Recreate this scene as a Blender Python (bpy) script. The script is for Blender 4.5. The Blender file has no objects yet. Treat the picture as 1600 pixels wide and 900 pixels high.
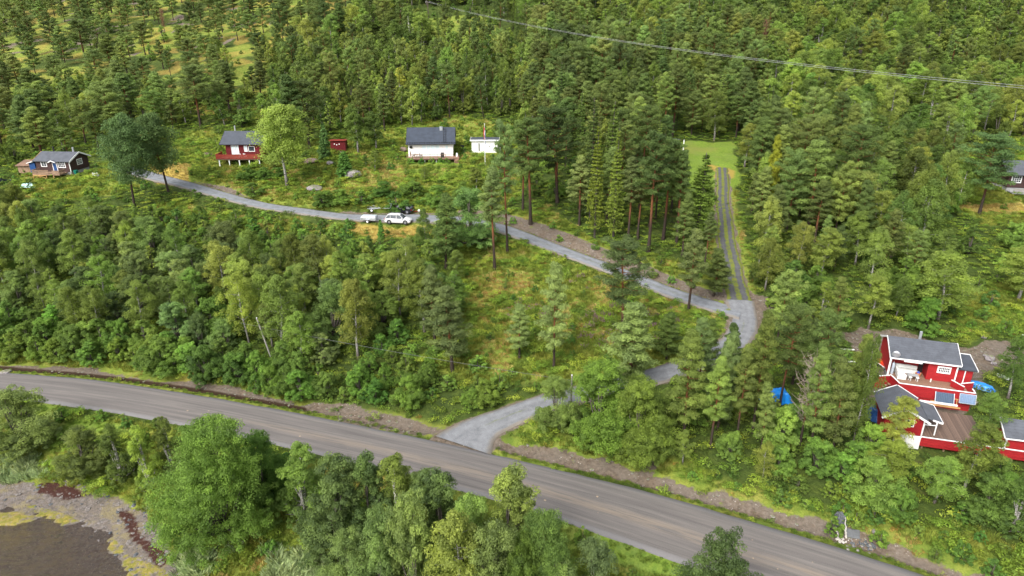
import bpy, bmesh, math, random
import numpy as np
from mathutils import Vector, Matrix, Euler

# ------------------------------------------------------------------ camera, sky, sun, exposure
sc = bpy.context.scene
COL = sc.collection
PITCH = 22.0
CH = 45.0
F = 1600 * 24 / 36.0
cam_d = bpy.data.cameras.new("camera")
cam_d.lens = 24
cam_d.sensor_width = 36
cam_d.clip_start = 0.5
cam_d.clip_end = 4000
cam = bpy.data.objects.new("camera", cam_d)
COL.objects.link(cam)
cam.location = (0, 0, CH)
cam.rotation_euler = (math.radians(90 - PITCH), 0, 0)
sc.camera = cam

SUN_EL, SUN_AZ = 45.0, 215.0       # azimuth clockwise from +Y (where the light comes from)
w = bpy.data.worlds.new("World")
sc.world = w
w.use_nodes = True
nt = w.node_tree
bg = nt.nodes["Background"]
sky = nt.nodes.new("ShaderNodeTexSky")
sky.sky_type = 'NISHITA'
sky.sun_disc = False
sky.sun_elevation = math.radians(SUN_EL)
sky.sun_rotation = math.radians(SUN_AZ)
sky.air_density = 1.0
sky.dust_density = 4.0
sky.ozone_density = 1.0
hs = nt.nodes.new("ShaderNodeHueSaturation")
hs.inputs['Saturation'].default_value = 0.28
nt.links.new(sky.outputs[0], hs.inputs['Color'])
nt.links.new(hs.outputs[0], bg.inputs[0])
bg.inputs[1].default_value = 0.15
sl = bpy.data.lights.new("sun", 'SUN')
sl.energy = 1.2
sl.angle = math.radians(28)
sl.color = (1.0, 0.965, 0.90)
sun = bpy.data.objects.new("sun", sl)
COL.objects.link(sun)
_az, _el = math.radians(SUN_AZ), math.radians(SUN_EL)
_dir = Vector((math.sin(_az) * math.cos(_el), math.cos(_az) * math.cos(_el), math.sin(_el)))
sun.rotation_euler = _dir.to_track_quat('Z', 'Y').to_euler()
sun.location = (0, 0, 80)
sc.view_settings.view_transform = 'Standard'
sc.view_settings.look = 'None'
sc.view_settings.gamma = 1
sc.view_settings.exposure = 1.10
sc.render.engine = 'CYCLES'
cy = sc.cycles
cy.max_bounces = 5
cy.diffuse_bounces = 3
cy.glossy_bounces = 2
cy.transmission_bounces = 3
cy.transparent_max_bounces = 8
cy.use_denoising = True
cy.denoiser = "OPENIMAGEDENOISE"
cy.caustics_reflective = False
cy.caustics_refractive = False

# ------------------------------------------------------------------ picture <-> place
cp, sp_ = math.cos(math.radians(PITCH)), math.sin(math.radians(PITCH))


def ray(px, py):
    u = (px - 800) / F
    v = (py - 450) / F
    return np.array([u, cp - v * sp_, -sp_ - v * cp])


def proj(x, y, z):
    """world -> photograph pixel and depth (arrays)"""
    dz = z - CH
    d = y * cp - dz * sp_
    upc = y * sp_ + dz * cp
    d = np.where(d > 0.5, d, 0.5)
    return 800 + F * x / d, 450 - F * upc / d, d


def at_z(px, py, z):
    d = ray(px, py)
    t = (z - CH) / d[2]
    return np.array([d[0] * t, d[1] * t, z])


# ------------------------------------------------------------------ noise
def _hash(ix, iy, seed):
    h = (ix.astype(np.int64) * 374761393 + iy.astype(np.int64) * 668265263 + seed * 1442695041) & 0x7fffffff
    h = (h ^ (h >> 13)) * 1274126177 & 0x7fffffff
    return ((h ^ (h >> 16)) & 0xffff) / 65535.0


def vnoise(x, y, seed=0):
    x = np.asarray(x, float)
    y = np.asarray(y, float)
    ix, iy = np.floor(x), np.floor(y)
    fx, fy = x - ix, y - iy
    fx = fx * fx * (3 - 2 * fx)
    fy = fy * fy * (3 - 2 * fy)
    a = _hash(ix, iy, seed)
    b = _hash(ix + 1, iy, seed)
    c = _hash(ix, iy + 1, seed)
    d = _hash(ix + 1, iy + 1, seed)
    return (a * (1 - fx) + b * fx) * (1 - fy) + (c * (1 - fx) + d * fx) * fy


def fbm(x, y, seed=0, o=3):
    s = 0
    a = 0.5
    for k in range(o):
        s = s + a * vnoise(x * 2 ** k, y * 2 ** k, seed + k)
        a *= 0.5
    return s / (1 - 0.5 ** o)


def sstep(a, b, x):
    t = np.clip((x - a) / (b - a), 0, 1)
    return t * t * (3 - 2 * t)


# ------------------------------------------------------------------ terrain
ROAD_Z = 3.0
MAIN_PX = [(-260, 584), (-120, 589), (0, 599), (100, 609), (200, 623), (300, 640), (400, 659), (500, 680), (600, 701), (740, 735),
           (850, 763), (1000, 807), (1200, 872), (1320, 908), (1450, 955), (1600, 1012), (1800, 1100)]


def smooth_line(p, step=1.0, k=9):
    p = np.asarray(p, float)
    seg = np.linalg.norm(np.diff(p[:, :2], axis=0), axis=1)
    s = np.concatenate([[0], np.cumsum(seg)])
    n = max(3, int(s[-1] / step))
    t = np.linspace(0, s[-1], n)
    q = np.stack([np.interp(t, s, p[:, i]) for i in range(p.shape[1])], 1)
    kk = min(k, n // 2 * 2 - 1)
    if kk >= 3:
        h = kk // 2
        pad = np.concatenate([2 * q[0] - q[h:0:-1], q, 2 * q[-1] - q[-2:-2 - h:-1]])
        ker = np.hanning(kk + 2)[1:-1]
        ker /= ker.sum()
        q = np.stack([np.convolve(pad[:, i], ker, 'valid') for i in range(q.shape[1])], 1)
    return q


main_line = smooth_line([at_z(a, b, ROAD_Z) for a, b in MAIN_PX], 1.0, 15)
main_w = np.interp(main_line[:, 0], [-62, -54, -15, 3, 13, 20], [2.5, 2.75, 2.95, 3.2, 3.75, 3.85])
_mx = np.concatenate([[-400], main_line[:, 0], [200]])
_my = np.concatenate([[main_line[0, 1] - 10], main_line[:, 1], [main_line[-1, 1] - 60]])

_FK = np.array([(-60, 0.4), (-40, 0.7), (-20, 1.0), (-10, 1.6), (-5.2, 2.7), (-4.2, 2.95), (3.9, 2.95), (5.4, 2.7), (9, 3.9), (20, 6.0), (35, 8.6),
                (53, 12.0), (73, 16.3), (92, 19.0), (110, 22.5), (140, 28.5), (170, 36), (200, 44), (260, 60), (400, 104), (1200, 300)], float)

SEA_PX = [(-500, 745), (-250, 765), (-100, 785), (0, 797), (60, 800), (130, 815), (170, 845), (193, 870), (200, 900), (205, 960)]
_sea = [at_z(a, b, 0.0)[:2] for a, b in SEA_PX] + [np.array([-31., 25.]), np.array([-40., -60.]), np.array([-400., -60.]), np.array([-400., 60.])]
_sea = np.array(_sea)


def poly_in(poly, x, y):
    poly = np.asarray(poly, float)
    c = np.zeros(np.shape(x), bool)
    n = len(poly)
    for i in range(n):
        x1, y1 = poly[i]
        x2, y2 = poly[(i + 1) % n]
        if y1 == y2:
            continue
        m = ((y1 > y) != (y2 > y)) & (x < (x2 - x1) * (y - y1) / (y2 - y1) + x1)
        c ^= m
    return c


def poly_dist(poly, x, y, closed=True):
    poly = np.asarray(poly, float)
    best = np.full(np.shape(x), 1e9)
    n = len(poly)
    for i in range(n if closed else n - 1):
        a = poly[i]
        b = poly[(i + 1) % n]
        d = b - a
        L = d @ d + 1e-9
        t = np.clip(((x - a[0]) * d[0] + (y - a[1]) * d[1]) / L, 0, 1)
        best = np.minimum(best, np.hypot(x - a[0] - t * d[0], y - a[1] - t * d[1]))
    return best


def base_z(x, y):
    x = np.asarray(x, float)
    y = np.asarray(y, float)
    ry = np.interp(x, _mx, _my)
    s0 = y - ry
    w_ = 1 - 0.75 * sstep(5, 60, s0)
    # slope of the road line: turn the y offset into a distance across the road
    k = np.interp(x, [-60, 0, 40], [0.98, 0.93, 0.86])
    s = y - (60 + (ry - 60) * w_)
    s = np.where(s0 < 12, s0 * k, s0 * k * (1 - sstep(12, 40, s0)) + s * sstep(12, 40, s0))
    z = (np.interp(s - 2.5, _FK[:, 0], _FK[:, 1]) + 2 * np.interp(s, _FK[:, 0], _FK[:, 1]) + np.interp(s + 2.5, _FK[:, 0], _FK[:, 1])) / 4
    zn = np.interp(s, _FK[:, 0], _FK[:, 1])
    z = np.where(np.abs(s) < 8, zn, z)
    z = z - 0.10 * np.clip(-x - 72, 0, 200) * sstep(60, 110, y)
    z = z - 0.05 * np.clip(x - 70, 0, 100) * sstep(60, 110, y)
    z = z + (fbm(x / 9, y / 9, 5) - 0.5) * 0.9 * sstep(10, 30, np.abs(s))
    z = z + (fbm(x / 35, y / 35, 9) - 0.5) * 5.0 * sstep(105, 150, s)
    z = z + (fbm(x / 2.2, y / 2.2, 15) - 0.5) * 0.3 * sstep(6, 14, np.abs(s))
    near = (x < 20) & (y < 90)
    if np.any(near):
        ins = poly_in(_sea, x, y)
        dd = poly_dist(_sea, x, y)
        sd = np.where(ins, -dd, dd)
        zs = np.where(sd < 0, sd * 0.13, sd * 0.11)
        z = np.where(sd < 8, np.minimum(z, zs) * (1 - sstep(4, 8, sd)) + z * sstep(4, 8, sd), z)
    return z


LINES = []   # (pts Nx3, half width array, shoulder)


def ground_z(x, y):
    x = np.atleast_1d(np.asarray(x, float))
    y = np.atleast_1d(np.asarray(y, float))
    z = base_z(x, y)
    for L in LINES:
        lo = L['p'][:, :2].min(0) - 8
        hi = L['p'][:, :2].max(0) + 8
        m = (x > lo[0]) & (x < hi[0]) & (y > lo[1]) & (y < hi[1])
        if not m.any():
            continue
        d, zz, hw, sg = line_near(L, x[m], y[m])
        edge = hw + 0.35
        t = sstep(0, L['sh'], d - edge)
        if L.get('cap'):
            a_, b_ = L['p'][0], L['p'][4]
            al = ((x[m] - a_[0]) * (b_[0] - a_[0]) + (y[m] - a_[1]) * (b_[1] - a_[1])) / math.hypot(b_[0] - a_[0], b_[1] - a_[1])
            t = np.where((al < 0.6) & (np.hypot(x[m] - a_[0], y[m] - a_[1]) < 8), 1.0, t)
        znew = (zz - 0.10) * (1 - t) + z[m] * t
        if L.get('ditch'):
            g = (sg > 0) * np.exp(-((d - hw - 1.35) / 0.45) ** 2)
            znew = znew - 0.35 * g
        if L.get('cut'):
            # steeper face on the uphill side
            up = (sg > 0) & (d > edge)
            znew = np.where(up, np.minimum(z[m], (zz - 0.1) + np.clip(d - edge, 0, 9) * 0.75), znew)
        z[m] = znew
    return z


def line_near(L, x, y):
    p = L['p'][::L.get('dec', 2)]
    hwv = L['w'][::L.get('dec', 2)]
    best = np.full(x.shape, 1e9)
    zz = np.zeros(x.shape)
    hw = np.zeros(x.shape)
    sg = np.ones(x.shape)
    for i in range(len(p) - 1):
        a = p[i]
        b = p[i + 1]
        d = b - a
        l2 = d[0] ** 2 + d[1] ** 2 + 1e-9
        t = np.clip(((x - a[0]) * d[0] + (y - a[1]) * d[1]) / l2, 0, 1)
        dx = x - a[0] - t * d[0]
        dy = y - a[1] - t * d[1]
        dd = dx * dx + dy * dy
        m = dd < best
        best = np.where(m, dd, best)
        zz = np.where(m, a[2] + t * d[2], zz)
        hw = np.where(m, hwv[i] + t * (hwv[i + 1] - hwv[i]), hw)
        sg = np.where(m, np.sign(d[0] * dy - d[1] * dx), sg)
    return np.sqrt(best), zz, hw, sg


def hit(px, py, fn=None):
    """the spot on the ground seen at a pixel of the photograph"""
    fn = fn or ground_z
    d = ray(px, py)
    ts = np.arange(30, 460, 1.0)
    x, y, z = d[0] * ts, d[1] * ts, CH + d[2] * ts
    g = fn(x, y)
    below = np.nonzero(z < g)[0]
    if len(below) == 0:
        t = 300.0
    else:
        i = max(below[0], 1)
        lo, hi = ts[i - 1], ts[i]
        a, b = z[i - 1] - g[i - 1], z[i] - g[i]
        t = lo + (hi - lo) * a / (a - b + 1e-12)
        tt = np.linspace(t - 0.3, t + 0.3, 13)
        gg = fn(d[0] * tt, d[1] * tt)
        e = CH + d[2] * tt - gg
        j = np.argmin(np.abs(e))
        t = tt[j]
    x, y = d[0] * t, d[1] * t
    return np.array([x, y, float(fn(np.array([x]), np.array([y]))[0])])


def road_line(pxs, widths, k=9):
    p = np.array([hit(a, b, base_z) for a, b in pxs])
    w_ = np.interp(np.linspace(0, 1, len(p)), np.linspace(0, 1, len(widths)), widths)
    q = smooth_line(np.column_stack([p, w_]), 0.8, k)
    return q[:, :3], q[:, 3] / 2


LINES.append(dict(p=main_line, w=main_w, sh=1.2, dec=4, ditch=True))
UP_PX = [(1158, 487), (1135, 482), (1100, 474), (1060, 460), (1000, 438), (950, 418), (900, 400), (840, 377), (790, 358), (745, 347),
         (700, 343), (640, 340), (590, 341), (540, 339), (480, 331), (420, 323), (380, 314), (340, 303), (300, 291), (260, 281), (225, 272), (195, 262)]
up_p, up_w = road_line(UP_PX, [4.6, 3.2, 3.0, 3.0, 3.0, 3.4, 4.6, 4.6, 3.2, 3.0, 3.0, 3.2, 3.6, 4.0])
DR_PX = [(722, 697), (742, 678), (780, 656), (830, 637), (890, 619), (960, 603), (1040, 583), (1110, 560), (1150, 535), (1164, 508), (1160, 487), (1156, 470)]
dr_p, dr_w = road_line(DR_PX, [7.0, 4.4, 3.6, 3.4, 3.2, 3.2, 3.2, 3.2, 3.2, 3.4, 3.6], 7)
dr_p[:, 2] = np.where(np.arange(len(dr_p)) < 8, np.linspace(ROAD_Z, dr_p[8, 2], 9)[np.minimum(np.arange(len(dr_p)), 8)], dr_p[:, 2])
TR_PX = [(1160, 489), (1154, 460), (1148, 435), (1142, 405), (1135, 375), (1133, 345), (1129, 315), (1130, 285), (1128, 262)]
tr_p, tr_w = road_line(TR_PX, [3.6, 3.2, 2.9, 2.6, 2.3, 2.2])
LINES.append(dict(p=dr_p, w=dr_w, sh=2.0))
LINES.append(dict(p=up_p, w=up_w, sh=1.6, cap=True))
LINES.append(dict(p=tr_p, w=tr_w, sh=2.0, cap=True))
# match heights where the lines meet
for P in (up_p, tr_p):
    n = 16
    _, _zz, _, _ = line_near(dict(p=dr_p, w=dr_w, dec=1), P[:n, 0], P[:n, 1])
    for i in range(n):
        t = max(0.0, (i - 5) / (n - 5))
        P[i, 2] = _zz[i] * (1 - t) + P[i, 2] * t

# level pads under the houses: centre pixel -> flat spot
PADS = []
_ground0 = ground_z


def ground_z(x, y):
    x = np.atleast_1d(np.asarray(x, float))
    y = np.atleast_1d(np.asarray(y, float))
    z = _ground0(x, y)
    for (cx, cy, hx, hy, rz, pz, soft) in PADS:
        c, s = math.cos(rz), math.sin(rz)
        lx = (x - cx) * c + (y - cy) * s
        ly = -(x - cx) * s + (y - cy) * c
        d = np.maximum(np.maximum(np.abs(lx) - hx, np.abs(ly) - hy), 0)
        t = sstep(0, soft, d)
        z = np.where(d < soft, pz * (1 - t) + z * t, z)
    return z


# ------------------------------------------------------------------ object helpers
def tag(o, label=None, cat=None, group=None, kind=None):
    if label:
        o['label'] = label
    if cat:
        o['category'] = cat
    if group:
        o['group'] = group
    if kind:
        o['kind'] = kind
    return o


def empty(name, loc, rz=0.0, label=None, cat=None, group=None):
    o = bpy.data.objects.new(name, None)
    COL.objects.link(o)
    o.empty_display_size = 0.3
    o.location = loc
    o.rotation_euler = (0, 0, rz)
    return tag(o, label, cat, group)


def mesh_np(name, verts, quads=None, tris=None, mats=(), tint=None, uv=None, smooth=False):
    me = bpy.data.meshes.new(name)
    verts = np.asarray(verts, np.float32)
    nq = 0 if quads is None else len(quads)
    n3 = 0 if tris is None else len(tris)
    me.vertices.add(len(verts))
    me.vertices.foreach_set('co', verts.ravel())
    loops = []
    if nq:
        loops.append(np.asarray(quads, np.int32).ravel())
    if n3:
        loops.append(np.asarray(tris, np.int32).ravel())
    loops = np.concatenate(loops)
    me.loops.add(len(loops))
    me.loops.foreach_set('vertex_index', loops)
    me.polygons.add(nq + n3)
    starts = np.concatenate([np.arange(nq) * 4, nq * 4 + np.arange(n3) * 3]).astype(np.int32)
    me.polygons.foreach_set('loop_start', starts)
    me.polygons.foreach_set('loop_total', np.concatenate([np.full(nq, 4), np.full(n3, 3)]).astype(np.int32))
    if smooth:
        me.polygons.foreach_set('use_smooth', np.ones(nq + n3, bool))
    if tint is not None:
        a = me.attributes.new('tint', 'FLOAT', 'POINT')
        a.data.foreach_set('value', np.asarray(tint, np.float32))
    me.update(calc_edges=True)
    if uv is not None:
        l = me.uv_layers.new(name='UVMap')
        l.data.foreach_set('uv', np.asarray(uv, np.float32)[loops].ravel())
    for m in mats:
        me.materials.append(m)
    return me


def link(name, me, parent=None, loc=None):
    o = bpy.data.objects.new(name, me)
    COL.objects.link(o)
    if parent is not None:
        o.parent = parent
    if loc is not None:
        o.location = loc
    return o


class MB:
    """collects solid shapes and links them as one mesh object"""

    def __init__(s):
        s.v = []
        s.f = []

    def add(s, vs, fs):
        b = len(s.v)
        s.v += [tuple(v) for v in vs]
        s.f += [tuple(b + i for i in f) for f in fs]
        return s

    def box(s, x0, y0, z0, x1, y1, z1, rz=0, about=None):
        vs = [(x, y, z) for z in (z0, z1) for x, y in ((x0, y0), (x1, y0), (x1, y1), (x0, y1))]
        if rz:
            cx, cy = about or ((x0 + x1) / 2, (y0 + y1) / 2)
            c, n = math.cos(rz), math.sin(rz)
            vs = [(cx + (x - cx) * c - (y - cy) * n, cy + (x - cx) * n + (y - cy) * c, z) for x, y, z in vs]
        return s.add(vs, [(3, 2, 1, 0), (4, 5, 6, 7), (0, 1, 5, 4), (1, 2, 6, 5), (2, 3, 7, 6), (3, 0, 4, 7)])

    def slab(s, pts, th, n=None):
        """polygon given thickness th along -normal"""
        P = [Vector(p) for p in pts]
        if n is None:
            n = (P[1] - P[0]).cross(P[2] - P[0]).normalized()
        else:
            n = Vector(n)
        Q = [p - n * th for p in P]
        k = len(P)
        fs = [tuple(range(k)), tuple(range(2 * k - 1, k - 1, -1))]
        for i in range(k):
            j = (i + 1) % k
            fs.append((i, k + i, k + j, j))
        return s.add(P + Q, fs)

    def bar(s, a, b, w=0.06, h=None):
        a, b = Vector(a), Vector(b)
        h = h or w
        d = (b - a).normalized()
        side = d.cross(Vector((0, 0, 1)))
        if side.length < 1e-3:
            side = Vector((1, 0, 0))
        side.normalize()
        up = side.cross(d).normalized()
        vs = []
        for p in (a, b):
            for i, j in ((-1, -1), (1, -1), (1, 1), (-1, 1)):
                vs.append(p + side * (i * w / 2) + up * (j * h / 2))
        return s.add(vs, [(3, 2, 1, 0), (4, 5, 6, 7), (0, 1, 5, 4), (1, 2, 6, 5), (2, 3, 7, 6), (3, 0, 4, 7)])

    def tube(s, path, rad, n=8, cap=True):
        P = [Vector(p) for p in path]
        if not hasattr(rad, '__len__'):
            rad = [rad] * len(P)
        vs = []
        fs = []
        for i, p in enumerate(P):
            d = (P[min(i + 1, len(P) - 1)] - P[max(i - 1, 0)]).normalized()
            a = d.cross(Vector((0.13, 0.97, 0.21)))
            if a.length < 0.1:
                a = d.cross(Vector((1, 0, 0)))
            a.normalize()
            b = d.cross(a)
            for k in range(n):
                t = 2 * math.pi * k / n
                vs.append(p + a * (math.cos(t) * rad[i]) + b * (math.sin(t) * rad[i]))
        for i in range(len(P) - 1):
            for k in range(n):
                fs.append((i * n + k, i * n + (k + 1) % n, (i + 1) * n + (k + 1) % n, (i + 1) * n + k))
        if cap:
            fs.append(tuple(range(n - 1, -1, -1)))
            fs.append(tuple((len(P) - 1) * n + k for k in range(n)))
        return s.add(vs, fs)

    def build(s, name, mat, parent=None, loc=None, rot=None, smooth=False, bevel=0):
        me = bpy.data.meshes.new(name)
        me.from_pydata(s.v, [], s.f)
        me.materials.append(mat)
        if smooth:
            me.polygons.foreach_set('use_smooth', [True] * len(me.polygons))
        me.update()
        o = link(name, me, parent, loc)
        if rot:
            o.rotation_euler = rot
        if bevel:
            m = o.modifiers.new('bevel', 'BEVEL')
            m.width = bevel
            m.segments = 2
            m.limit_method = 'ANGLE'
        return o


# ------------------------------------------------------------------ materials
def new_mat(name):
    m = bpy.data.materials.new(name)
    m.use_nodes = True
    n = m.node_tree
    for x in list(n.nodes):
        n.nodes.remove(x)
    out = n.nodes.new('ShaderNodeOutputMaterial')
    return m, n, out


class G:
    """tiny node-graph helper"""

    def __init__(s, nt):
        s.nt = nt

    def n(s, t, **kw):
        x = s.nt.nodes.new('ShaderNode' + t)
        for k, v in kw.items():
            setattr(x, k, v)
        return x

    def set(s, sock, v):
        if isinstance(v, bpy.types.NodeSocket):
            s.nt.links.new(v, sock)
        elif v is not None:
            if sock.type == 'RGBA' and len(v) == 3:
                v = (*v, 1)
            sock.default_value = v

    def noise(s, vec, scale, detail=3, rough=0.55, dist=0.0):
        x = s.n('TexNoise')
        s.set(x.inputs['Vector'], vec)
        x.inputs['Scale'].default_value = scale
        x.inputs['Detail'].default_value = detail
        x.inputs['Roughness'].default_value = rough
        x.inputs['Distortion'].default_value = dist
        return x.outputs['Fac']

    def vor(s, vec, scale, feat='F1', out='Distance'):
        x = s.n('TexVoronoi', feature=feat)
        s.set(x.inputs['Vector'], vec)
        x.inputs['Scale'].default_value = scale
        return x.outputs[out]

    def math(s, op, a, b=None, c=None, clamp=False):
        x = s.n('Math', operation=op, use_clamp=clamp)
        s.set(x.inputs[0], a)
        if b is not None:
            s.set(x.inputs[1], b)
        if c is not None:
            s.set(x.inputs[2], c)
        return x.outputs[0]

    def rng(s, v, a, b, c=0.0, d=1.0, smooth=True):
        x = s.n('MapRange')
        if smooth:
            x.interpolation_type = 'SMOOTHSTEP'
        s.set(x.inputs[0], v)
        for i, q in enumerate((a, b, c, d)):
            s.set(x.inputs[i + 1], q)
        return x.outputs[0]

    def mix(s, f, a, b, mode='MIX'):
        x = s.n('Mix', data_type='RGBA', blend_type=mode)
        s.set(x.inputs[0], f)
        s.set(x.inputs[6], a)
        s.set(x.inputs[7], b)
        return x.outputs[2]

    def ramp(s, f, stops):
        x = s.n('ValToRGB')
        s.set(x.inputs[0], f)
        cr = x.color_ramp
        while len(cr.elements) < len(stops):
            cr.elements.new(0.5)
        for e, (p, c) in zip(cr.elements, stops):
            e.position = p
            e.color = (*c, 1)
        return x.outputs[0]

    def bump(s, h, strength=0.5, dist=0.05):
        x = s.n('Bump')
        x.inputs['Strength'].default_value = strength
        x.inputs['Distance'].default_value = dist
        s.set(x.inputs['Height'], h)
        return x.outputs[0]

    def pbr(s, out, col, rough=0.7, metal=0.0, normal=None, spec=0.4, alpha=None):
        x = s.n('BsdfPrincipled')
        s.set(x.inputs['Base Color'], col)
        s.set(x.inputs['Roughness'], rough)
        x.inputs['Metallic'].default_value = metal
        x.inputs['Specular IOR Level'].default_value = spec
        if normal is not None:
            s.set(x.inputs['Normal'], normal)
        s.nt.links.new(x.outputs[0], out.inputs[0])
        return x


def plain(name, col, rough=0.6, metal=0.0, var=0.12, scale=6.0, spec=0.4, bump=0.0):
    """one colour with worn, slightly uneven tone"""
    m, n, out = new_mat(name)
    g = G(n)
    p = g.n('TexCoord').outputs['Object']
    f = g.noise(p, scale, 5, 0.65)
    f2 = g.noise(p, scale * 0.17, 3, 0.5)
    f = g.math('ADD', g.math('MULTIPLY', f, 0.6), g.math('MULTIPLY', f2, 0.4))
    k = g.rng(f, 0.3, 0.7, 1 - var, 1 + var)
    c = g.n('Mix', data_type='RGBA', blend_type='MULTIPLY')
    c.inputs[0].default_value = 1
    c.inputs[6].default_value = (*col, 1)
    comb = g.n('CombineColor')
    for i in range(3):
        n.links.new(k, comb.inputs[i])
    n.links.new(comb.outputs[0], c.inputs[7])
    nm = g.bump(f, bump, 0.02) if bump else None
    g.pbr(out, c.outputs[2], rough, metal, nm, spec)
    return m


def boards(name, col, axis='X', width=0.14, var=0.2, rough=0.65, gap=0.35):
    """boards laid side by side along an axis (object space)"""
    m, n, out = new_mat(name)
    g = G(n)
    p = g.n('TexCoord').outputs['Object']
    sep = g.n('SeparateXYZ')
    n.links.new(p, sep.inputs[0])
    a = sep.outputs['XYZ'.index(axis)]
    q = g.math('DIVIDE', a, width)
    cell = g.math('FLOOR', q)
    fr = g.math('FRACT', q)
    wn = g.n('TexWhiteNoise', noise_dimensions='1D')
    n.links.new(cell, wn.inputs['W'])
    k = g.math('ADD', g.math('MULTIPLY', wn.outputs['Value'], var), 1 - var / 2)
    grain = g.noise(p, 9, 5, 0.7)
    k = g.math('MULTIPLY', k, g.rng(grain, 0.3, 0.7, 0.85, 1.12))
    edge = g.rng(g.math('ABSOLUTE', g.math('SUBTRACT', fr, 0.5)), 0.40, 0.49, 1.0, gap)
    k = g.math('MULTIPLY', k, edge)
    comb = g.n('CombineColor')
    for i in range(3):
        n.links.new(k, comb.inputs[i])
    c = g.mix(1.0, col, comb.outputs[0], 'MULTIPLY')
    g.pbr(out, c, rough, 0, g.bump(edge, 0.6, 0.02), 0.3)
    return m


def foliage(name, col, col2, trans=0.35, hue=0.02, rough=0.65, shift=0.35):
    """leaf colour: per-tree object colour and random shift, per-clump tint"""
    m, n, out = new_mat(name)
    g = G(n)
    oi = g.n('ObjectInfo')
    at = g.n('Attribute', attribute_name='tint')
    geo = g.n('NewGeometry')
    big = g.noise(geo.outputs['Position'], 0.05, 2, 0.5)
    r = g.math('ADD', g.math('MULTIPLY', oi.outputs['Random'], 0.7), g.math('MULTIPLY', big, 0.6))
    r = g.math('SUBTRACT', r, 0.15, clamp=True)
    c = g.mix(r, col, col2)
    c = g.mix(1.0, c, oi.outputs['Color'], 'MULTIPLY')
    c = g.mix(1.0, c, (1.18, 1.20, 1.12), 'MULTIPLY')
    trans = min(0.5, trans + 0.10)
    k = at.outputs['Fac']
    comb = g.n('CombineColor')
    kr = g.math('ADD', g.math('MULTIPLY', k, 1.1), -0.1)
    n.links.new(kr, comb.inputs[0])
    n.links.new(k, comb.inputs[1])
    n.links.new(g.math('ADD', g.math('MULTIPLY', k, 0.7), 0.3), comb.inputs[2])
    c = g.mix(1.0, c, comb.outputs[0], 'MULTIPLY')
    h = g.n('HueSaturation')
    n.links.new(c, h.inputs['Color'])
    wn = g.n('TexWhiteNoise', noise_dimensions='1D')
    n.links.new(oi.outputs['Random'], wn.inputs['W'])
    g.set(h.inputs['Hue'], g.math('ADD', g.math('MULTIPLY', wn.outputs['Value'], hue * 2), 0.5 - hue))
    g.set(h.inputs['Value'], g.rng(oi.outputs['Random'], 0, 1, 1 - shift * .5, 1 + shift * .5, False))
    d = g.n('BsdfPrincipled')
    n.links.new(h.outputs[0], d.inputs['Base Color'])
    d.inputs['Roughness'].default_value = rough
    d.inputs['Specular IOR Level'].default_value = 0.25
    t = g.n('BsdfTranslucent')
    n.links.new(h.outputs[0], t.inputs['Color'])
    mx = g.n('MixShader')
    mx.inputs[0].default_value = trans
    n.links.new(d.outputs[0], mx.inputs[1])
    n.links.new(t.outputs[0], mx.inputs[2])
    n.links.new(mx.outputs[0], out.inputs[0])
    return m


def bark(name, lo, hi, split=0.45, spots=None):
    """trunk colour, different low and high up the stem (the real bark does this)"""
    m, n, out = new_mat(name)
    g = G(n)
    p = g.n('TexCoord').outputs['Object']
    at = g.n('Attribute', attribute_name='tint')
    f = g.noise(p, 5, 4, 0.6)
    k = g.rng(g.math('ADD', at.outputs['Fac'], g.math('MULTIPLY', f, 0.2)), split, split + 0.25)
    c = g.mix(k, lo, hi)
    if spots:
        st = g.n('Mapping')
        st.inputs['Scale'].default_value = (1, 1, 3.5)
        n.links.new(p, st.inputs[0])
        c = g.mix(g.rng(g.noise(st.outputs[0], 3.0, 3), 0.55, 0.62), c, spots)
    c = g.mix(g.rng(f, 0.3, 0.7, 0.0, 0.5), c, (0.02, 0.018, 0.015))
    g.pbr(out, c, 0.85, 0, g.bump(f, 0.6, 0.04), 0.2)
    return m


MAT = {}
MAT['pine'] = foliage('pine_needles', (0.104, 0.150, 0.042), (0.158, 0.205, 0.052), 0.25, 0.016, shift=0.6)
MAT['spruce'] = foliage('spruce_needles', (0.084, 0.128, 0.030), (0.128, 0.175, 0.038), 0.2, 0.014, shift=0.5)
MAT['birch'] = foliage('birch_leaves', (0.130, 0.192, 0.044), (0.215, 0.270, 0.058), 0.40, 0.022, shift=0.6)
MAT['alder'] = foliage('alder_leaves', (0.108, 0.190, 0.038), (0.172, 0.270, 0.050), 0.40, 0.014, shift=0.25)
MAT['willow'] = foliage('willow_leaves', (0.120, 0.175, 0.056), (0.175, 0.235, 0.068), 0.36, 0.015, shift=0.45)
MAT['shrub'] = foliage('shrub_leaves', (0.110, 0.200, 0.038), (0.180, 0.270, 0.048), 0.38, 0.02)
MAT['juniper'] = foliage('juniper_needles', (0.070, 0.130, 0.036), (0.090, 0.150, 0.040), 0.2, 0.01)
MAT['bark_pine'] = bark('pine_bark', (0.050, 0.036, 0.028), (0.22, 0.085, 0.035), 0.28)
MAT['bark_birch'] = bark('birch_bark', (0.12, 0.10, 0.085), (0.48, 0.46, 0.42), 0.1, (0.05, 0.045, 0.04))
MAT['bark_grey'] = bark('grey_bark', (0.07, 0.06, 0.05), (0.15, 0.13, 0.11), 0.3)
# ------------------------------------------------------------------ plant models (numpy)
RNG = np.random.default_rng(11)


LEAF_K, PER_K = 0.68, 1.8


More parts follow.
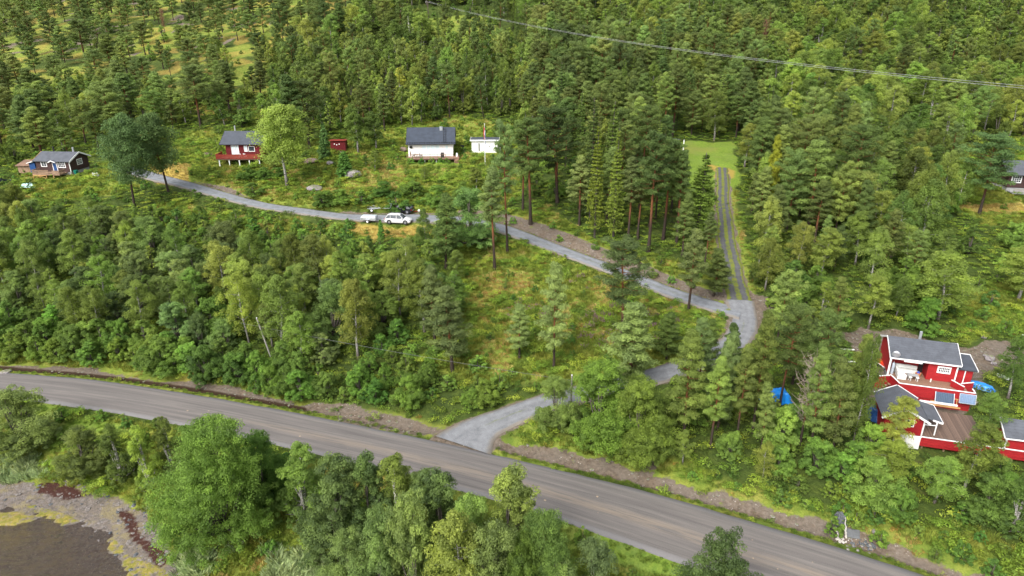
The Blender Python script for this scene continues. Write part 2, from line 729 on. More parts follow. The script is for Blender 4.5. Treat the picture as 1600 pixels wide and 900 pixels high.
def leaf_quads(P, size, asp=1.0, up=0.35, out=None, droop=0.0, rng=RNG):
    """P Nx3 centres -> quads with scattered normals. out = Nx3 preferred direction"""
    n = len(P)
    nrm = rng.normal(size=(n, 3))
    nrm /= np.linalg.norm(nrm, axis=1)[:, None]
    if out is not None:
        nrm = nrm * 0.75 + out
    nrm[:, 2] += up
    nrm /= np.linalg.norm(nrm, axis=1)[:, None] + 1e-9
    r = rng.normal(size=(n, 3))
    r[:, 2] -= droop
    t = r - (r * nrm).sum(1)[:, None] * nrm
    t /= np.linalg.norm(t, axis=1)[:, None] + 1e-9
    b = np.cross(nrm, t)
    s = size * rng.uniform(0.65, 1.25, n)[:, None]
    a1 = t * s * asp
    b1 = b * s
    # leaf-like kite: pointed along t
    V = np.stack([P - a1, P + b1 * 0.55 - a1 * 0.1, P + a1, P - b1 * 0.55 - a1 * 0.1], 1)
    return V.reshape(-1, 3)


def quads_to_mesh(name, V, tint, mat):
    n = len(V) // 4
    q = np.arange(n * 4).reshape(n, 4)
    return mesh_np(name, V, q, None, [mat], tint=np.repeat(tint, 4))


def tubes_mesh(name, tubes, mat, nside=6, H=None):
    """tubes: list of (path Nx3, radii N)"""
    V, Q, T = [], [], []
    b = 0
    for path, rad in tubes:
        path = np.asarray(path, float)
        m = len(path)
        d = np.gradient(path, axis=0)
        d /= np.linalg.norm(d, axis=1)[:, None] + 1e-9
        ref = np.where(np.abs(d[:, 2:3]) > 0.8, [[1., 0, 0]], [[0., 0, 1.]])
        a = np.cross(d, ref)
        a /= np.linalg.norm(a, axis=1)[:, None] + 1e-9
        c = np.cross(d, a)
        th = np.arange(nside) * 2 * math.pi / nside
        ring = path[:, None, :] + (a[:, None, :] * np.cos(th)[None, :, None] + c[:, None, :] * np.sin(th)[None, :, None]) * np.asarray(rad)[:, None, None]
        V.append(ring.reshape(-1, 3))
        for i in range(m - 1):
            for k in range(nside):
                k2 = (k + 1) % nside
                Q.append((b + i * nside + k, b + i * nside + k2, b + (i + 1) * nside + k2, b + (i + 1) * nside + k))
        b += m * nside
    V = np.concatenate(V)
    H = H or V[:, 2].max()
    return mesh_np(name, V, Q, None, [mat], tint=V[:, 2] / H, smooth=True)


def trunk_path(H, r0, lean=0.0, wob=0.15, n=9, top=1.0, rng=RNG):
    t = np.linspace(0, top, n)
    ph = rng.uniform(0, 6.28)
    x = lean * H * t + wob * np.sin(t * 5 + ph) * t
    y = wob * np.cos(t * 4 + ph) * t
    z = H * t
    z[0] = -0.35
    r = r0 * (1 - 0.88 * t) + 0.01
    r[0] *= 1.35
    return np.stack([x, y, z], 1), r


def interp_path(path, z):
    return np.array([np.interp(z, path[:, 2], path[:, 0]), np.interp(z, path[:, 2], path[:, 1]), z])


def clumps_leaves(C, R, per, size, tintc, asp=1.0, droop=0.0, flat=1.0, up=0.35, rng=RNG):
    """leaves in a shell round every clump centre"""
    C = np.asarray(C)
    m = len(C)
    per = int(per * PER_K)
    size = size * LEAF_K
    d = rng.normal(size=(m, per, 3))
    d /= np.linalg.norm(d, axis=2)[:, :, None]
    d[:, :, 2] = np.where(d[:, :, 2] < -0.3, -d[:, :, 2], d[:, :, 2])
    rad = np.asarray(R)[:, None, None] * rng.uniform(0.35, 1.08, (m, per, 1)) ** 0.6
    off = d * rad
    off[:, :, 2] *= flat
    P = C[:, None, :] + off
    V = leaf_quads(P.reshape(-1, 3), size, asp, up, d.reshape(-1, 3), droop, rng)
    tint = np.repeat(tintc, per) * rng.uniform(0.86, 1.16, m * per)
    return V, tint


def make_dome(kind, H, W, nl, nc, per, leaf, low=0.08, seed=1, mat='alder', stems=3, barkm='bark_grey', taper=0.8, ck=1.0):
    """broad-leaved tree or bush: several limbs carrying lobes, every lobe a heap of leaf clumps"""
    rng = np.random.default_rng(seed)
    lobes = []
    tubes = []
    for i in range(nl):
        a = 6.283 * i / nl + rng.uniform(-0.5, 0.5)
        lvl = rng.uniform(0, 1)
        if i < nl * 0.45:
            zc = rng.uniform(0.14, 0.40)
            rr = rng.uniform(0.55, 0.75)
        elif i < nl * 0.8:
            zc = rng.uniform(0.5, 0.7)
            rr = rng.uniform(0.3, 0.55) * taper
        else:
            zc = rng.uniform(0.76, 0.88)
            rr = rng.uniform(0.0, 0.22) * taper
        c = np.array([math.cos(a) * rr * W / 2, math.sin(a) * rr * W / 2, max(zc, low + 0.12) * H])
        R = rng.uniform(0.20, 0.30) * W * (1.0 if zc < 0.5 else 0.85)
        lobes.append((c, R, rng.uniform(0.86, 1.16)))
    nskirt = 9 if low < 0.2 else 0
    for i in range(nskirt):
        a = 6.283 * i / nskirt + rng.uniform(-0.3, 0.3)
        rr = rng.uniform(0.5, 0.8) * W / 2
        lobes.append((np.array([math.cos(a) * rr, math.sin(a) * rr, rng.uniform(0.10, 0.2) * H]), rng.uniform(0.14, 0.2) * W, rng.uniform(0.8, 1.1)))
    C, RR, T = [], [], []
    for c, R, t in lobes:
        k = max(4, int(nc / nl))
        d = rng.normal(size=(k, 3))
        d /= np.linalg.norm(d, axis=1)[:, None]
        d[:, 2] = np.where(d[:, 2] < -0.55, -d[:, 2], d[:, 2])
        q = c + d * R * rng.uniform(0.55, 1.05, (k, 1)) * np.array([1, 1, min(1.5, 0.8 * H / W + 0.3)])
        q = q[q[:, 2] > low * H]
        C.append(q)
        RR.append(np.full(len(q), R) * rng.uniform(0.28, 0.46, len(q)) * ck)
        T.append(t * rng.uniform(0.74, 1.28, len(q)))
    C, RR, T = np.concatenate(C), np.concatenate(RR), np.concatenate(T)
    C[:, 2] = np.minimum(C[:, 2], H - RR * 0.8)
    V, tint = clumps_leaves(C, RR, per, leaf, T, 1.2, 0.2, 0.85, rng=rng)
    crown = quads_to_mesh(kind + '_crown', V, tint, MAT[mat])
    tp, tr = trunk_path(H * 0.75, 0.018 * H + 0.02, 0, 0.1 * H / 6, rng=rng)
    tubes.append((tp, tr))
    for c, R, t in lobes:
        st = interp_path(tp, (rng.uniform(0.08, 0.3) if low < 0.3 else rng.uniform(low * 0.95, low * 1.6)) * H * 0.8)
        pth = np.array([st, (st * 0.45 + c * 0.55) + np.array([0, 0, -0.04 * H]), c])
        tubes.append((pth, np.array([0.011, 0.008, 0.003]) * H + 0.006))
    trunk = tubes_mesh(kind + '_trunk', tubes, MAT[barkm], 5, H)
    return dict(crown=crown, trunk=trunk, H=H, W=W)


def make_birch(H, W, seed, nc=130, per=62, leaf=0.11, low=0.22, mat='birch', ntr=1, barkm='bark_birch'):
    """slender tree with a narrow uneven crown of drooping sprays"""
    rng = np.random.default_rng(seed)
    tp, tr = trunk_path(H * 0.97, 0.012 * H + 0.02, rng.uniform(-0.04, 0.04), 0.25, rng=rng)
    tubes = [(tp, tr)]
    C, RR, T = [], [], []
    nb = max(8, int(nc / 4))
    for i in range(nb):
        t = low + (1 - low) * ((i + rng.uniform(0, 1)) / nb) ** 0.85
        tt = (t - low) / (1 - low)
        prof = (math.sin(math.pi * min(1, (tt * 0.78 + 0.16))) ** 0.75) * (1 - 0.25 * tt)
        L = W / 2 * prof * rng.uniform(0.62, 1.15)
        a = i * 2.4 + rng.uniform(-0.5, 0.5)
        o = interp_path(tp, t * H * 0.96)
        dirv = np.array([math.cos(a), math.sin(a), 0])
        end = o + dirv * L + np.array([0, 0, L * rng.uniform(0.15, 0.6)])
        if L > 0.5:
            tubes.append((np.array([o, (o + end) / 2 + [0, 0, 0.12 * L], end]), np.array([0.02, 0.012, 0.005]) * H / 8))
        tn = rng.uniform(0.84, 1.18)
        for k in range(4):
            f = (0.35 + 0.75 * (k + rng.uniform(0, 1)) / 4)
            q = o + (end - o) * f + rng.normal(size=3) * 0.14 * L
            q[2] -= 0.12 * L * f * f
            C.append(q)
            RR.append(W * rng.uniform(0.09, 0.15) * (1.1 - 0.3 * tt))
            T.append(tn * rng.uniform(0.88, 1.15))
    V, tint = clumps_leaves(C, RR, per, leaf, np.array(T), 1.15, 0.8, 1.35, 0.25, rng)
    crown = quads_to_mesh('birch_crown', V, tint, MAT[mat])
    trunk = tubes_mesh('birch_trunk', tubes, MAT[barkm], 5, H)
    return dict(crown=crown, trunk=trunk, H=H, W=W)


def make_pine(H, W, seed, low=0.35, nb=36, per=56, leaf=0.135, shape='cone', mat='pine', nclump=6, barkm='bark_pine'):
    rng = np.random.default_rng(seed)
    tp, tr = trunk_path(H, 0.011 * H + 0.035, rng.uniform(-0.02, 0.02), 0.14, rng=rng)
    tubes = [(tp, tr)]
    C, RR, T, DIR = [], [], [], []
    for i in range(nb):
        t = low + (0.985 - low) * (i + rng.uniform(0, 0.9)) / nb
        tt = (t - low) / (1 - low)
        if shape == 'cone':
            prof = (1 - tt) ** 0.75 * min(1, 0.55 + tt * 2.2)
            rise = 0.25 + 0.5 * tt
        else:
            prof = math.sqrt(max(0.0, 1 - (tt * 1.02 - 0.28) ** 2 / 0.56)) if tt > 0.28 else 0.6 + 0.4 * tt / 0.28
            rise = 0.1 + 0.7 * tt
        L = max(0.25, W / 2 * prof * rng.uniform(0.6, 1.15))
        a = i * 2.39996 + rng.uniform(-0.4, 0.4)
        o = interp_path(tp, t * H)
        dirv = np.array([math.cos(a), math.sin(a), 0])
        end = o + dirv * L + np.array([0, 0, L * rise * rng.uniform(0.5, 1.1)])
        mid = o + (end - o) * 0.5 - np.array([0, 0, 0.08 * L])
        tubes.append((np.array([o, mid, end]), np.array([0.006, 0.004, 0.0015]) * H * 0.5 + 0.004))
        tn = rng.uniform(0.82, 1.2)
        for k in range(nclump):
            f = 0.32 + 0.75 * (k + rng.uniform(0, 0.9)) / nclump
            q = o + (end - o) * f
            side = np.array([-dirv[1], dirv[0], 0])
            q = q + side * rng.uniform(-1, 1) * 0.28 * L * (1.15 - 0.5 * f) + np.array([0, 0, rng.uniform(-0.05, 0.14) * L])
            C.append(q)
            RR.append(rng.uniform(0.30, 0.52) * (W / 4.2))
            T.append(tn * rng.uniform(0.86, 1.16))
    for k in range(3):
        C.append(interp_path(tp, H * (0.975 - 0.03 * k)))
        RR.append(0.2)
        T.append(1.1)
    V, tint = clumps_leaves(C, RR, per, leaf, np.array(T), 1.35, -0.5, 0.85, 0.1, rng)
    # needle sprays: narrow the quads
    n = len(V) // 4
    Q = V.reshape(n, 4, 3)
    c = (Q[:, 0] + Q[:, 2]) / 2
    for j in (1, 3):
        Q[:, j] = c + (Q[:, j] - c) * 0.62
    crown = quads_to_mesh('pine_crown', Q.reshape(-1, 3), tint, MAT[mat])
    if low > 0.3:
        for k in range(7):   # dead stubs under the crown
            z = H * rng.uniform(low * 0.45, low)
            a = rng.uniform(0, 6.28)
            o = interp_path(tp, z)
            e = o + np.array([math.cos(a), math.sin(a), rng.uniform(-0.3, 0.2)]) * rng.uniform(0.4, 1.3)
            tubes.append((np.array([o, e]), np.array([0.03, 0.008])))
    trunk = tubes_mesh('pine_trunk', tubes, MAT[barkm], 6, H)
    return dict(crown=crown, trunk=trunk, H=H, W=W)


def make_spruce(H, W, seed, low=0.06, nlev=26, nb=9, per=42, leaf=0.105, mat='spruce', dead=0.0):
    rng = np.random.default_rng(seed)
    tp, tr = trunk_path(H, 0.011 * H + 0.03, 0, 0.05, rng=rng)
    tubes = [(tp, tr)]
    P, T, O = [], [], []
    for l in range(nlev):
        t = low + (0.98 - low) * ((l + 0.5) / nlev) ** 0.9
        tt = (t - low) / (1 - low)
        for b in range(nb if tt < 0.8 else 6):
            L = W / 2 * ((1 - tt) ** 0.85 * min(1, 0.75 + tt * 2)) * rng.uniform(0.72, 1.12) + 0.12
            a = 6.283 * b / nb + l * 0.7 + rng.uniform(-0.2, 0.2)
            o = interp_path(tp, t * H + rng.uniform(-0.1, 0.1))
            dv = np.array([math.cos(a), math.sin(a), 0])
            side = np.array([-dv[1], dv[0], 0])
            if dead and rng.uniform() < dead * (1 - tt):
                tubes.append((np.array([o, o + dv * L + [0, 0, -0.25 * L]]), np.array([0.02, 0.006])))
                continue
            n = per
            f = rng.uniform(0.12, 1.0, n) ** 0.8
            wd = (0.10 + 0.22 * np.sin(np.pi * np.clip(f * 0.9 + 0.1, 0, 1))) * L
            s = rng.uniform(-1, 1, n) * wd
            zz = -0.30 * L * f + 0.18 * L * f * f * (1 if tt < .6 else 2) - np.abs(rng.normal(0, 0.05, n)) * (1 + L * .4)
            q = o + dv * (f * L)[:, None] + side * s[:, None] + np.array([0, 0, 1]) * zz[:, None]
            P.append(q)
            T.append(rng.uniform(0.8, 1.15) * (0.85 + 0.35 * f) * rng.uniform(0.9, 1.1, n))
            O.append(np.tile(dv * 0.35, (n, 1)))
            if L > 0.8 and b % 3 == 0:
                tubes.append((np.array([o, o + dv * L * 0.7 + [0, 0, -0.2 * L]]), np.array([0.018, 0.005])))
    P, T, O = np.concatenate(P), np.concatenate(T), np.concatenate(O)
    V = leaf_quads(P, leaf, 1.3, 0.8, O, 0.5, rng)
    crown = quads_to_mesh('spruce_crown', V, T, MAT[mat])
    trunk = tubes_mesh('spruce_trunk', tubes, MAT['bark_grey'], 5, H)
    return dict(crown=crown, trunk=trunk, H=H, W=W)


# ---- libraries of models: near (fine leaves) and far (coarse)
LIB = {}
LIB['pine_tree'] = [make_pine(12, 4.4, 21, 0.34), make_pine(12, 4.8, 22, 0.22, 40), make_pine(13, 5.2, 23, 0.42, 34, shape='round'),
                    make_pine(9, 4.2, 24, 0.12, 38), make_pine(12, 5.6, 25, 0.38, 38, shape='round'), make_pine(11, 4.0, 26, 0.28, 36),
                    make_pine(10, 4.6, 29, 0.18, 30, shape='round'), make_pine(12, 4.6, 30, 0.30, 30), make_pine(11, 5.0, 34, 0.26, 44, shape='round')]
LIB['slim_pine'] = [make_pine(15, 4.4, 27, 0.50, 34, shape='round'), make_pine(15, 4.2, 28, 0.48, 36)]
LIB['spruce_tree'] = [make_spruce(15, 4.4, 31, 0.10, 28, dead=0.25), make_spruce(12, 4.4, 32, 0.04, 24), make_spruce(14, 4.8, 33, 0.05, 26)]
LIB['birch_tree'] = [make_birch(9, 3.8, 41), make_birch(9, 3.4, 42), make_birch(8, 4.0, 43, low=0.15), make_birch(10, 3.6, 44, low=0.26), make_birch(8.5, 4.4, 45, 110, low=0.14),
                     make_birch(9.5, 4.2, 46, 120, low=0.18), make_birch(7.5, 4.2, 47, 100, low=0.10), make_dome('birch', 8.0, 4.4, 16, 170, 60, 0.10, 0.05, 48, 'birch', taper=0.7, barkm='bark_birch')]
LIB['alder_bush'] = [make_dome('alder', 4.2, 4.0, 12, 120, 70, 0.105, 0.04, 51), make_dome('alder', 4.0, 4.6, 13, 130, 70, 0.105, 0.03, 52),
                     make_dome('alder', 5.0, 4.2, 12, 130, 70, 0.105, 0.04, 53), make_dome('alder', 3.6, 4.0, 11, 110, 70, 0.105, 0.03, 54)]
LIB['willow_tree'] = [make_dome('willow', 6.5, 5.0, 17, 210, 75, 0.09, 0.03, 61, 'willow', taper=0.85), make_dome('willow', 7.0, 4.4, 17, 210, 75, 0.09, 0.03, 62, 'willow', taper=0.8),
                      make_dome('willow', 6.0, 5.4, 18, 210, 75, 0.09, 0.03, 63, 'willow', taper=0.9)]
LIB['rowan_tree'] = [make_dome('rowan', 8.0, 8.4, 24, 760, 62, 0.085, 0.02, 71, 'alder', taper=1.05, ck=0.72), make_dome('rowan', 7.0, 6.4, 18, 460, 62, 0.095, 0.02, 72, 'alder', taper=1.05, ck=0.75)]
LIB['tall_tree'] = [make_birch(12, 6.5, 77, 210, 75, 0.14, 0.30, mat='willow', barkm='bark_pine'), make_birch(12, 6.5, 76, 170, 70, 0.16, 0.30)]
LIB['leafy_shrub'] = [make_dome('shrub', 2.0, 2.2, 7, 36, 50, 0.11, 0.02, 81, 'shrub'), make_dome('shrub', 1.6, 2.4, 7, 34, 50, 0.10, 0.02, 82, 'shrub'), make_dome('shrub', 2.4, 2.0, 7, 36, 50, 0.11, 0.02, 83, 'shrub')]
LIB['juniper_bush'] = [make_spruce(3.0, 1.6, 91, 0.0, 14, 8, 22, 0.12, mat='juniper')]
LEAF_K, PER_K = 0.72, 1.6
FAR = {}
FAR['pine_tree'] = [make_pine(10, 5.4, 121, 0.34, 20, 30, 0.25, 'round', nclump=5), make_pine(9, 5.2, 122, 0.30, 20, 30, 0.24, 'round', nclump=5), make_pine(11, 4.4, 123, 0.22, 24, 28, 0.23, 'cone', nclump=5),
                    make_pine(10, 5.2, 124, 0.22, 22, 30, 0.23, 'round', nclump=5), make_pine(8, 5.4, 125, 0.40, 16, 34, 0.25, 'round', nclump=5)]
FAR['spruce_tree'] = [make_spruce(12, 4.0, 131, 0.04, 18, 8, 26, 0.17), make_spruce(13, 3.4, 132, 0.04, 20, 8, 24, 0.16)]
FAR['birch_tree'] = [make_birch(8, 4.2, 141, 76, 34, 0.19, 0.12), make_birch(8, 3.6, 142, 76, 34, 0.19, 0.15), make_dome('birch', 7.5, 4.4, 12, 110, 34, 0.17, 0.08, 143, 'birch', taper=0.8),
                     make_birch(9, 3.8, 144, 84, 34, 0.18, 0.10), make_dome('birch', 8.5, 4.0, 13, 110, 34, 0.17, 0.06, 145, 'birch', taper=0.6)]
# ------------------------------------------------------------------ ground sheet
def near_hit(px, py):
    return hit(px, py)


def wob(px, py, x, y, amp=9, sc=4.0):
    """ragged edges for the zones: shift the sampling spot by noise"""
    return px + (fbm(x / sc, y / sc, 31) - 0.5) * 2 * amp, py + (fbm(x / sc, y / sc, 37) - 0.5) * amp


# outlines of the zones as seen in the photograph, turned into ground polygons
def gp(pxs, fn=None):
    return np.array([hit(a, b, fn)[:2] for a, b in pxs])


# ---- house spots first: the ground is levelled under them
def spot(px, py):
    return hit(px, py)


S_white = spot(676, 258)
S_shed = spot(757, 240)
S_red = spot(372, 246)
S_dark = spot(93, 274)
S_outh = spot(529, 236)
S_main = spot(1449, 580)
S_low = spot(1420, 668)
S_third = spot(1605, 712)
S_far = spot(1600, 300)
PADS.append((S_white[0], S_white[1] + 3.0, 5.5, 5.0, 0, S_white[2] + 0.2, 3))
PADS.append((S_shed[0], S_shed[1] + 1.5, 3.2, 2.5, 0, S_shed[2], 2))
PADS.append((S_red[0] + 1, S_red[1] + 3.0, 5.2, 4.5, 0, S_red[2] + 0.2, 3))
PADS.append((S_dark[0], S_dark[1] + 3.0, 5.5, 4.5, 0.1, S_dark[2] + 0.2, 3))
PADS.append((S_main[0], S_main[1] + 3.5, 6.0, 5.5, -0.27, S_main[2] + 0.1, 4))
PADS.append((41.5, 58.2, 6.5, 4.2, -0.28, 5.75, 3.0))
PADS.append((S_far[0], S_far[1] + 3.5, 5.0, 5.0, -0.2, S_far[2] + 0.2, 3))

Z = {}
Z['meadow'] = [
    [(195, 262), (215, 232), (330, 200), (350, 215), (480, 222), (540, 205), (640, 190), (720, 180), (800, 195), (815, 260), (800, 320), (745, 342), (640, 332),
     (540, 332), (400, 316), (270, 283)],
    [(742, 358), (850, 388), (1000, 444), (1120, 486), (1145, 510), (1100, 550), (1040, 575), (880, 606), (720, 598), (650, 560), (700, 470), (705, 400)],
    [(-100, 520), (100, 545), (300, 578), (560, 640), (720, 665), (870, 600), (890, 612), (720, 690), (600, 674), (400, 638), (0, 583), (-100, 580)],
    [(755, 708), (830, 648), (905, 690), (1050, 715), (1200, 765), (1600, 850), (1700, 900), (1700, 1000), (1450, 900), (1000, 762)],
    [(-100, 615), (0, 622), (260, 663), (800, 790), (1120, 892), (1180, 960), (250, 960), (120, 770), (-100, 740)],
    [(752, 338), (860, 322), (920, 372), (1010, 396), (1135, 445), (1130, 484), (1060, 455), (900, 394)],
    [(1488, 225), (1620, 210), (1640, 350), (1540, 355), (1500, 320)],
    [(1110, 290), (1145, 290), (1180, 400), (1185, 500), (1150, 500), (1110, 400)],
    [(240, 310), (400, 335), (540, 350), (700, 350), (690, 372), (560, 372), (480, 362), (330, 352), (250, 335)],
    [(640, 30), (760, 25), (800, 60), (740, 85), (650, 60)],
    [(1480, 455), (1600, 440), (1640, 520), (1500, 535)],
    [(30, 270), (200, 262), (215, 300), (60, 320), (10, 300)],
]
Z['lawn'] = [[(1045, 222), (1148, 222), (1152, 290), (1040, 290)], [(-60, 622), (60, 638), (240, 668), (180, 695), (60, 690), (-60, 660)],
             [(830, 800), (900, 815), (1060, 868), (1180, 905), (1080, 935), (940, 880), (860, 850)]]
Z['dirt'] = [[(1325, 522), (1400, 514), (1480, 540), (1600, 535), (1680, 550), (1680, 575), (1560, 575), (1530, 600), (1500, 660), (1380, 660), (1340, 580)],
             [(482, 624), (560, 636), (620, 655), (680, 668), (655, 684), (560, 664), (500, 645)],
             [(1178, 478), (1240, 492), (1340, 524), (1340, 540), (1240, 510), (1180, 506)],
             [(1005, 690), (1030, 690), (1030, 735), (1010, 740)]]
Z['straw'] = [[(548, 346), (600, 352), (690, 356), (680, 368), (590, 376), (540, 364)],  [(1480, 318), (1600, 310), (1600, 330), (1530, 335)], [(240, 262), (300, 256), (290, 292), (250, 290)],
              [(1112, 258), (1140, 258), (1140, 280), (1114, 280)]]
Z['weed'] = [[(58, 752), (110, 758), (136, 775), (100, 782), (60, 768)], [(185, 796), (205, 800), (228, 842), (270, 872), (245, 888), (228, 858), (196, 824)]]
Z['kelp'] = [[(-50, 800), (20, 798), (60, 812), (20, 825), (-50, 830)], [(38, 786), (85, 798), (128, 815), (100, 822), (60, 806)], [(160, 840), (194, 850), (196, 866), (168, 862)],
             [(192, 862), (240, 880), (262, 894), (250, 960), (200, 960)]]


def zone_masks(x, y):
    """soft 0..1 mask of every zone at ground spots"""
    out = {}
    wx = x + (fbm(x / 3.5, y / 3.5, 31) - 0.5) * 3.2
    wy = y + (fbm(x / 3.5, y / 3.5, 37) - 0.5) * 3.2
    for k, polys in Z.items():
        soft = 1.6 if k == 'meadow' else (0.35 if k in ('weed', 'kelp') else 0.8)
        m = np.zeros(x.shape)
        ax, ay = (x + (wx - x) * 0.3, y + (wy - y) * 0.3) if k in ('weed', 'kelp') else (wx, wy)
        for P in ZP[k]:
            lo, hi = P.min(0) - 4, P.max(0) + 4
            s = (x > lo[0]) & (x < hi[0]) & (y > lo[1]) & (y < hi[1])
            if not s.any():
                continue
            ins = poly_in(P, ax[s], ay[s])
            d = poly_dist(P, ax[s], ay[s])
            v = sstep(-soft, soft, np.where(ins, d, -d))
            m[s] = np.maximum(m[s], v)
        out[k] = m
    # banks beside the roads
    n1 = fbm(x / 2.0, y / 2.0, 55)
    n2 = fbm(x / 9.0, y / 9.0, 57)
    px, py, _ = proj(x, y, CH * 0 + ground_cache['z'] if ground_cache.get('n') == len(x) else ground_z(x, y))
    d, zz, hw, sg = line_near(dict(p=up_p, w=up_w, dec=2), x, y)
    e = d - hw
    strong = sstep(700, 750, px)
    width = 0.7 + 2.4 * strong + (n2 - 0.5) * 2.2
    bank = (sg < 0) * sstep(0.15, 0.5, e) * (1 - sstep(width - 0.4, width + 0.3, e)) * np.where((px > 690) | (n2 > 0.42), 1, 0.3)
    out['dirt'] = np.maximum(out['dirt'], bank)
    out['dirt'] = np.maximum(out['dirt'], 0.75 * (sg > 0) * (1 - sstep(0.0, 0.7, e + (n1 - 0.5))))
    d, zz, hw, sg = line_near(dict(p=main_line, w=main_w, dec=4), x, y)
    e = d - hw
    w2 = np.where(px > 740, 2.9 + (n2 - 0.5) * 3.2, 2.9 + (n2 - 0.5) * 2.4)
    bank = (sg > 0) * sstep(0.9, 1.5, e + (n1 - 0.5) * 0.5) * (1 - sstep(w2 - 0.5, w2 + 0.4, e + (n1 - 0.5) * 1.6))
    out['dirt'] = np.maximum(out['dirt'], bank * np.where(px > 740, 1.0, 0.80))
    out['ditch'] = (sg > 0) * np.exp(-((e - 1.35) / 0.5) ** 2) * np.where(px < 480, 1.1, 0.5)
    out['bankzone'] = (sg > 0) & (e > 0.85) & (e < 3.2) & ((px < 700) | (px > 740))
    out['edge'] = (1 - sstep(0.1, 0.55, e + (n1 - 0.5) * 0.5))
    out['verge'] = (e < 1.1) & (e > 0.2)
    for P, W in ((dr_p, dr_w), (tr_p, tr_w)):
        d, zz, hw, sg = line_near(dict(p=P, w=W, dec=2), x, y)
        out['dirt'] = np.maximum(out['dirt'], 0.7 * (1 - sstep(0.0, 0.9, d - hw + (n1 - 0.5))))
        out['near_road'] = np.minimum(out.get('near_road', 99), d - hw)
    d, zz, hw, sg = line_near(dict(p=up_p, w=up_w, dec=2), x, y)
    out['near_road'] = np.minimum(out['near_road'], d - hw)
    out['near_road'] = np.minimum(out['near_road'], e)
    # shore
    ins = poly_in(_sea, x, y)
    dd = poly_dist(_sea, x, y)
    sd = np.where(ins, -dd, dd)
    out['beach'] = 1 - sstep(2.8, 4.2, sd + (n1 - 0.5) * 2.4)
    out['sd'] = sd
    out['px'], out['py'] = px, py
    return out


ground_cache = {}
ZP = {k: [gp(P) for P in v] for k, v in Z.items()}

xs = np.concatenate([np.arange(-420, -125, 7.0), np.arange(-125, -105, 1.5), np.arange(-105, 85, 0.5), np.arange(85, 125, 1.5), np.arange(125, 421, 7.0)])
ys = np.concatenate([np.arange(-70, 36, 3.0), np.arange(36, 150, 0.5), np.arange(150, 320, 1.25), np.arange(320, 700, 8.0)])
GX, GY = np.meshgrid(xs, ys)
gx, gy = GX.ravel(), GY.ravel()
gz = ground_z(gx, gy)
ground_cache['z'] = gz
ground_cache['n'] = len(gz)
zm = zone_masks(gx, gy)
gz = gz + zm['dirt'] * (fbm(gx / 0.9, gy / 0.9, 91) - 0.5) * 0.25 * (zm['near_road'] > 0.6) + (zm['beach'] > 0.5) * (fbm(gx / 1.2, gy / 1.2, 93) - 0.5) * 0.30
gz = np.where((zm['kelp'] > 0.45) & (gz < 0.03), 0.03 + 0.08 * fbm(gx / 0.6, gy / 0.6, 95), gz)
nx, ny = len(xs), len(ys)
ii = np.arange(nx * ny).reshape(ny, nx)
gq = np.stack([ii[:-1, :-1], ii[:-1, 1:], ii[1:, 1:], ii[1:, :-1]], -1).reshape(-1, 4)


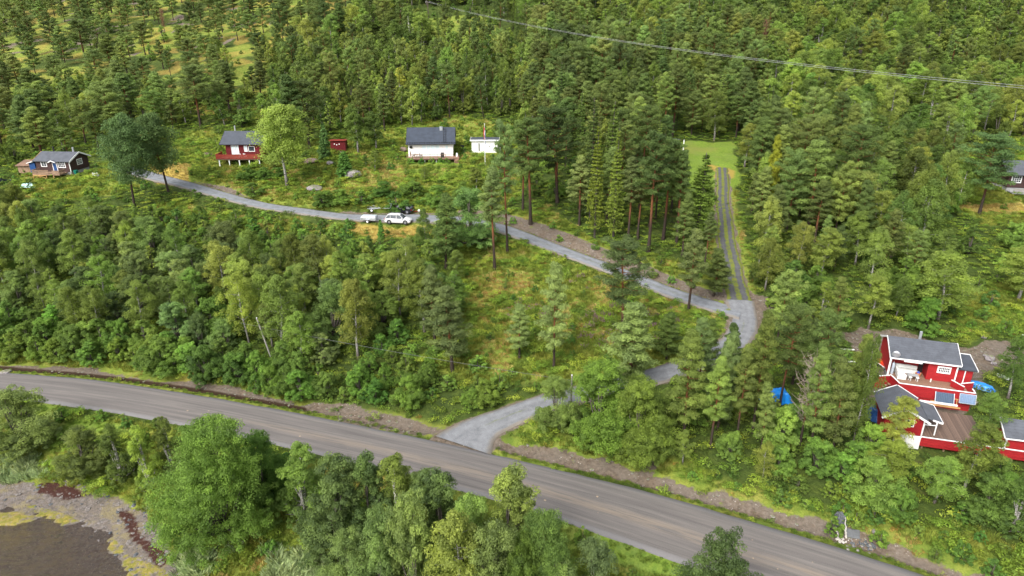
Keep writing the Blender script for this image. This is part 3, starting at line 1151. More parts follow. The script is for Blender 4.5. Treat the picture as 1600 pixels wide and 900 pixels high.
def ground_material():
    m, n, out = new_mat('ground')
    g = G(n)
    pos = g.n('NewGeometry').outputs['Position']
    a1 = g.n('Attribute', attribute_name='zones_a')
    a2 = g.n('Attribute', attribute_name='zones_b')
    s1, s2 = g.n('SeparateColor'), g.n('SeparateColor')
    n.links.new(a1.outputs['Color'], s1.inputs[0])
    n.links.new(a2.outputs['Color'], s2.inputs[0])
    dirt, meadow, lawn = s1.outputs
    beach, straw, weed = s2.outputs
    kelp = a2.outputs['Alpha']
    ditch = a1.outputs['Alpha']
    nf = g.noise(pos, 2.6, 6, 0.7)
    nm = g.noise(pos, 0.45, 5, 0.65)
    nb = g.noise(pos, 0.11, 3, 0.5)
    nx_ = g.noise(pos, 9.0, 4, 0.7)

    def sharp(v, w=0.16):
        return g.rng(g.math('ADD', v, g.math('MULTIPLY', g.math('SUBTRACT', nf, 0.5), 0.9)), 0.5 - w, 0.5 + w)
    floor = g.ramp(nm, [(0.30, (0.030, 0.045, 0.012)), (0.48, (0.065, 0.095, 0.018)), (0.62, (0.095, 0.125, 0.022)), (0.75, (0.10, 0.085, 0.035))])
    floor = g.mix(g.rng(nf, 0.3, 0.75), floor, (0.035, 0.055, 0.012))
    mead = g.ramp(nm, [(0.28, (0.10, 0.16, 0.028)), (0.42, (0.17, 0.225, 0.036)), (0.56, (0.235, 0.265, 0.046)), (0.72, (0.29, 0.26, 0.065)), (0.84, (0.30, 0.20, 0.075))])
    mead = g.mix(g.rng(nf, 0.35, 0.7, 0, 0.7), mead, (0.09, 0.14, 0.018))
    mead = g.mix(g.rng(nb, 0.60, 0.74, 0, 0.45), mead, (0.28, 0.17, 0.05))
    col = g.mix(sharp(meadow, .3), floor, mead)
    lw = g.mix(g.rng(nf, 0.3, 0.7), (0.11, 0.19, 0.022), (0.20, 0.27, 0.04))
    lw = g.mix(g.rng(nm, 0.4, 0.7, 0, 0.6), lw, (0.15, 0.21, 0.05))
    lw = g.mix(g.rng(nb, 0.5, 0.65, 0, 0.5), lw, (0.24, 0.22, 0.06))
    col = g.mix(sharp(lawn, .3), col, lw)
    st = g.mix(nf, (0.42, 0.24, 0.07), (0.28, 0.25, 0.05))
    col = g.mix(g.math('MULTIPLY', sharp(straw, .35), 0.85), col, st)
    # bare earth with stones
    vs = g.n('TexVoronoi')
    vs.inputs['Scale'].default_value = 3.2
    n.links.new(pos, vs.inputs['Vector'])
    stone = g.rng(vs.outputs['Distance'], 0.16, 0.24, 1, 0)
    stone = g.math('MULTIPLY', stone, g.rng(g.noise(pos, 1.3, 2), 0.5, 0.62))
    dc = g.ramp(nf, [(0.3, (0.075, 0.052, 0.036)), (0.5, (0.145, 0.110, 0.080)), (0.72, (0.235, 0.190, 0.148))])
    dc = g.mix(g.rng(nm, 0.35, 0.6, 0, 0.45), dc, (0.17, 0.15, 0.13))
    dc = g.mix(g.math('MULTIPLY', stone, 0.9), dc, (0.42, 0.37, 0.33))
    dmask = sharp(dirt, .12)
    dmask = g.math('MULTIPLY', dmask, g.rng(g.noise(pos, 1.1, 4, .6), 0.62, 0.72, 1.0, 0.25))
    col = g.mix(dmask, col, dc)
    col = g.mix(g.math('MULTIPLY', g.rng(ditch, .3, .7), g.rng(nm, .30, .42)), col, (0.045, 0.027, 0.015))
    # shore
    vb = g.n('TexVoronoi')
    vb.inputs['Scale'].default_value = 4.5
    n.links.new(pos, vb.inputs['Vector'])
    pc = g.n('SeparateColor')
    n.links.new(vb.outputs['Color'], pc.inputs[0])
    bc = g.mix(pc.outputs[0], (0.10, 0.085, 0.075), (0.22, 0.195, 0.18))
    bc = g.mix(g.rng(nf, 0.42, 0.6, 0, 0.85), bc, (0.17, 0.14, 0.115))
    bc = g.mix(g.rng(nm, 0.5, 0.62, 0, 0.7), bc, (0.24, 0.20, 0.10))
    bc = g.mix(g.rng(nx_, 0.60, 0.66, 0, 0.8), bc, (0.03, 0.026, 0.024))
    col = g.mix(sharp(beach, .12), col, bc)
    wc = g.mix(nx_, (0.028, 0.011, 0.009), (0.085, 0.036, 0.026))
    brk = g.rng(g.noise(pos, 1.9, 6, .7), 0.33, 0.46)
    brk2 = g.rng(g.noise(pos, 1.3, 6, .75), 0.38, 0.52)
    col = g.mix(g.math('MULTIPLY', sharp(weed, .2), brk), col, wc)
    kc = g.mix(nm, (0.31, 0.32, 0.06), (0.34, 0.20, 0.06))
    kc = g.mix(g.rng(nf, 0.42, 0.58, 0, 0.8), kc, (0.15, 0.16, 0.03))
    col = g.mix(g.math('MULTIPLY', sharp(kelp, .2), brk2), col, kc)
    h = g.math('ADD', g.math('MULTIPLY', nf, 0.7), g.math('MULTIPLY', nx_, 0.5))
    h = g.math('ADD', h, g.math('MULTIPLY', stone, 0.3))
    g.pbr(out, col, 0.9, 0, g.bump(h, 0.9, 0.22), 0.15)
    return m


def bare_rock_mask(x, y, z):
    px, py, _ = proj(x, y, z)
    return 0.8 * sstep(0.66, 0.72, fbm(x / 5, y / 5, 71)) * ((py < 95) & (px < 430))


zm['straw'] = np.maximum(zm['straw'], 0.0)
rockm = bare_rock_mask(gx, gy, gz)
_farheath = sstep(150, 165, gy) * (zm['px'] < 560) * sstep(0.36, 0.55, fbm(gx / 11, gy / 11, 77)) * 0.8
zm['meadow'] = np.maximum(zm['meadow'], _farheath)
zm['straw'] = np.maximum(zm['straw'], 0.55 * (gy > 165) * (zm['px'] < 560) * sstep(0.5, 0.62, fbm(gx / 6, gy / 6, 79)))
zm['dirt'] = np.maximum(zm['dirt'], rockm)
gme = mesh_np('ground', np.column_stack([gx, gy, gz]), gq, None, [ground_material()], smooth=True)
for nm_, ch in (('zones_a', ('dirt', 'meadow', 'lawn', 'ditch')), ('zones_b', ('beach', 'straw', 'weed', 'kelp'))):
    at = gme.attributes.new(nm_, 'FLOAT_COLOR', 'POINT')
    at.data.foreach_set('color', np.stack([zm[c] for c in ch], 1).astype(np.float32).ravel())
ground = link('ground', gme)
tag(ground, kind='structure')


# ------------------------------------------------------------------ water
def water_material():
    m, n, out = new_mat('sea_water')
    g = G(n)
    pos = g.n('NewGeometry').outputs['Position']
    mp = g.n('Mapping')
    mp.inputs['Rotation'].default_value = (0, 0, 0.5)
    mp.inputs['Scale'].default_value = (0.8, 2.2, 1)
    n.links.new(pos, mp.inputs[0])
    h = g.math('ADD', g.noise(mp.outputs[0], 1.1, 4, 0.6, 0.4), g.math('MULTIPLY', g.noise(mp.outputs[0], 4.5, 3), 0.3))
    nm = g.bump(g.math('ADD', h, g.math('MULTIPLY', g.noise(mp.outputs[0], 0.45, 2), 1.5)), 1.0, 0.60)
    gl = g.n('BsdfGlossy')
    gl.inputs['Roughness'].default_value = 0.08
    n.links.new(nm, gl.inputs['Normal'])
    tr = g.n('BsdfTransparent')
    tr.inputs['Color'].default_value = (0.62, 0.50, 0.40, 1)
    df = g.n('BsdfDiffuse')
    df.inputs['Color'].default_value = (0.100, 0.080, 0.068, 1)
    m1 = g.n('MixShader')
    m1.inputs[0].default_value = 0.30
    n.links.new(tr.outputs[0], m1.inputs[1])
    n.links.new(df.outputs[0], m1.inputs[2])
    fr = g.n('Fresnel')
    fr.inputs[0].default_value = 1.33
    n.links.new(nm, fr.inputs['Normal'])
    m2 = g.n('MixShader')
    n.links.new(fr.outputs[0], m2.inputs[0])
    n.links.new(m1.outputs[0], m2.inputs[1])
    n.links.new(gl.outputs[0], m2.inputs[2])
    n.links.new(m2.outputs[0], out.inputs[0])
    return m


sea = MB().add([(-420, -70, 0.0), (-20, -70, 0.0), (-20, 80, 0.0), (-420, 80, 0.0)], [(0, 1, 2, 3)]).build('sea_water', water_material())
tag(sea, kind='structure')


# ------------------------------------------------------------------ roads
def road_mesh(name, P, W, mat, n=9, lift=0.03, crown=0.05, ragged=0.0, seed=1):
    d = np.gradient(P[:, :2], axis=0)
    d /= np.linalg.norm(d, axis=1)[:, None]
    nr = np.stack([-d[:, 1], d[:, 0]], 1)
    s = np.concatenate([[0], np.cumsum(np.linalg.norm(np.diff(P[:, :2], axis=0), axis=1))])
    V, UV = [], []
    us = np.concatenate([[-1.0], np.linspace(-1, 1, n), [1.0]])
    for k, u in enumerate(us):
        edge = (fbm(s / 1.7, s * 0 + 3.3 * np.sign(u), seed) - 0.5) * 2 * ragged * (abs(u) > 0.99)
        ww = W * u + edge * np.sign(u)
        x = P[:, 0] + nr[:, 0] * ww
        y = P[:, 1] + nr[:, 1] * ww
        z = P[:, 2] + lift + crown * (1 - u * u)
        if k == 0 or k == len(us) - 1:
            z = z - 0.45
            x = x + nr[:, 0] * np.sign(u) * 0.25
            y = y + nr[:, 1] * np.sign(u) * 0.25
        V.append(np.stack([x, y, z], 1))
        UV.append(np.stack([s, np.full(len(s), u)], 1))
    m = len(us)
    V = np.stack(V, 1).reshape(-1, 3)
    UV = np.stack(UV, 1).reshape(-1, 2)
    i = np.arange(len(P) * m).reshape(len(P), m)
    q = np.stack([i[:-1, :-1], i[1:, :-1], i[1:, 1:], i[:-1, 1:]], -1).reshape(-1, 4)
    o = link(name, mesh_np(name, V, q, None, [mat], uv=UV, smooth=True))
    return tag(o, kind='structure')


def asphalt():
    m, n, out = new_mat('asphalt')
    g = G(n)
    uv = g.n('UVMap')
    pos = g.n('NewGeometry').outputs['Position']
    sp = g.n('SeparateXYZ')
    n.links.new(uv.outputs[0], sp.inputs[0])
    u, v = sp.outputs[0], sp.outputs[1]
    cb = g.n('CombineXYZ')
    g.set(cb.inputs[0], g.math('MULTIPLY', u, 0.035))
    g.set(cb.inputs[1], g.math('MULTIPLY', v, 3.2))
    streak = g.noise(cb.outputs[0], 2.2, 5, 0.6)
    cb2 = g.n('CombineXYZ')
    g.set(cb2.inputs[0], g.math('MULTIPLY', u, 0.12))
    g.set(cb2.inputs[1], g.math('MULTIPLY', v, 9.0))
    fine = g.noise(cb2.outputs[0], 1.5, 4, 0.7)
    grit = g.noise(pos, 14, 4, 0.8)
    k = g.math('ADD', g.math('MULTIPLY', streak, 0.65), g.math('MULTIPLY', fine, 0.35))
    c = g.ramp(k, [(0.32, (0.080, 0.074, 0.070)), (0.5, (0.132, 0.120, 0.112)), (0.66, (0.190, 0.170, 0.153))])
    # wheel tracks worn darker, edges greyer
    av = g.math('ABSOLUTE', v)
    c = g.mix(g.rng(av, 0.80, 0.93), c, (0.15, 0.145, 0.145))
    tr = g.math('ABSOLUTE', g.math('SUBTRACT', av, 0.42))
    c = g.mix(g.rng(tr, 0.03, 0.17, 0.30, 0.0), c, (0.09, 0.08, 0.078))
    tan = g.mix(g.rng(streak, 0.5, 0.7), (0.27, 0.21, 0.15), (0.19, 0.155, 0.12))
    half = g.rng(u, 45, 75)
    band = g.math('MULTIPLY', g.rng(g.math('ABSOLUTE', g.math('ADD', v, 0.12)), 0.02, 0.30, 1, 0), half)
    c = g.mix(g.math('MULTIPLY', g.math('MULTIPLY', band, 0.6), g.rng(fine, 0.35, 0.6)), c, tan)
    # chalky patches lying on the surface
    vo = g.n('TexVoronoi')
    vo.inputs['Scale'].default_value = 1.25
    vo.inputs['Randomness'].default_value = 1
    n.links.new(pos, vo.inputs['Vector'])
    dsp = g.math('ADD', vo.outputs['Distance'], g.math('MULTIPLY', g.noise(pos, 4.5, 5, .75), 0.40))
    wn = g.n('SeparateColor')
    n.links.new(vo.outputs['Color'], wn.inputs[0])
    patch = g.math('MULTIPLY', g.rng(dsp, 0.30, 0.38, 1, 0), g.rng(wn.outputs[0], 0.70, 0.74))
    patch = g.math('MULTIPLY', patch, g.rng(g.math('ABSOLUTE', v), 0.55, 0.7, 1, 0))
    patch = g.math('MULTIPLY', patch, g.rng(u, 38, 50))
    patch = g.math('MULTIPLY', patch, g.rng(g.noise(pos, 0.16, 2), 0.50, 0.56))
    c = g.mix(g.math('MULTIPLY', patch, 0.85), c, (0.42, 0.31, 0.19))
    c = g.mix(g.rng(grit, 0.3, 0.75, 0.0, 0.28), c, (0.25, 0.23, 0.22))
    g.pbr(out, c, 0.85, 0, g.bump(grit, 0.5, 0.02), 0.25)
    return m


def gravel(name, ruts=False, base=(0.20, 0.205, 0.215)):
    m, n, out = new_mat(name)
    g = G(n)
    uv = g.n('UVMap')
    pos = g.n('NewGeometry').outputs['Position']
    sp = g.n('SeparateXYZ')
    n.links.new(uv.outputs[0], sp.inputs[0])
    u, v = sp.outputs[0], sp.outputs[1]
    av = g.math('ABSOLUTE', v)
    grit = g.noise(pos, 11, 5, 0.8)
    mid = g.noise(pos, 1.2, 4, 0.6)
    b = base
    c = g.ramp(g.math('ADD', g.math('MULTIPLY', grit, 0.6), g.math('MULTIPLY', mid, 0.4)),
               [(0.35, tuple(x * 0.62 for x in b)), (0.5, b), (0.66, tuple(x * 1.45 for x in b))])
    tr = g.math('ABSOLUTE', g.math('SUBTRACT', av, 0.5))
    c = g.mix(g.rng(tr, 0.04, 0.2, 0.35, 0.0), c, tuple(x * 1.35 for x in b))
    if ruts:
        grass = g.mix(g.noise(pos, 1.5, 4), (0.085, 0.13, 0.02), (0.20, 0.20, 0.04))
        gm = g.math('MULTIPLY', g.rng(g.math('ADD', av, g.math('MULTIPLY', g.math('SUBTRACT', g.noise(pos, 2.0, 4), 0.5), 0.5)), 0.16, 0.30, 1, 0), g.rng(mid, 0.32, 0.52, 0.3, 1.0))
        c = g.mix(gm, c, grass)
        c = g.mix(g.math('MULTIPLY', g.rng(u, 45, 75), 0.8), c, (0.095, 0.075, 0.05))
        eg = g.rng(g.math('ADD', av, g.math('MULTIPLY', g.math('SUBTRACT', g.noise(pos, 1.4, 5, .65), 0.5), 1.1)), 0.68, 0.86)
        c = g.mix(eg, c, grass)
    else:
        if name == 'gravel_drive':
            c = g.mix(g.rng(u, 62, 75), c, (0.115, 0.115, 0.12))
        c = g.mix(g.rng(g.math('ADD', av, g.math('MULTIPLY', mid, 0.4)), 0.95, 1.2, 0, 0.6), c, (0.20, 0.16, 0.11))
        gm = g.math('MULTIPLY', g.rng(g.math('ADD', av, g.math('MULTIPLY', g.noise(pos, 2.0, 4), 0.3)), 0.10, 0.26, 1, 0), g.rng(g.noise(pos, 0.15, 2), 0.5, 0.6, 0, 0.55))
        c = g.mix(gm, c, (0.13, 0.15, 0.05))
    g.pbr(out, c, 0.9, 0, g.bump(grit, 0.6, 0.04), 0.2)
    return m


road_mesh('asphalt_road', main_line, main_w, asphalt(), 13, 0.03, 0.06, 0.12, 3)
road_mesh('gravel_drive', dr_p, dr_w, gravel('gravel_drive', base=(0.175, 0.18, 0.19)), 9, 0.075, 0.04, 0.2, 7)
road_mesh('gravel_road', up_p, up_w, gravel('gravel_road', base=(0.19, 0.20, 0.215)), 9, 0.05, 0.04, 0.2, 9)
road_mesh('wheel_track', tr_p, tr_w * 0.9, gravel('wheel_track', True, (0.085, 0.085, 0.09)), 11, 0.04, 0.02, 0.25, 13)
# ------------------------------------------------------------------ scatter for what nobody could count
def scatter(name, protos, pos, rot, scl, idx, label=None, cat=None):
    """one stuff object: copies of prototypes on a cloud of points"""
    if len(pos) == 0:
        return None
    pc = bpy.data.collections.new(name + '_kinds')
    for i, parts in enumerate(protos):
        for j, me in enumerate(parts):
            pass
    for i, parts in enumerate(protos):
        c = bpy.data.collections.new('%s_kind_%02d' % (name, i))
        for j, me in enumerate(parts):
            ob = bpy.data.objects.new('%s_kind_%02d_%d' % (name, i, j), me)
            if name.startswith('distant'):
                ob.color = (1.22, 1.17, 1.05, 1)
            c.objects.link(ob)
        pc.children.link(c)
    me = bpy.data.meshes.new(name)
    me.vertices.add(len(pos))
    me.vertices.foreach_set('co', np.asarray(pos, np.float32).ravel())
    for nm_, ty, val in (('rot', 'FLOAT_VECTOR', rot), ('scl', 'FLOAT_VECTOR', scl)):
        a = me.attributes.new(nm_, ty, 'POINT')
        a.data.foreach_set('vector', np.asarray(val, np.float32).ravel())
    a = me.attributes.new('idx', 'INT', 'POINT')
    a.data.foreach_set('value', np.asarray(idx, np.int32))
    o = link(name, me)
    ng = bpy.data.node_groups.new(name, 'GeometryNodeTree')
    ng.interface.new_socket('Geometry', in_out='INPUT', socket_type='NodeSocketGeometry')
    ng.interface.new_socket('Geometry', in_out='OUTPUT', socket_type='NodeSocketGeometry')
    gi, go = ng.nodes.new('NodeGroupInput'), ng.nodes.new('NodeGroupOutput')
    ci = ng.nodes.new('GeometryNodeCollectionInfo')
    ci.inputs['Collection'].default_value = pc
    ci.inputs['Separate Children'].default_value = True
    ci.inputs['Reset Children'].default_value = True
    ip = ng.nodes.new('GeometryNodeInstanceOnPoints')
    ip.inputs['Pick Instance'].default_value = True

    def attr(nm_, ty):
        x = ng.nodes.new('GeometryNodeInputNamedAttribute')
        x.data_type = ty
        x.inputs['Name'].default_value = nm_
        return [s for s in x.outputs if s.enabled and s.name == 'Attribute'][0]
    ng.links.new(gi.outputs[0], ip.inputs['Points'])
    ng.links.new(ci.outputs[0], ip.inputs['Instance'])
    ng.links.new(attr('idx', 'INT'), ip.inputs['Instance Index'])
    er = ng.nodes.new('FunctionNodeEulerToRotation')
    ng.links.new(attr('rot', 'FLOAT_VECTOR'), er.inputs[0])
    ng.links.new(er.outputs[0], ip.inputs['Rotation'])
    ng.links.new(attr('scl', 'FLOAT_VECTOR'), ip.inputs['Scale'])
    ng.links.new(ip.outputs[0], go.inputs[0])
    md = o.modifiers.new('scatter', 'NODES')
    md.node_group = ng
    tag(o, label, cat, kind='stuff')
    return o


# ------------------------------------------------------------------ trees: where they stand
TREES = []       # dicts: kind,x,y,z,H,W,seed,label,group,tone


def height_for(P, top_py):
    """height that brings a tree standing at P up to a row of the photograph"""
    lo, hi = 0.3, 30.0
    for _ in range(30):
        m = (lo + hi) / 2
        if proj(P[0], P[1], P[2] + m)[1] > top_py:
            lo = m
        else:
            hi = m
    return lo


SHIFT = True     # crowns lean outward in the picture: give the crown's column, place the foot inward


def tree(kind, bx, by, top, wpx, label, tone=(1, 1, 1), group=None, model=None):
    if SHIFT:
        bx = bx + (800 - bx) * (by - top) * 0.6 / 2700
    P = hit(bx, by)
    H = height_for(P, top)
    d = float(proj(P[0], P[1], P[2] + H / 2)[2])
    W = wpx * d / F
    TREES.append(dict(kind=kind, x=P[0], y=P[1], z=P[2], H=H, W=W, label=label, tone=tone, group=group, model=model, ex=True))


YEL = (1.35, 1.2, 0.75)
LITE = (1.25, 1.2, 1.0)
DARK = (0.72, 0.78, 0.8)
GREY = (1.25, 1.22, 1.5)
# shore trees
tree('willow_tree', 20, 700, 612, 110, 'round grey-green tree at the left edge below the asphalt road')
tree('willow_tree', 128, 738, 672, 75, 'small round tree on the grass slope, left of the shore trees', LITE)
tree('birch_tree', 182, 752, 660, 52, 'slim pale tree, first of the row above the seaweed', model=7)
tree('birch_tree', 226, 768, 664, 50, 'slim pale tree left of the big rounded tree on the shore', (1.15, 1.1, 0.9), model=7)
tree('birch_tree', 262, 742, 652, 48, 'slim tree on the road verge behind the big rounded shore tree', model=7)
tree('rowan_tree', 335, 845, 668, 176, 'biggest rounded bright green tree on the shore', (1.12, 1.0, 1.0), model=0)
tree('rowan_tree', 405, 780, 674, 84, 'bushy tree tucked behind the biggest rounded tree, at the road')
tree('birch_tree', 470, 808, 692, 88, 'olive tree just right of the biggest rounded shore tree', model=7)
tree('willow_tree', 522, 872, 722, 112, 'dark grey-green oval tree standing alone above the lit grass patch', DARK)
tree('willow_tree', 575, 850, 712, 80, 'tree between the dark oval tree and the broad shore thicket')
tree('birch_tree', 622, 850, 706, 100, 'broad olive tree at the lower road edge, mid thicket', model=7)
tree('willow_tree', 590, 960, 800, 95, 'low tree at the bottom edge under the dark oval tree')
tree('willow_tree', 690, 900, 738, 105, 'olive tree with a pale stem showing, left of the tallest shore tree')
tree('willow_tree', 650, 965, 770, 90, 'tree at the bottom edge in the broad shore thicket')
tree('birch_tree', 712, 985, 800, 100, 'tree at the bottom edge beneath the tallest shore tree')
tree('willow_tree', 790, 905, 736, 118, 'tallest pale green tree against the lower edge of the road', LITE)
tree('willow_tree', 770, 990, 820, 120, 'bottom edge tree in front of the tallest shore tree')
tree('rowan_tree', 846, 965, 812, 120, 'silver-tipped tree beside the mown verge', GREY)
tree('willow_tree', 925, 962, 852, 85, 'low willow on the mown verge at the bottom edge', GREY)
tree('willow_tree', 1128, 985, 838, 120, 'dark tree alone at the bottom edge below the road', DARK)
tree('willow_tree', 545, 935, 835, 90, 'low tree at the bottom edge, right of the dark oval tree foot')
tree('birch_tree', 648, 915, 775, 84, 'olive tree in the heart of the broad shore thicket', (1.15, 1.08, 0.9), model=7)
tree('willow_tree', 735, 935, 778, 92, 'rounded tree left below the tallest shore tree', LITE)
tree('rowan_tree', 812, 985, 842, 100, 'leafy bush at the bottom edge right of the tallest shore tree')
tree('willow_tree', 880, 995, 885, 80, 'small willow at the bottom edge beside the silver-tipped tree')
tree('willow_tree', 668, 860, 735, 70, 'narrow tree close to the lower road edge in the broad thicket')
tree('alder_bush', 300, 700, 668, 60, 'bright bush on the verge behind the biggest rounded tree')
tree('pine_tree', 1142, 598, 506, 46, 'pine in the back of the grove hiding the upper end of the drive', model=3)
tree('pine_tree', 1108, 580, 500, 46, 'bushy pine in the back of the grove, left of the drive end', LITE, model=1)
tree('leafy_shrub', 1303, 832, 806, 30, 'leafy shrub at the left side of the little waterfall')
tree('leafy_shrub', 1338, 818, 796, 34, 'leafy shrub overhanging the little waterfall on the right')
tree('leafy_shrub', 1318, 806, 784, 34, 'leafy shrub right above the little waterfall')
tree('leafy_shrub', 215, 700, 668, 30, 'small shrub between the slim shore trees')
# upper meadow
SHIFT = False
tree('tall_tree', 449, 292, 167, 92, 'broad birch with a white lower trunk between the two red buildings', (1.1, 1.12, 1.1), model=1)
tree('tall_tree', 211, 326, 184, 76, 'tall grey-green tree with a bare dark trunk, left of the pair by the road end', (0.95, 1, 1.15), model=0)
tree('tall_tree', 264, 304, 180, 74, 'tall grey-green tree whose crown hangs over the road end', (0.98, 1.02, 1.1), model=0)
tree('juniper_bush', 507, 251, 192, 22, 'narrow dark green column tree left of the small red outhouse')
tree('juniper_bush', 540, 276, 236, 30, 'bright conical juniper below the small red outhouse', (1.2, 1.4, 1))
tree('pine_tree', 462, 236, 118, 62, 'dark pine behind the broad birch by the red cabin', DARK)
tree('pine_tree', 484, 232, 128, 60, 'dark pine left of the small red outhouse', DARK)
tree('birch_tree', 560, 240, 168, 40, 'birch just right of the small red outhouse')
tree('birch_tree', 588, 236, 176, 36, 'small birch between the outhouse and the white house')
tree('pine_tree', 314, 199, 105, 60, 'pine with a pale trunk foot, above and left of the red cabin with the veranda', (0.95, 1, 1.1), model=2)
tree('leafy_shrub', 620, 328, 300, 40, 'low willow bush on the bank left above the black car')
for bx, by, tp, wd, kd, lb in ((388, 280, 263, 34, 'alder_bush', 'dark low bush, left of the three below the dark red cabin'), (412, 279, 262, 36, 'alder_bush', 'dark low bush, middle of the three below the dark red cabin'),
                               (434, 277, 262, 30, 'alder_bush', 'dark low bush, right of the three next to the broad birch trunk'),
                               (396, 304, 286, 34, 'leafy_shrub', 'round shrub on the roadside bank left of the broad birch trunk'),
                               (505, 322, 298, 40, 'alder_bush', 'green bush between the mossy boulder and the gravel road'), (534, 320, 296, 40, 'alder_bush', 'green bush on the bank, below the largest pale boulder'),
                               (566, 318, 297, 34, 'leafy_shrub', 'green bush on the bank just above the boat trailer'), (600, 306, 284, 36, 'alder_bush', 'wide bush on the bank behind the black car, left one'),
                               (645, 306, 284, 40, 'alder_bush', 'wide bush on the bank behind the black car, right one'), (684, 322, 290, 44, 'alder_bush', 'bush on the bank left of the dense round tree'),
                               (586, 268, 236, 26, 'birch_tree', 'young birch between the largest pale boulder and the white house'), (664, 285, 262, 16, 'birch_tree', 'very small birch on the grass before the white house'),
                               (745, 300, 262, 30, 'birch_tree', 'young birch below the white shed'), (722, 318, 284, 30, 'alder_bush', 'bush below and right of the white house stairs')):
    tree(kd, bx, by, tp, wd, lb, (0.85, 0.9, 0.9) if 'dark' in lb else (1, 1, 1))
# the small trees under the cars, the big pair
tree('juniper_bush', 596, 374, 343, 13, 'narrow light green conifer right in front of the white car', (1.6, 1.7, 1))
tree('pine_tree', 697, 424, 306, 66, 'pine with a bare orange foot where the road bends behind the cars', model=1)
tree('willow_tree', 735, 386, 294, 80, 'dense round tree hiding the road right of the cars', (0.9, 1, 1))
tree('birch_tree', 668, 400, 330, 34, 'birch left of the pine at the parking spot')
tree('slim_pine', 773, 421, 262, 54, 'slim pine on the meadow with a long bare trunk, left of its taller twin', (1.05, 1.05, 1.3), model=1)
tree('slim_pine', 793, 395, 198, 44, 'tall slim pine at the roadside with a bare striped trunk', (1.05, 1.05, 1.3), model=0)
tree('slim_pine', 817, 331, 215, 40, 'slim pine standing behind the roadside bank', GREY, model=1)
tree('slim_pine', 829, 350, 190, 64, 'tall pine with a dark foot on top of the earth bank', model=0)
tree('pine_tree', 871, 320, 172, 78, 'tall broad pine inside the forest edge above the meadow strip', DARK, model=2)
tree('pine_tree', 905, 352, 246, 52, 'short pine left of the yellowish spruces', GREY, model=0)
tree('spruce_tree', 922, 345, 152, 52, 'dark tall spruce behind the yellowish pair', DARK)
tree('spruce_tree', 929, 371, 192, 38, 'yellow tipped spruce, left one of the tall pair above the bank', (1.6, 1.35, 0.75))
tree('spruce_tree', 958, 372, 196, 40, 'yellowish green spruce, right one of the tall pair above the bank', (1.2, 1.2, 0.8))
tree('spruce_tree', 946, 335, 158, 50, 'tall dark spruce rising between the yellowish pair', (0.85, 0.95, .8))
tree('slim_pine', 981, 376, 246, 46, 'slim orange stemmed pine, first right of the yellowish spruces', GREY, model=1)
tree('slim_pine', 996, 373, 262, 44, 'slim pale stemmed pine in the row above the bank')
tree('slim_pine', 1013, 393, 212, 60, 'tall pine with a bright orange trunk, nearest the bank', model=0)
tree('slim_pine', 1036, 374, 222, 56, 'pine with a straight red-brown trunk, third right of the spruces', model=0)
tree('slim_pine', 1057, 382, 236, 46, 'pine just left of the wide dead-limbed spruce')
tree('spruce_tree', 1087, 377, 238, 78, 'wide conical spruce with dead grey lower limbs beside the wheel track', (1.1, 1.15, .8), model=0)
tree('pine_tree', 1075, 487, 358, 54, 'blue-green slim pine leaning over the road junction', GREY, model=0)
tree('pine_tree', 1115, 462, 390, 56, 'bushy young pine in the corner between road and wheel track', model=3)
tree('pine_tree', 1050, 215, 100, 50, 'pale pine behind the mown clearing', model=0)
# central meadow
SHIFT = True
tree('pine_tree', 704, 580, 450, 84, 'wide feathery pine in front, left side of the meadow', GREY, model=1)
tree('pine_tree', 676, 530, 418, 60, 'grey-green pine behind the wide feathery one', GREY, model=3)
tree('pine_tree', 868, 577, 415, 64, 'thin crowned pine in the middle of the meadow', GREY, model=1)
tree('pine_tree', 812, 560, 478, 52, 'small see-through pine left of the middle one', GREY, model=1)
tree('pine_tree', 978, 535, 380, 84, 'tall layered pine in front of the gravel road', (1, 1.05, 1.3), model=2)
tree('pine_tree', 990, 605, 474, 100, 'dense broad young pine on the right meadow side', (1.1, 1.1, 1.3), model=3)
tree('pine_tree', 1045, 560, 492, 62, 'young pine right of the dense broad one', LITE, model=3)
tree('birch_tree', 553, 560, 437, 64, 'pointed olive birch above the bushes in the birch belt', (1.2, 1.08, 1.05), model=0)
tree('birch_tree', 622, 500, 392, 52, 'tall pointed birch at the left of the meadow')
tree('birch_tree', 660, 520, 412, 58, 'tall birch beside the grey-green pine', (1.1, 1.1, 1), model=1)
tree('birch_tree', 706, 515, 430, 48, 'birch at the meadow edge behind the feathery pine')
tree('birch_tree', 430, 560, 430, 64, 'olive birch right of the leaning wooden pole')
tree('birch_tree', 380, 540, 428, 60, 'light olive birch left of the leaning wooden pole', LITE)
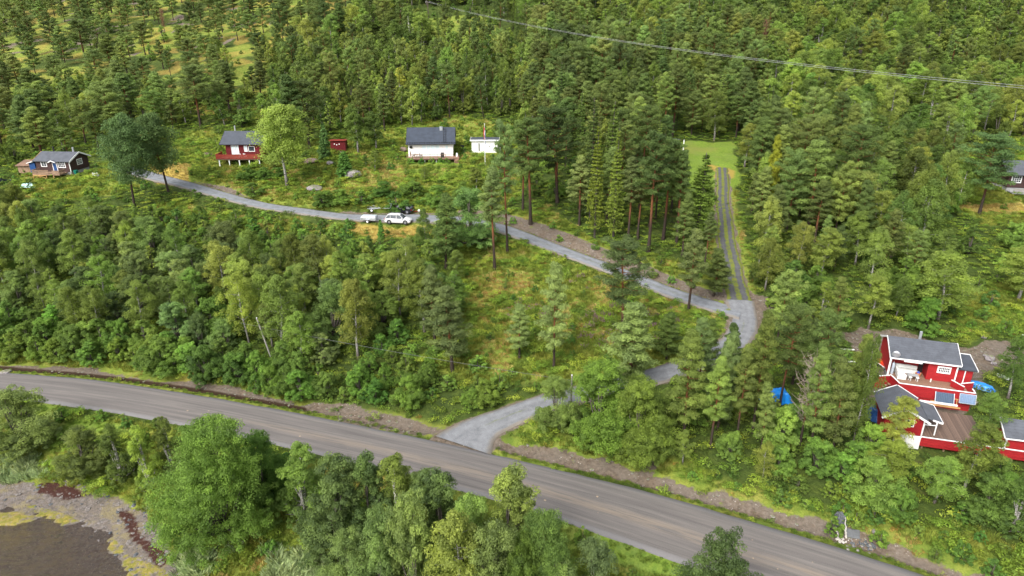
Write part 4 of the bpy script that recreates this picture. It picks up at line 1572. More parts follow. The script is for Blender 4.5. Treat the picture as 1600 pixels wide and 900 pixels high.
# pines right of the drive
tree('rowan_tree', 940, 690, 570, 120, 'large leafy tree beside the mouth of the gravel drive', (1.05, 1.05, 0.95))
tree('rowan_tree', 1000, 715, 600, 100, 'large leafy tree right beside the earth bank', (1.12, 0.98, 0.95))
tree('willow_tree', 870, 668, 592, 70, 'leafy bush tree overhanging the gravel drive', LITE)
for i, (bx, by, tp, wd, md, tn, lb) in enumerate([
        (1078, 690, 522, 78, 1, LITE, 'pale thick pine, first of the grove right of the leafy trees'),
        (1120, 700, 560, 56, 0, LITE, 'pine low in the grove between two paler ones'),
        (1132, 672, 520, 60, 3, GREY, 'broad pine, second row of the grove'),
        (1163, 690, 542, 52, 0, (1.1, 1.1, 1), 'pine with an orange trunk at the left of the blue tarpaulin'),
        (1192, 676, 492, 66, 1, (1.2, 1.2, 1), 'tall pine whose crown stands over the blue tarpaulin'),
        (1198, 712, 600, 46, 5, (1, 1, 1), 'short pine before the blue tarpaulin'),
        (1232, 640, 482, 62, 2, (1, 1, 1), 'tall pine behind the bare grey tree'),
        (1283, 704, 548, 56, 1, (1.05, 1.05, 1), 'pine directly right of the bare grey tree'),
        (1290, 660, 496, 62, 2, DARK, 'dark pine in the back row of the grove'),
        (1318, 706, 560, 60, 3, (1, 1, 1), 'dense pine in the right half of the grove'),
        (1345, 672, 528, 52, 0, LITE, 'pale pointed pine near the red main cabin'),
        (1100, 640, 495, 56, 0, GREY, 'pine in the back of the grove above the gravel drive'),
        (1250, 600, 478, 56, 3, (1, 1, 1), 'pine at the dirt yard entrance')]):
    tree('pine_tree', bx, by, tp, wd, lb, tn, model=md)
tree('birch_tree', 1352, 690, 535, 50, 'olive birch between the pine grove and the red main cabin', (1.1, 1.05, 1))
tree('birch_tree', 1404, 706, 620, 52, 'olive birch hanging over the roof of the lower red cabin', (1.05, 1.0, 1.0))
tree('birch_tree', 1400, 765, 692, 66, 'bright yellow-green birch under the white board wall', (1.3, 1.25, 1))
tree('birch_tree', 1522, 775, 655, 66, 'tall birch with a white stem right before the terrace rail', (1.15, 1.1, 1))
tree('birch_tree', 1470, 785, 712, 70, 'birch below the middle of the terrace')
tree('birch_tree', 1600, 830, 735, 70, 'birch at the right edge under the third red cabin', DARK)
tree('birch_tree', 1592, 622, 524, 46, 'white stemmed birch at the right edge beside the dirt yard', (1.1, 1.1, 1.1), model=3)
tree('birch_tree', 1549, 690, 612, 46, 'small birch between the terrace and the grass by the yard')
SHIFT = False
tree('pine_tree', 1530, 334, 214, 84, 'wide bushy pine with a bare leaning trunk left of the far brown house', (0.95, 1.08, 1.3), model=4)
tree('pine_tree', 1197, 345, 213, 34, 'yellow tipped young pine above the right side of the wheel track', (2.0, 1.55, 0.6), model=3)
tree('pine_tree', 1178, 300, 185, 60, 'pine at the upper right corner of the clearing', model=1)
tree('birch_tree', 1465, 500, 396, 84, 'wide birch with a forked pale stem above the dirt yard', (1.05, 1.05, 1))
tree('birch_tree', 1590, 470, 392, 70, 'birch at the right edge above the yellow grass')

# ---- what has to stay in sight: (pixel, pixel, depth)
OPEN = []


def keep(x0, y0, x1, y1, sx=12, sy=10, dz=None):
    for a in np.arange(x0, x1 + .1, sx):
        for b in np.arange(y0, y1 + .1, sy):
            P = hit(a, dz or b)
            OPEN.append((a, b, float(proj(*P)[2])))


keep(634, 200, 714, 262, dz=258)
keep(736, 215, 780, 240, dz=240)
keep(342, 205, 408, 250, dz=250)
keep(45, 235, 142, 275, dz=278)
keep(516, 218, 542, 234, dz=236)
keep(1380, 522, 1525, 625, dz=600)
keep(1440, 628, 1600, 700, dz=700)
keep(1568, 258, 1600, 298, dz=300)
keep(565, 322, 662, 352)
keep(740, 352, 760, 356)
for i in range(0, len(UP_PX) - 1):
    for t in (0.0, 0.33, 0.66):
        a = UP_PX[i][0] * (1 - t) + UP_PX[i + 1][0] * t
        b = UP_PX[i][1] * (1 - t) + UP_PX[i + 1][1] * t
        if 740 < a < 1125 or 205 < a < 665:
            OPEN.append((a, b, float(proj(*hit(a, b))[2])))
for a, b in TR_PX[1:]:
    OPEN.append((a - 7, b, float(proj(*hit(a, b))[2])))
    OPEN.append((a + 7, b, float(proj(*hit(a, b))[2])))
for a, b in DR_PX[:5] + [(760, 690), (1163, 510)]:
    OPEN.append((a, b, float(proj(*hit(a, b))[2])))
for a, b in MAIN_PX:
    if -50 < a < 1400:
        OPEN.append((a, b - 18, float(proj(*hit(a, b - 18))[2])))
keep(1085, 235, 1142, 285, 14, 12)
keep(1340, 532, 1380, 545, 20, 8)
keep(1530, 545, 1600, 560, 20, 8)
keep(740, 400, 940, 540, 20, 14)
keep(280, 240, 330, 260, 16, 10)
keep(440, 300, 540, 320, 16, 10)
keep(580, 270, 740, 310, 16, 10)
keep(790, 330, 900, 375, 16, 10)
keep(560, 356, 640, 364, 16, 8)
keep(1505, 340, 1560, 345, 16, 8)
keep(1185, 603, 1225, 618, 10, 8, dz=640)
keep(500, 630, 700, 672, 20, 10)
keep(1310, 825, 1360, 860, 12, 8)
keep(1000, 720, 1300, 800, 30, 30, dz=None)
_a, _b = hit(427, 568), hit(892, 634)
for t in np.linspace(-0.08, 0.97, 30):
    OPEN.append((402 + (888 - 402) * t, 512 + (592 - 512) * t, float(proj(*_a)[2]) * (1 - t) + float(proj(*_b)[2]) * t - 0.3))
for t in (0.0, 0.3, 0.6, 0.9):
    OPEN.append((402 + 12 * t, 499 + 38 * t, float(proj(*_a)[2]) - 0.3))
OPEN_A = np.array([o for o in OPEN if not (1000 <= o[0] <= 1300 and 720 <= o[1] <= 800 and o[1] < 700 + (o[0] - 900) * 0.28)])

# ---- woodland regions: ground polygon in the photograph, spacing, mix and sizes; the first that holds a spot wins
# (species, weight, height lo, hi, width/height)
REG = [
    ('beach', [(-400, 700), (60, 745), (200, 790), (260, 860), (300, 1000), (-400, 1000)], 0, []),
    ('verge_low', [(-400, 585), (0, 600), (400, 660), (740, 735), (1100, 840), (1400, 940), (1700, 1050), (1700, 1300), (-400, 1300)], 3.4,
     [('leafy_shrub', 1, 0.8, 1.8)]),
    ('open_meadow', [(742, 350), (850, 385), (1000, 440), (1120, 484), (1180, 490), (1180, 540), (1060, 600), (860, 625), (740, 575), (728, 470), (705, 430), (705, 385)], 2.9,
     [('leafy_shrub', 12, 0.5, 1.2), ('birch_tree', 1, 1.8, 3.6)]),
    ('house_meadow', [(150, 262), (215, 228), (330, 196), (500, 215), (620, 205), (700, 188), (800, 190), (822, 262), (800, 330), (742, 345), (200, 345), (0, 320), (-60, 270), (60, 262)], 3.6,
     [('leafy_shrub', 8, 0.7, 2.0), ('birch_tree', 0.6, 2.5, 4.5)]),
    ('strip', [(740, 345), (780, 325), (860, 322), (930, 376), (1010, 398), (1135, 445), (1130, 490), (1060, 462), (900, 404)], 3.0,
     [('leafy_shrub', 5, 0.7, 1.6)]),
    ('shrub_slope', [(150, 300), (330, 318), (540, 350), (700, 352), (705, 385), (560, 395), (420, 425), (300, 410), (150, 370), (60, 350)], 2.1,
     [('leafy_shrub', 6, 1.4, 2.8), ('birch_tree', 0.8, 3.0, 4.5), ('alder_bush', 2, 2, 3.2)]),
    ('under_cars', [(540, 366), (720, 362), (730, 430), (700, 450), (540, 440)], 2.8, [('alder_bush', 2, 2.5, 3.8), ('birch_tree', 2, 3, 5)]),
    ('front_bushes', [(-300, 478), (0, 500), (150, 530), (300, 553), (480, 585), (560, 612), (720, 640), (860, 598), (880, 606), (800, 640), (715, 664), (560, 640), (400, 612), (250, 578), (100, 566), (-300, 545)], 1.8,
     [('alder_bush', 6, 3.1, 4.5), ('leafy_shrub', 1, 1.8, 2.6)]),
    ('belt_edge', [(560, 545), (740, 545), (880, 600), (720, 650), (560, 620)], 2.0, [('alder_bush', 5, 1.6, 2.8), ('leafy_shrub', 3, 1.2, 2.2)]),
    ('birch_belt', [(-300, 300), (0, 330), (60, 345), (150, 365), (300, 400), (420, 420), (560, 430), (705, 420), (735, 470), (730, 560), (560, 600), (300, 565), (0, 530), (-300, 500)], 2.75,
     [('birch_tree', 6, 6.2, 8.8), ('willow_tree', 4, 5.2, 7.5), ('alder_bush', 1.5, 4, 5.5)]),
    ('grove_under', [(1030, 690), (1100, 640), (1370, 640), (1440, 690), (1440, 740), (1620, 760), (1620, 850), (1400, 810), (1270, 775), (1150, 742), (1040, 722)], 1.85,
     [('alder_bush', 6, 2.6, 4.4), ('leafy_shrub', 1.5, 1.2, 2.2), ('birch_tree', 0.7, 3.5, 5.5)]),
    ('bank_right', [(1030, 715), (1150, 740), (1270, 775), (1400, 808), (1700, 880), (1700, 960), (1400, 860), (1250, 805), (1050, 745)], 1.9, [('leafy_shrub', 1, 0.8, 1.8)]),
    ('drive_side', [(830, 655), (880, 620), (1030, 600), (1040, 690), (1000, 712), (900, 690)], 2.4, [('alder_bush', 5, 2.5, 4.0), ('leafy_shrub', 1, 1.5, 2.2)]),
    ('yard', [(1325, 515), (1480, 520), (1700, 530), (1700, 640), (1540, 660), (1540, 700), (1700, 720), (1700, 760), (1440, 740), (1370, 640), (1330, 600)], 0, []),
    ('yard_edge', [(1480, 420), (1700, 400), (1700, 530), (1480, 520)], 3.4, [('leafy_shrub', 4, 1.2, 2.4), ('birch_tree', 1, 3, 5)]),
    ('grove', [(1040, 575), (1170, 500), (1340, 540), (1380, 640), (1100, 645)], 4.2, [('pine_tree', 3, 7, 10), ('alder_bush', 2, 2.5, 4)]),
    ('clearing', [(1040, 222), (1150, 222), (1152, 262), (1185, 480), (1160, 500), (1128, 460), (1110, 300), (1040, 292)], 0, []),
    ('pine_row', [(800, 262), (830, 240), (1050, 290), (1115, 300), (1125, 440), (1010, 396), (930, 374), (860, 320), (815, 320)], 3.6,
     [('slim_pine', 3, 11, 14), ('pine_tree', 2, 8, 12), ('alder_bush', 2.5, 2.5, 4.5), ('spruce_tree', 0.5, 8, 13)]),
    ('brown_house', [(1490, 232), (1700, 200), (1700, 352), (1545, 360), (1500, 325)], 5, [('leafy_shrub', 1, 1, 2)]),
    ('right_forest_edge', [(1180, 440), (1340, 455), (1480, 470), (1480, 535), (1330, 520), (1240, 498), (1180, 490)], 2.5, [('alder_bush', 3, 3.2, 5.0), ('birch_tree', 2, 6, 9), ('leafy_shrub', 1, 1.2, 2.2)]),
    ('right_pines', [(1150, 230), (1330, 230), (1350, 300), (1370, 480), (1180, 490), (1185, 400), (1152, 290)], 3.5, [('pine_tree', 6, 9, 13), ('birch_tree', 2.2, 7, 10), ('alder_bush', 1, 3, 4)]),
    ('right_birches', [(1330, 200), (1700, 200), (1700, 420), (1480, 520), (1370, 480), (1350, 300)], 3.3, [('birch_tree', 7, 7, 10.5), ('pine_tree', 1.3, 9, 12), ('alder_bush', 1.5, 3.5, 5)]),
    ('left_wood', [(-400, 150), (150, 150), (420, 150), (430, 205), (330, 196), (210, 228), (60, 262), (-60, 272), (-400, 290)], 4.2,
     [('pine_tree', 5, 8, 11.5), ('birch_tree', 5, 6, 8.5), ('leafy_shrub', 2, 1.2, 2.4)]),
    ('pole_glade', [(640, 12), (760, 12), (800, 45), (760, 62), (650, 44)], 4.0, [('leafy_shrub', 5, 1, 2.2), ('birch_tree', 1, 3, 5)]),
    ('behind_house', [(420, 90), (820, 90), (830, 262), (800, 190), (700, 186), (620, 205), (500, 215), (430, 205)], 3.1, [('birch_tree', 8, 7.0, 10), ('pine_tree', 1.6, 9, 12), ('leafy_shrub', 1, 1.5, 2.5)]),
    ('mid_forest', [(820, 90), (1180, 90), (1180, 230), (1040, 222), (1040, 292), (820, 262)], 3.6, [('pine_tree', 6, 10, 14), ('spruce_tree', 1.6, 9, 14), ('birch_tree', 1.5, 7, 10), ('slim_pine', 1, 11, 14)]),
    ('far_left', [(-500, -400), (560, -400), (560, 40), (430, 90), (430, 150), (-500, 150)], 7.6, [('pine_tree', 8, 8, 11), ('birch_tree', 1.5, 4.5, 7), ('leafy_shrub', 2, 1, 2)]),
    ('far_mid', [(560, -400), (1180, -400), (1180, 90), (430, 90)], 4.8, [('birch_tree', 6, 8, 11), ('pine_tree', 3, 9, 12.5), ('spruce_tree', 1.4, 8, 12)]),
    ('far_right', [(1180, -400), (2200, -400), (2200, 200), (1180, 230)], 4.4, [('birch_tree', 9, 7.5, 10.5), ('pine_tree', 0.7, 8, 11), ('spruce_tree', 0.5, 8, 11)]),
]
REGNAME = {
    'verge_low': 'the shore verge', 'open_meadow': 'the wild meadow', 'house_meadow': 'the upper cabin meadow',
    'strip': 'the strip above the bank', 'shrub_slope': 'the upper road slope', 'under_cars': 'the slope below the cars',
    'front_bushes': 'the asphalt road hedge', 'belt_edge': 'the lower meadow rim', 'birch_belt': 'the birch belt',
    'grove_under': 'the pine grove thicket', 'bank_right': 'the right roadside bank', 'drive_side': 'the gravel drive corner',
    'yard_edge': 'the yellow grass above the dirt yard', 'grove': 'the pine grove', 'pine_row': 'the wood before the clearing',
    'brown_house': 'the far brown house plot', 'right_forest_edge': 'the dirt yard wood edge', 'right_pines': 'the track-side pine wood',
    'right_birches': 'the birch wood on the right', 'left_wood': 'the dark cabin wood', 'pole_glade': 'the glade with the utility pole',
    'behind_house': 'the wood behind the white house', 'mid_forest': 'the tall wood', 'far_left': 'the sparse upper-left hillside',
    'far_mid': 'the top hillside wood', 'far_right': 'the upper-right birch hillside', 'beyond': 'the woods beyond'}


def fill_regions():
    rg = np.random.default_rng(5)
    base = 0.9
    X, Y = np.meshgrid(np.arange(-290, 290, base), np.arange(36, 330, base))
    X = X.ravel() + rg.uniform(-.45, .45, X.size)
    Y = Y.ravel() + rg.uniform(-.45, .45, X.size)
    PX, PY, D = proj(X, Y, 20 + 0 * X)
    m = (PX > -420) & (PX < 2020) & (PY < 1400)
    X, Y = X[m], Y[m]
    Zg = ground_z(X, Y)
    PX, PY, D = proj(X, Y, Zg)
    m = (PX > -230) & (PX < 1830) & (PY > -190) & (PY < 1060)
    X, Y, Zg, PX, PY, D = [a[m] for a in (X, Y, Zg, PX, PY, D)]
    reg = np.full(len(X), -1)
    for i, (nm_, poly, spc, mix) in enumerate(REG):
        ins = poly_in(poly, PX, PY) & (reg < 0)
        reg[ins] = i
    near = np.full(len(X), 99.0)
    for P, W in ((dr_p, dr_w), (tr_p, tr_w), (up_p, up_w), (main_line, main_w + 0.2)):
        d, _, hw, sg = line_near(dict(p=P, w=W, dec=3), X, Y)
        near = np.minimum(near, d - hw)
    ins = poly_in(_sea, X, Y)
    near = np.where(ins | (poly_dist(_sea, X, Y) < 5.5), 0, near)
    order = rg.permutation(len(X))
    cell = {}
    ex = [(t['x'], t['y'], min(t['W'] * 0.30, 1.6)) for t in TREES]
    for x, y, r in ex:
        cell.setdefault((int(x // 5), int(y // 5)), []).append((x, y, r))
    pads = [(p[0], p[1], max(p[2], p[3]) + 0.6) for p in PADS]
    for i in order:
        r = reg[i]
        if r < 0 or REG[r][2] == 0:
            continue
        nm_, poly, spc, mix = REG[r]
        x, y = X[i], Y[i]
        wts = [q[1] for q in mix]
        k = rg.choice(len(mix), p=np.array(wts) / sum(wts))
        kind, _, h0, h1 = mix[k]
        H = rg.uniform(h0, h1)
        H *= (0.80 + 0.34 * float(fbm(x / 12, y / 12, 66))) * rg.choice([0.72, 0.9, 1.0, 1.05, 1.12]) if H > 4 else 1.0
        proto = LIB[kind][0]
        W = H * proto['W'] / proto['H'] * rg.uniform(0.85, 1.2)
        if kind == 'pine_tree':
            W = max(W, 0.44 * H)
        if kind == 'birch_tree':
            W = max(W, (0.66 if nm_ in ('far_right', 'far_mid') else (0.44 if nm_ == 'behind_house' else 0.56)) * H)
        if kind == 'pine_tree' and nm_ in ('far_left', 'left_wood'):
            W = max(W, rg.uniform(0.58, 0.78) * H)
        elif kind == 'pine_tree' and nm_ in ('right_pines', 'mid_forest', 'far_mid'):
            W = max(W, rg.uniform(0.44, 0.58) * H)
        if kind == 'leafy_shrub':
            W = H * 1.1
        if near[i] < (0.3 + W * 0.36 if kind != 'leafy_shrub' else 0.25 + W * .45):
            continue
        if any((x - a) ** 2 + (y - b) ** 2 < q * q for a, b, q in pads):
            continue
        rad = spc * rg.uniform(0.42, 0.56)
        ci, cj = int(x // 5), int(y // 5)
        ok = True
        for a in (-1, 0, 1):
            for b in (-1, 0, 1):
                for (qx, qy, qr) in cell.get((ci + a, cj + b), ()):
                    if (x - qx) ** 2 + (y - qy) ** 2 < (rad + qr) ** 2:
                        ok = False
                        break
                if not ok:
                    break
            if not ok:
                break
        if not ok:
            continue
        # does it stand in front of something that shows in the photograph?
        tpx, tpy, td = proj(x, y, Zg[i] + H)
        mid = td
        hwp = W / 2 * F / mid
        o = OPEN_A
        u = np.clip((o[:, 1] - tpy) / max(1.0, PY[i] - tpy), 0, 1)
        cx = tpx + (PX[i] - tpx) * u
        hit_ = (o[:, 2] > D[i] + 0.2) & (o[:, 1] > tpy - 2) & (o[:, 1] < PY[i]) & (np.abs(o[:, 0] - cx) < hwp * 0.95 + 2)
        if kind == 'leafy_shrub' and H < 1.35 and nm_ in ('open_meadow', 'house_meadow', 'strip'):
            hit_ = hit_ & (o[:, 1] < tpy)
        if hit_.any():
            if kind != 'leafy_shrub' and H > 2:
                # a low bush may still fit
                kind, H = 'leafy_shrub', rg.uniform(0.6, 1.2)
                W = H * 1.1
                tpx, tpy, td = proj(x, y, Zg[i] + H)
                hit_ = (o[:, 2] > D[i] + 0.2) & (o[:, 1] > tpy - 1) & (o[:, 1] < PY[i]) & (np.abs(o[:, 0] - PX[i]) < W / 2 * F / td + 1)
                if hit_.any():
                    continue
            else:
                continue
        cell.setdefault((ci, cj), []).append((x, y, rad))
        tn = rg.uniform(0.90, 1.24)
        tone = (tn * rg.uniform(0.92, 1.12), tn, tn * rg.uniform(0.9, 1.15))
        TREES.append(dict(kind=kind, x=x, y=y, z=Zg[i], H=H, W=W, reg=nm_, tone=tone, ex=False, label=None, group=None, model=None))


fill_regions()

KINDNAME = {'pine_tree': ('pine_tree', 'pine', 'pine', 'tree'), 'slim_pine': ('pine_tree', 'slim bare-stemmed pine', 'pine', 'tree'), 'spruce_tree': ('spruce_tree', 'spruce', 'spruce', 'tree'),
            'birch_tree': ('birch_tree', 'birch', 'birch', 'tree'), 'alder_bush': ('alder_bush', 'leafy alder bush', 'alder', 'bush'),
            'willow_tree': ('willow_tree', 'grey-green willow', 'willow', 'tree'), 'rowan_tree': ('rowan_tree', 'broad leafy tree', 'rowan', 'tree'),
            'tall_tree': ('broadleaf_tree', 'tall tree', 'tree', 'tree'), 'leafy_shrub': ('leafy_shrub', 'low leafy shrub', 'shrub', 'shrub'),
            'juniper_bush': ('juniper_bush', 'juniper', 'juniper', 'bush')}


def tree_size_key(t):
    px, py, d = proj(t['x'], t['y'], t['z'] + t['H'] * 0.7)
    inside = (-40 < px < 1640) and (-30 < py < 930)
    bpx, bpy_, bd = proj(t['x'], t['y'], t['z'])
    return (t['H'] * t['W'] / float(d) ** 2) if inside else 0.0


def place_trees():
    rg = random.Random(3)
    byk = {}
    cells = {}
    for t in TREES:
        t['px'], t['d'] = float(proj(t['x'], t['y'], t['z'])[0]), float(proj(t['x'], t['y'], t['z'])[2])
        if not t['ex'] and tree_size_key(t) > 0:
            cells.setdefault(t['reg'], []).append(t)
    for r_, lst in cells.items():
        qx = np.quantile([t['px'] for t in lst], [0.2, 0.4, 0.6, 0.8])
        qd = np.quantile([t['d'] for t in lst], [0.25, 0.5, 0.75])
        for t in lst:
            a = ('far left', 'left', 'middle', 'right', 'far right')[int(np.searchsorted(qx, t['px']))]
            b = ('front', 'second row', 'third row', 'back')[int(np.searchsorted(qd, t['d']))]
            t['cell'] = b + ' ' + a
    for t in TREES:
        t['key'] = 1e6 if t['ex'] else tree_size_key(t)
        byk.setdefault(KINDNAME[t['kind']][0], []).append(t)
    rest = []
    ngroup = {}
    for k, lst in byk.items():
        lst.sort(key=lambda t: -t['key'])
        one = [t for t in lst[:292] if t['key'] > 0]
        rest += lst[len(one):]
        for t in one:
            models = LIB[t['kind']]
            m = models[t['model'] % len(models)] if t['model'] is not None else models[rg.randrange(len(models))]
            nm_, words_, cat, what = KINDNAME[t['kind']]
            if t['label']:
                label, group = t['label'], None
            else:
                d = float(proj(t['x'], t['y'], t['z'])[2])
                size = 'tall' if t['H'] > 9.5 else ('mid-height' if t['H'] > 5.5 else ('small' if t['H'] > 2.6 else 'low'))
                tone = t['tone'][1]
                sh = 'pale' if tone > 1.13 else ('dark' if tone < 1.0 else 'mid green')
                wide = 'broad' if t['W'] > 0.56 * t['H'] else 'narrow'
                if t['kind'] in ('leafy_shrub', 'alder_bush'):
                    wide = 'broad' if t['W'] > 1.0 * t['H'] else 'narrow'
                if t['kind'] == 'slim_pine':
                    words_ = 'bare-stemmed pine'
                words_ = words_.replace('leafy ', '').replace('low ', '').replace('grey-green ', '')
                label = '%s %s %s %s, %s of %s' % (size, sh, wide, words_, t['cell'], REGNAME[t['reg']])
                label = label.replace('mid green', 'green')
                plural = words_ + ('es' if words_[-1] in 'sh' else 's')
                group = '%s %s %s %s, %s of %s' % (size, sh, wide, plural, t['cell'], REGNAME[t['reg']])
            root = empty(nm_, (t['x'], t['y'], t['z']), rg.uniform(0, 6.28), label, cat if cat not in ('tree',) else 'tree', group)
            if cat in ('pine', 'birch', 'spruce', 'willow', 'rowan'):
                root['category'] = cat + ' tree'
            root.rotation_euler = (rg.gauss(0, 0.025), rg.gauss(0, 0.025), root.rotation_euler[2])
            root.scale = (t['W'] / m['W'], t['W'] / m['W'], t['H'] / m['H'])
            c = link('crown', m['crown'], root)
            c.color = (*t['tone'], 1)
            link('trunk', m['trunk'], root)
            root['size_share'] = 0.0
            del root['size_share']
    # the others, as masses
    groups = {'pine_tree': ('distant_pine_wood', 'pine_tree'), 'spruce_tree': ('distant_spruce_wood', 'spruce_tree'), 'birch_tree': ('distant_birch_wood', 'birch_tree')}
    fam = {}
    for t in rest:
        k = t['kind']
        if k in ('pine_tree', 'slim_pine', 'spruce_tree', 'birch_tree'):
            far = 'pine_tree' if k in ('pine_tree', 'slim_pine') else k
            fam.setdefault(('far', far), []).append(t)
        else:
            fam.setdefault(('near', k), []).append(t)
    for (a, k), lst in fam.items():
        src = FAR[k] if a == 'far' else LIB[k]
        name = {'pine_tree': 'distant_pine_wood', 'spruce_tree': 'distant_spruce_wood', 'birch_tree': 'distant_birch_wood', 'leafy_shrub': 'shrub_undergrowth',
                'alder_bush': 'alder_undergrowth'}.get(k, k.split('_')[0] + '_thicket')
        idx = np.array([rg.randrange(len(src)) for _ in lst])
        pos = [(t['x'], t['y'], t['z']) for t in lst]
        rot = [(rg.gauss(0, 0.04), rg.gauss(0, 0.04), rg.uniform(0, 6.28)) for _ in lst]
        scl = [(t['W'] / src[i]['W'], t['W'] / src[i]['W'], t['H'] / src[i]['H']) for t, i in zip(lst, idx)]
        scatter(name, [(s['crown'], s['trunk']) for s in src], pos, rot, scl, idx)
    print('TREES', {k: len(v) for k, v in byk.items()}, 'rest', len(rest))


place_trees()
# ------------------------------------------------------------------ ground cover
MAT['grass'] = foliage('grass_blades', (0.17, 0.22, 0.036), (0.28, 0.285, 0.060), 0.4, 0.02, shift=0.5)
MAT['herb'] = foliage('herb_leaves', (0.15, 0.23, 0.034), (0.26, 0.33, 0.048), 0.4, 0.02, shift=0.5)
MAT['lush'] = foliage('lush_grass', (0.11, 0.175, 0.028), (0.17, 0.225, 0.04), 0.4, 0.015, shift=0.3)
MAT['ochre'] = foliage('ochre_heath', (0.26, 0.13, 0.035), (0.34, 0.22, 0.06), 0.3, 0.02, shift=0.4)
MAT['straw'] = foliage('dry_straw', (0.38, 0.27, 0.09), (0.44, 0.38, 0.14), 0.3, 0.015, shift=0.3)
MAT['reed'] = foliage('reed_blades', (0.26, 0.33, 0.16), (0.36, 0.42, 0.22), 0.3, 0.015, shift=0.3)
MAT['fireweed'] = foliage('fireweed_tops', (0.19, 0.11, 0.13), (0.27, 0.17, 0.17), 0.3, 0.02, shift=0.3)
MAT['darkherb'] = foliage('undergrowth', (0.07, 0.12, 0.02), (0.12, 0.17, 0.03), 0.3, 0.02, shift=0.5)


def grass_tuft(name, n, R, H, wd, mat, seed, spread=0.6):
    rg = np.random.default_rng(seed)
    a = rg.uniform(0, 6.283, n)
    r = R * np.sqrt(rg.uniform(0, 1, n))
    x, y = r * np.cos(a), r * np.sin(a)
    h = H * rg.uniform(0.55, 1.1, n) * (1.1 - 0.5 * (r / R) ** 2)
    b = a + rg.uniform(-1, 1, n)
    ox, oy = np.cos(b) * h * spread * rg.uniform(0.3, 1, n), np.sin(b) * h * spread * rg.uniform(0.3, 1, n)
    wx, wy = -np.sin(b + 0.4) * wd, np.cos(b + 0.4) * wd
    z0 = np.full(n, -0.06)
    V = np.stack([np.stack([x - wx, y - wy, z0], 1), np.stack([x + wx, y + wy, z0], 1),
                  np.stack([x + ox * .6 + wx * .8, y + oy * .6 + wy * .8, h * .75], 1), np.stack([x + ox, y + oy, h], 1)], 1).reshape(-1, 3)
    return quads_to_mesh(name, V, rg.uniform(0.75, 1.25, n), MAT[mat])


def herb_clump(name, n, R, H, leaf, mat, seed, nl=5):
    rg = np.random.default_rng(seed)
    C = np.stack([rg.normal(0, R * .45, nl), rg.normal(0, R * .45, nl), rg.uniform(0.35, 0.8, nl) * H], 1)
    V, t = clumps_leaves(C, np.full(nl, R * 0.5), n // nl, leaf, rg.uniform(0.7, 1.3, nl), 1.2, 0.1, 0.8 * H / R * .7, 0.6, rg)
    V[:, 2] = np.maximum(V[:, 2], -0.05)
    return quads_to_mesh(name, V, t, MAT[mat])


def fireweed(name, seed, top='fireweed'):
    rg = np.random.default_rng(seed)
    n = 12
    P = rg.normal(0, 0.28, (n, 3))
    V1, T1 = [], []
    pts = []
    for i in range(n):
        h = rg.uniform(0.7, 1.15)
        k = 9
        z = rg.uniform(0.72, 1.0, k) * h
        pts.append(np.stack([np.full(k, P[i, 0]), np.full(k, P[i, 1]), z], 1) + rg.normal(0, 0.03, (k, 3)))
    V = leaf_quads(np.concatenate(pts), 0.055, 1.2, 0.2, rng=rg)
    return quads_to_mesh(name, V, rg.uniform(0.8, 1.2, len(V) // 4), MAT[top])


def fw_green(name, seed):
    rg = np.random.default_rng(seed)
    P = np.stack([rg.normal(0, 0.28, 150), rg.normal(0, 0.28, 150), rg.uniform(0.05, 0.75, 150)], 1)
    V = leaf_quads(P, 0.07, 1.6, 0.3, rng=rg)
    return quads_to_mesh(name, V, rg.uniform(0.8, 1.2, 150), MAT['herb'])


COVER = {
    'grass': [(grass_tuft('grass_tuft', 90, 0.55, 0.45, 0.02, 'grass', 201),), (grass_tuft('grass_tuft', 70, 0.45, 0.6, 0.02, 'grass', 202),)],
    'lush': [(grass_tuft('lush_tuft', 110, 0.6, 0.3, 0.022, 'lush', 203),)],
    'herb': [(herb_clump('herb', 90, 0.5, 0.5, 0.08, 'herb', 204),), (herb_clump('herb', 110, 0.65, 0.7, 0.09, 'herb', 205),), (herb_clump('herb', 80, 0.5, 0.35, 0.08, 'lush', 206),)],
    'ochre': [(herb_clump('heath', 80, 0.5, 0.35, 0.06, 'ochre', 207),), (grass_tuft('straw_tuft', 80, 0.5, 0.4, 0.02, 'straw', 208),)],
    'straw': [(grass_tuft('straw_tuft', 90, 0.55, 0.3, 0.022, 'straw', 209, 1.0),)],
    'reed': [(grass_tuft('reed_tuft', 110, 0.6, 0.7, 0.02, 'reed', 210, 0.8),)],
    'fireweed': [(fw_green('fireweed_leaf', 211), fireweed('fireweed_top', 212)), (fw_green('fireweed_leaf', 213), fireweed('fireweed_top', 214))],
    'dark': [(herb_clump('undergrowth', 70, 0.6, 0.5, 0.09, 'darkherb', 215),), (herb_clump('undergrowth', 70, 0.6, 0.4, 0.09, 'herb', 216),)],
}
REED = gp([(0, 718), (60, 712), (75, 740), (40, 760), (-20, 752)])
REED2 = gp([(265, 868), (330, 850), (520, 870), (560, 960), (270, 960)])
FWP = [gp(p) for p in ([(905, 500), (1000, 480), (1060, 510), (1040, 560), (950, 560), (900, 540)], [(850, 385), (880, 398), (870, 412), (845, 402)],
                       [(885, 430), (930, 440), (920, 455), (880, 445)], [(1040, 470), (1075, 478), (1070, 495), (1040, 490)], [(800, 470), (870, 490), (850, 520), (790, 500)])]


OCH = [gp(p) for p in ([(755, 425), (840, 430), (828, 458), (765, 452)], [(920, 432), (965, 442), (955, 466), (915, 452)], [(640, 262), (600, 250), (560, 300), (620, 305)], [(760, 520), (800, 515), (800, 560), (750, 560)])]


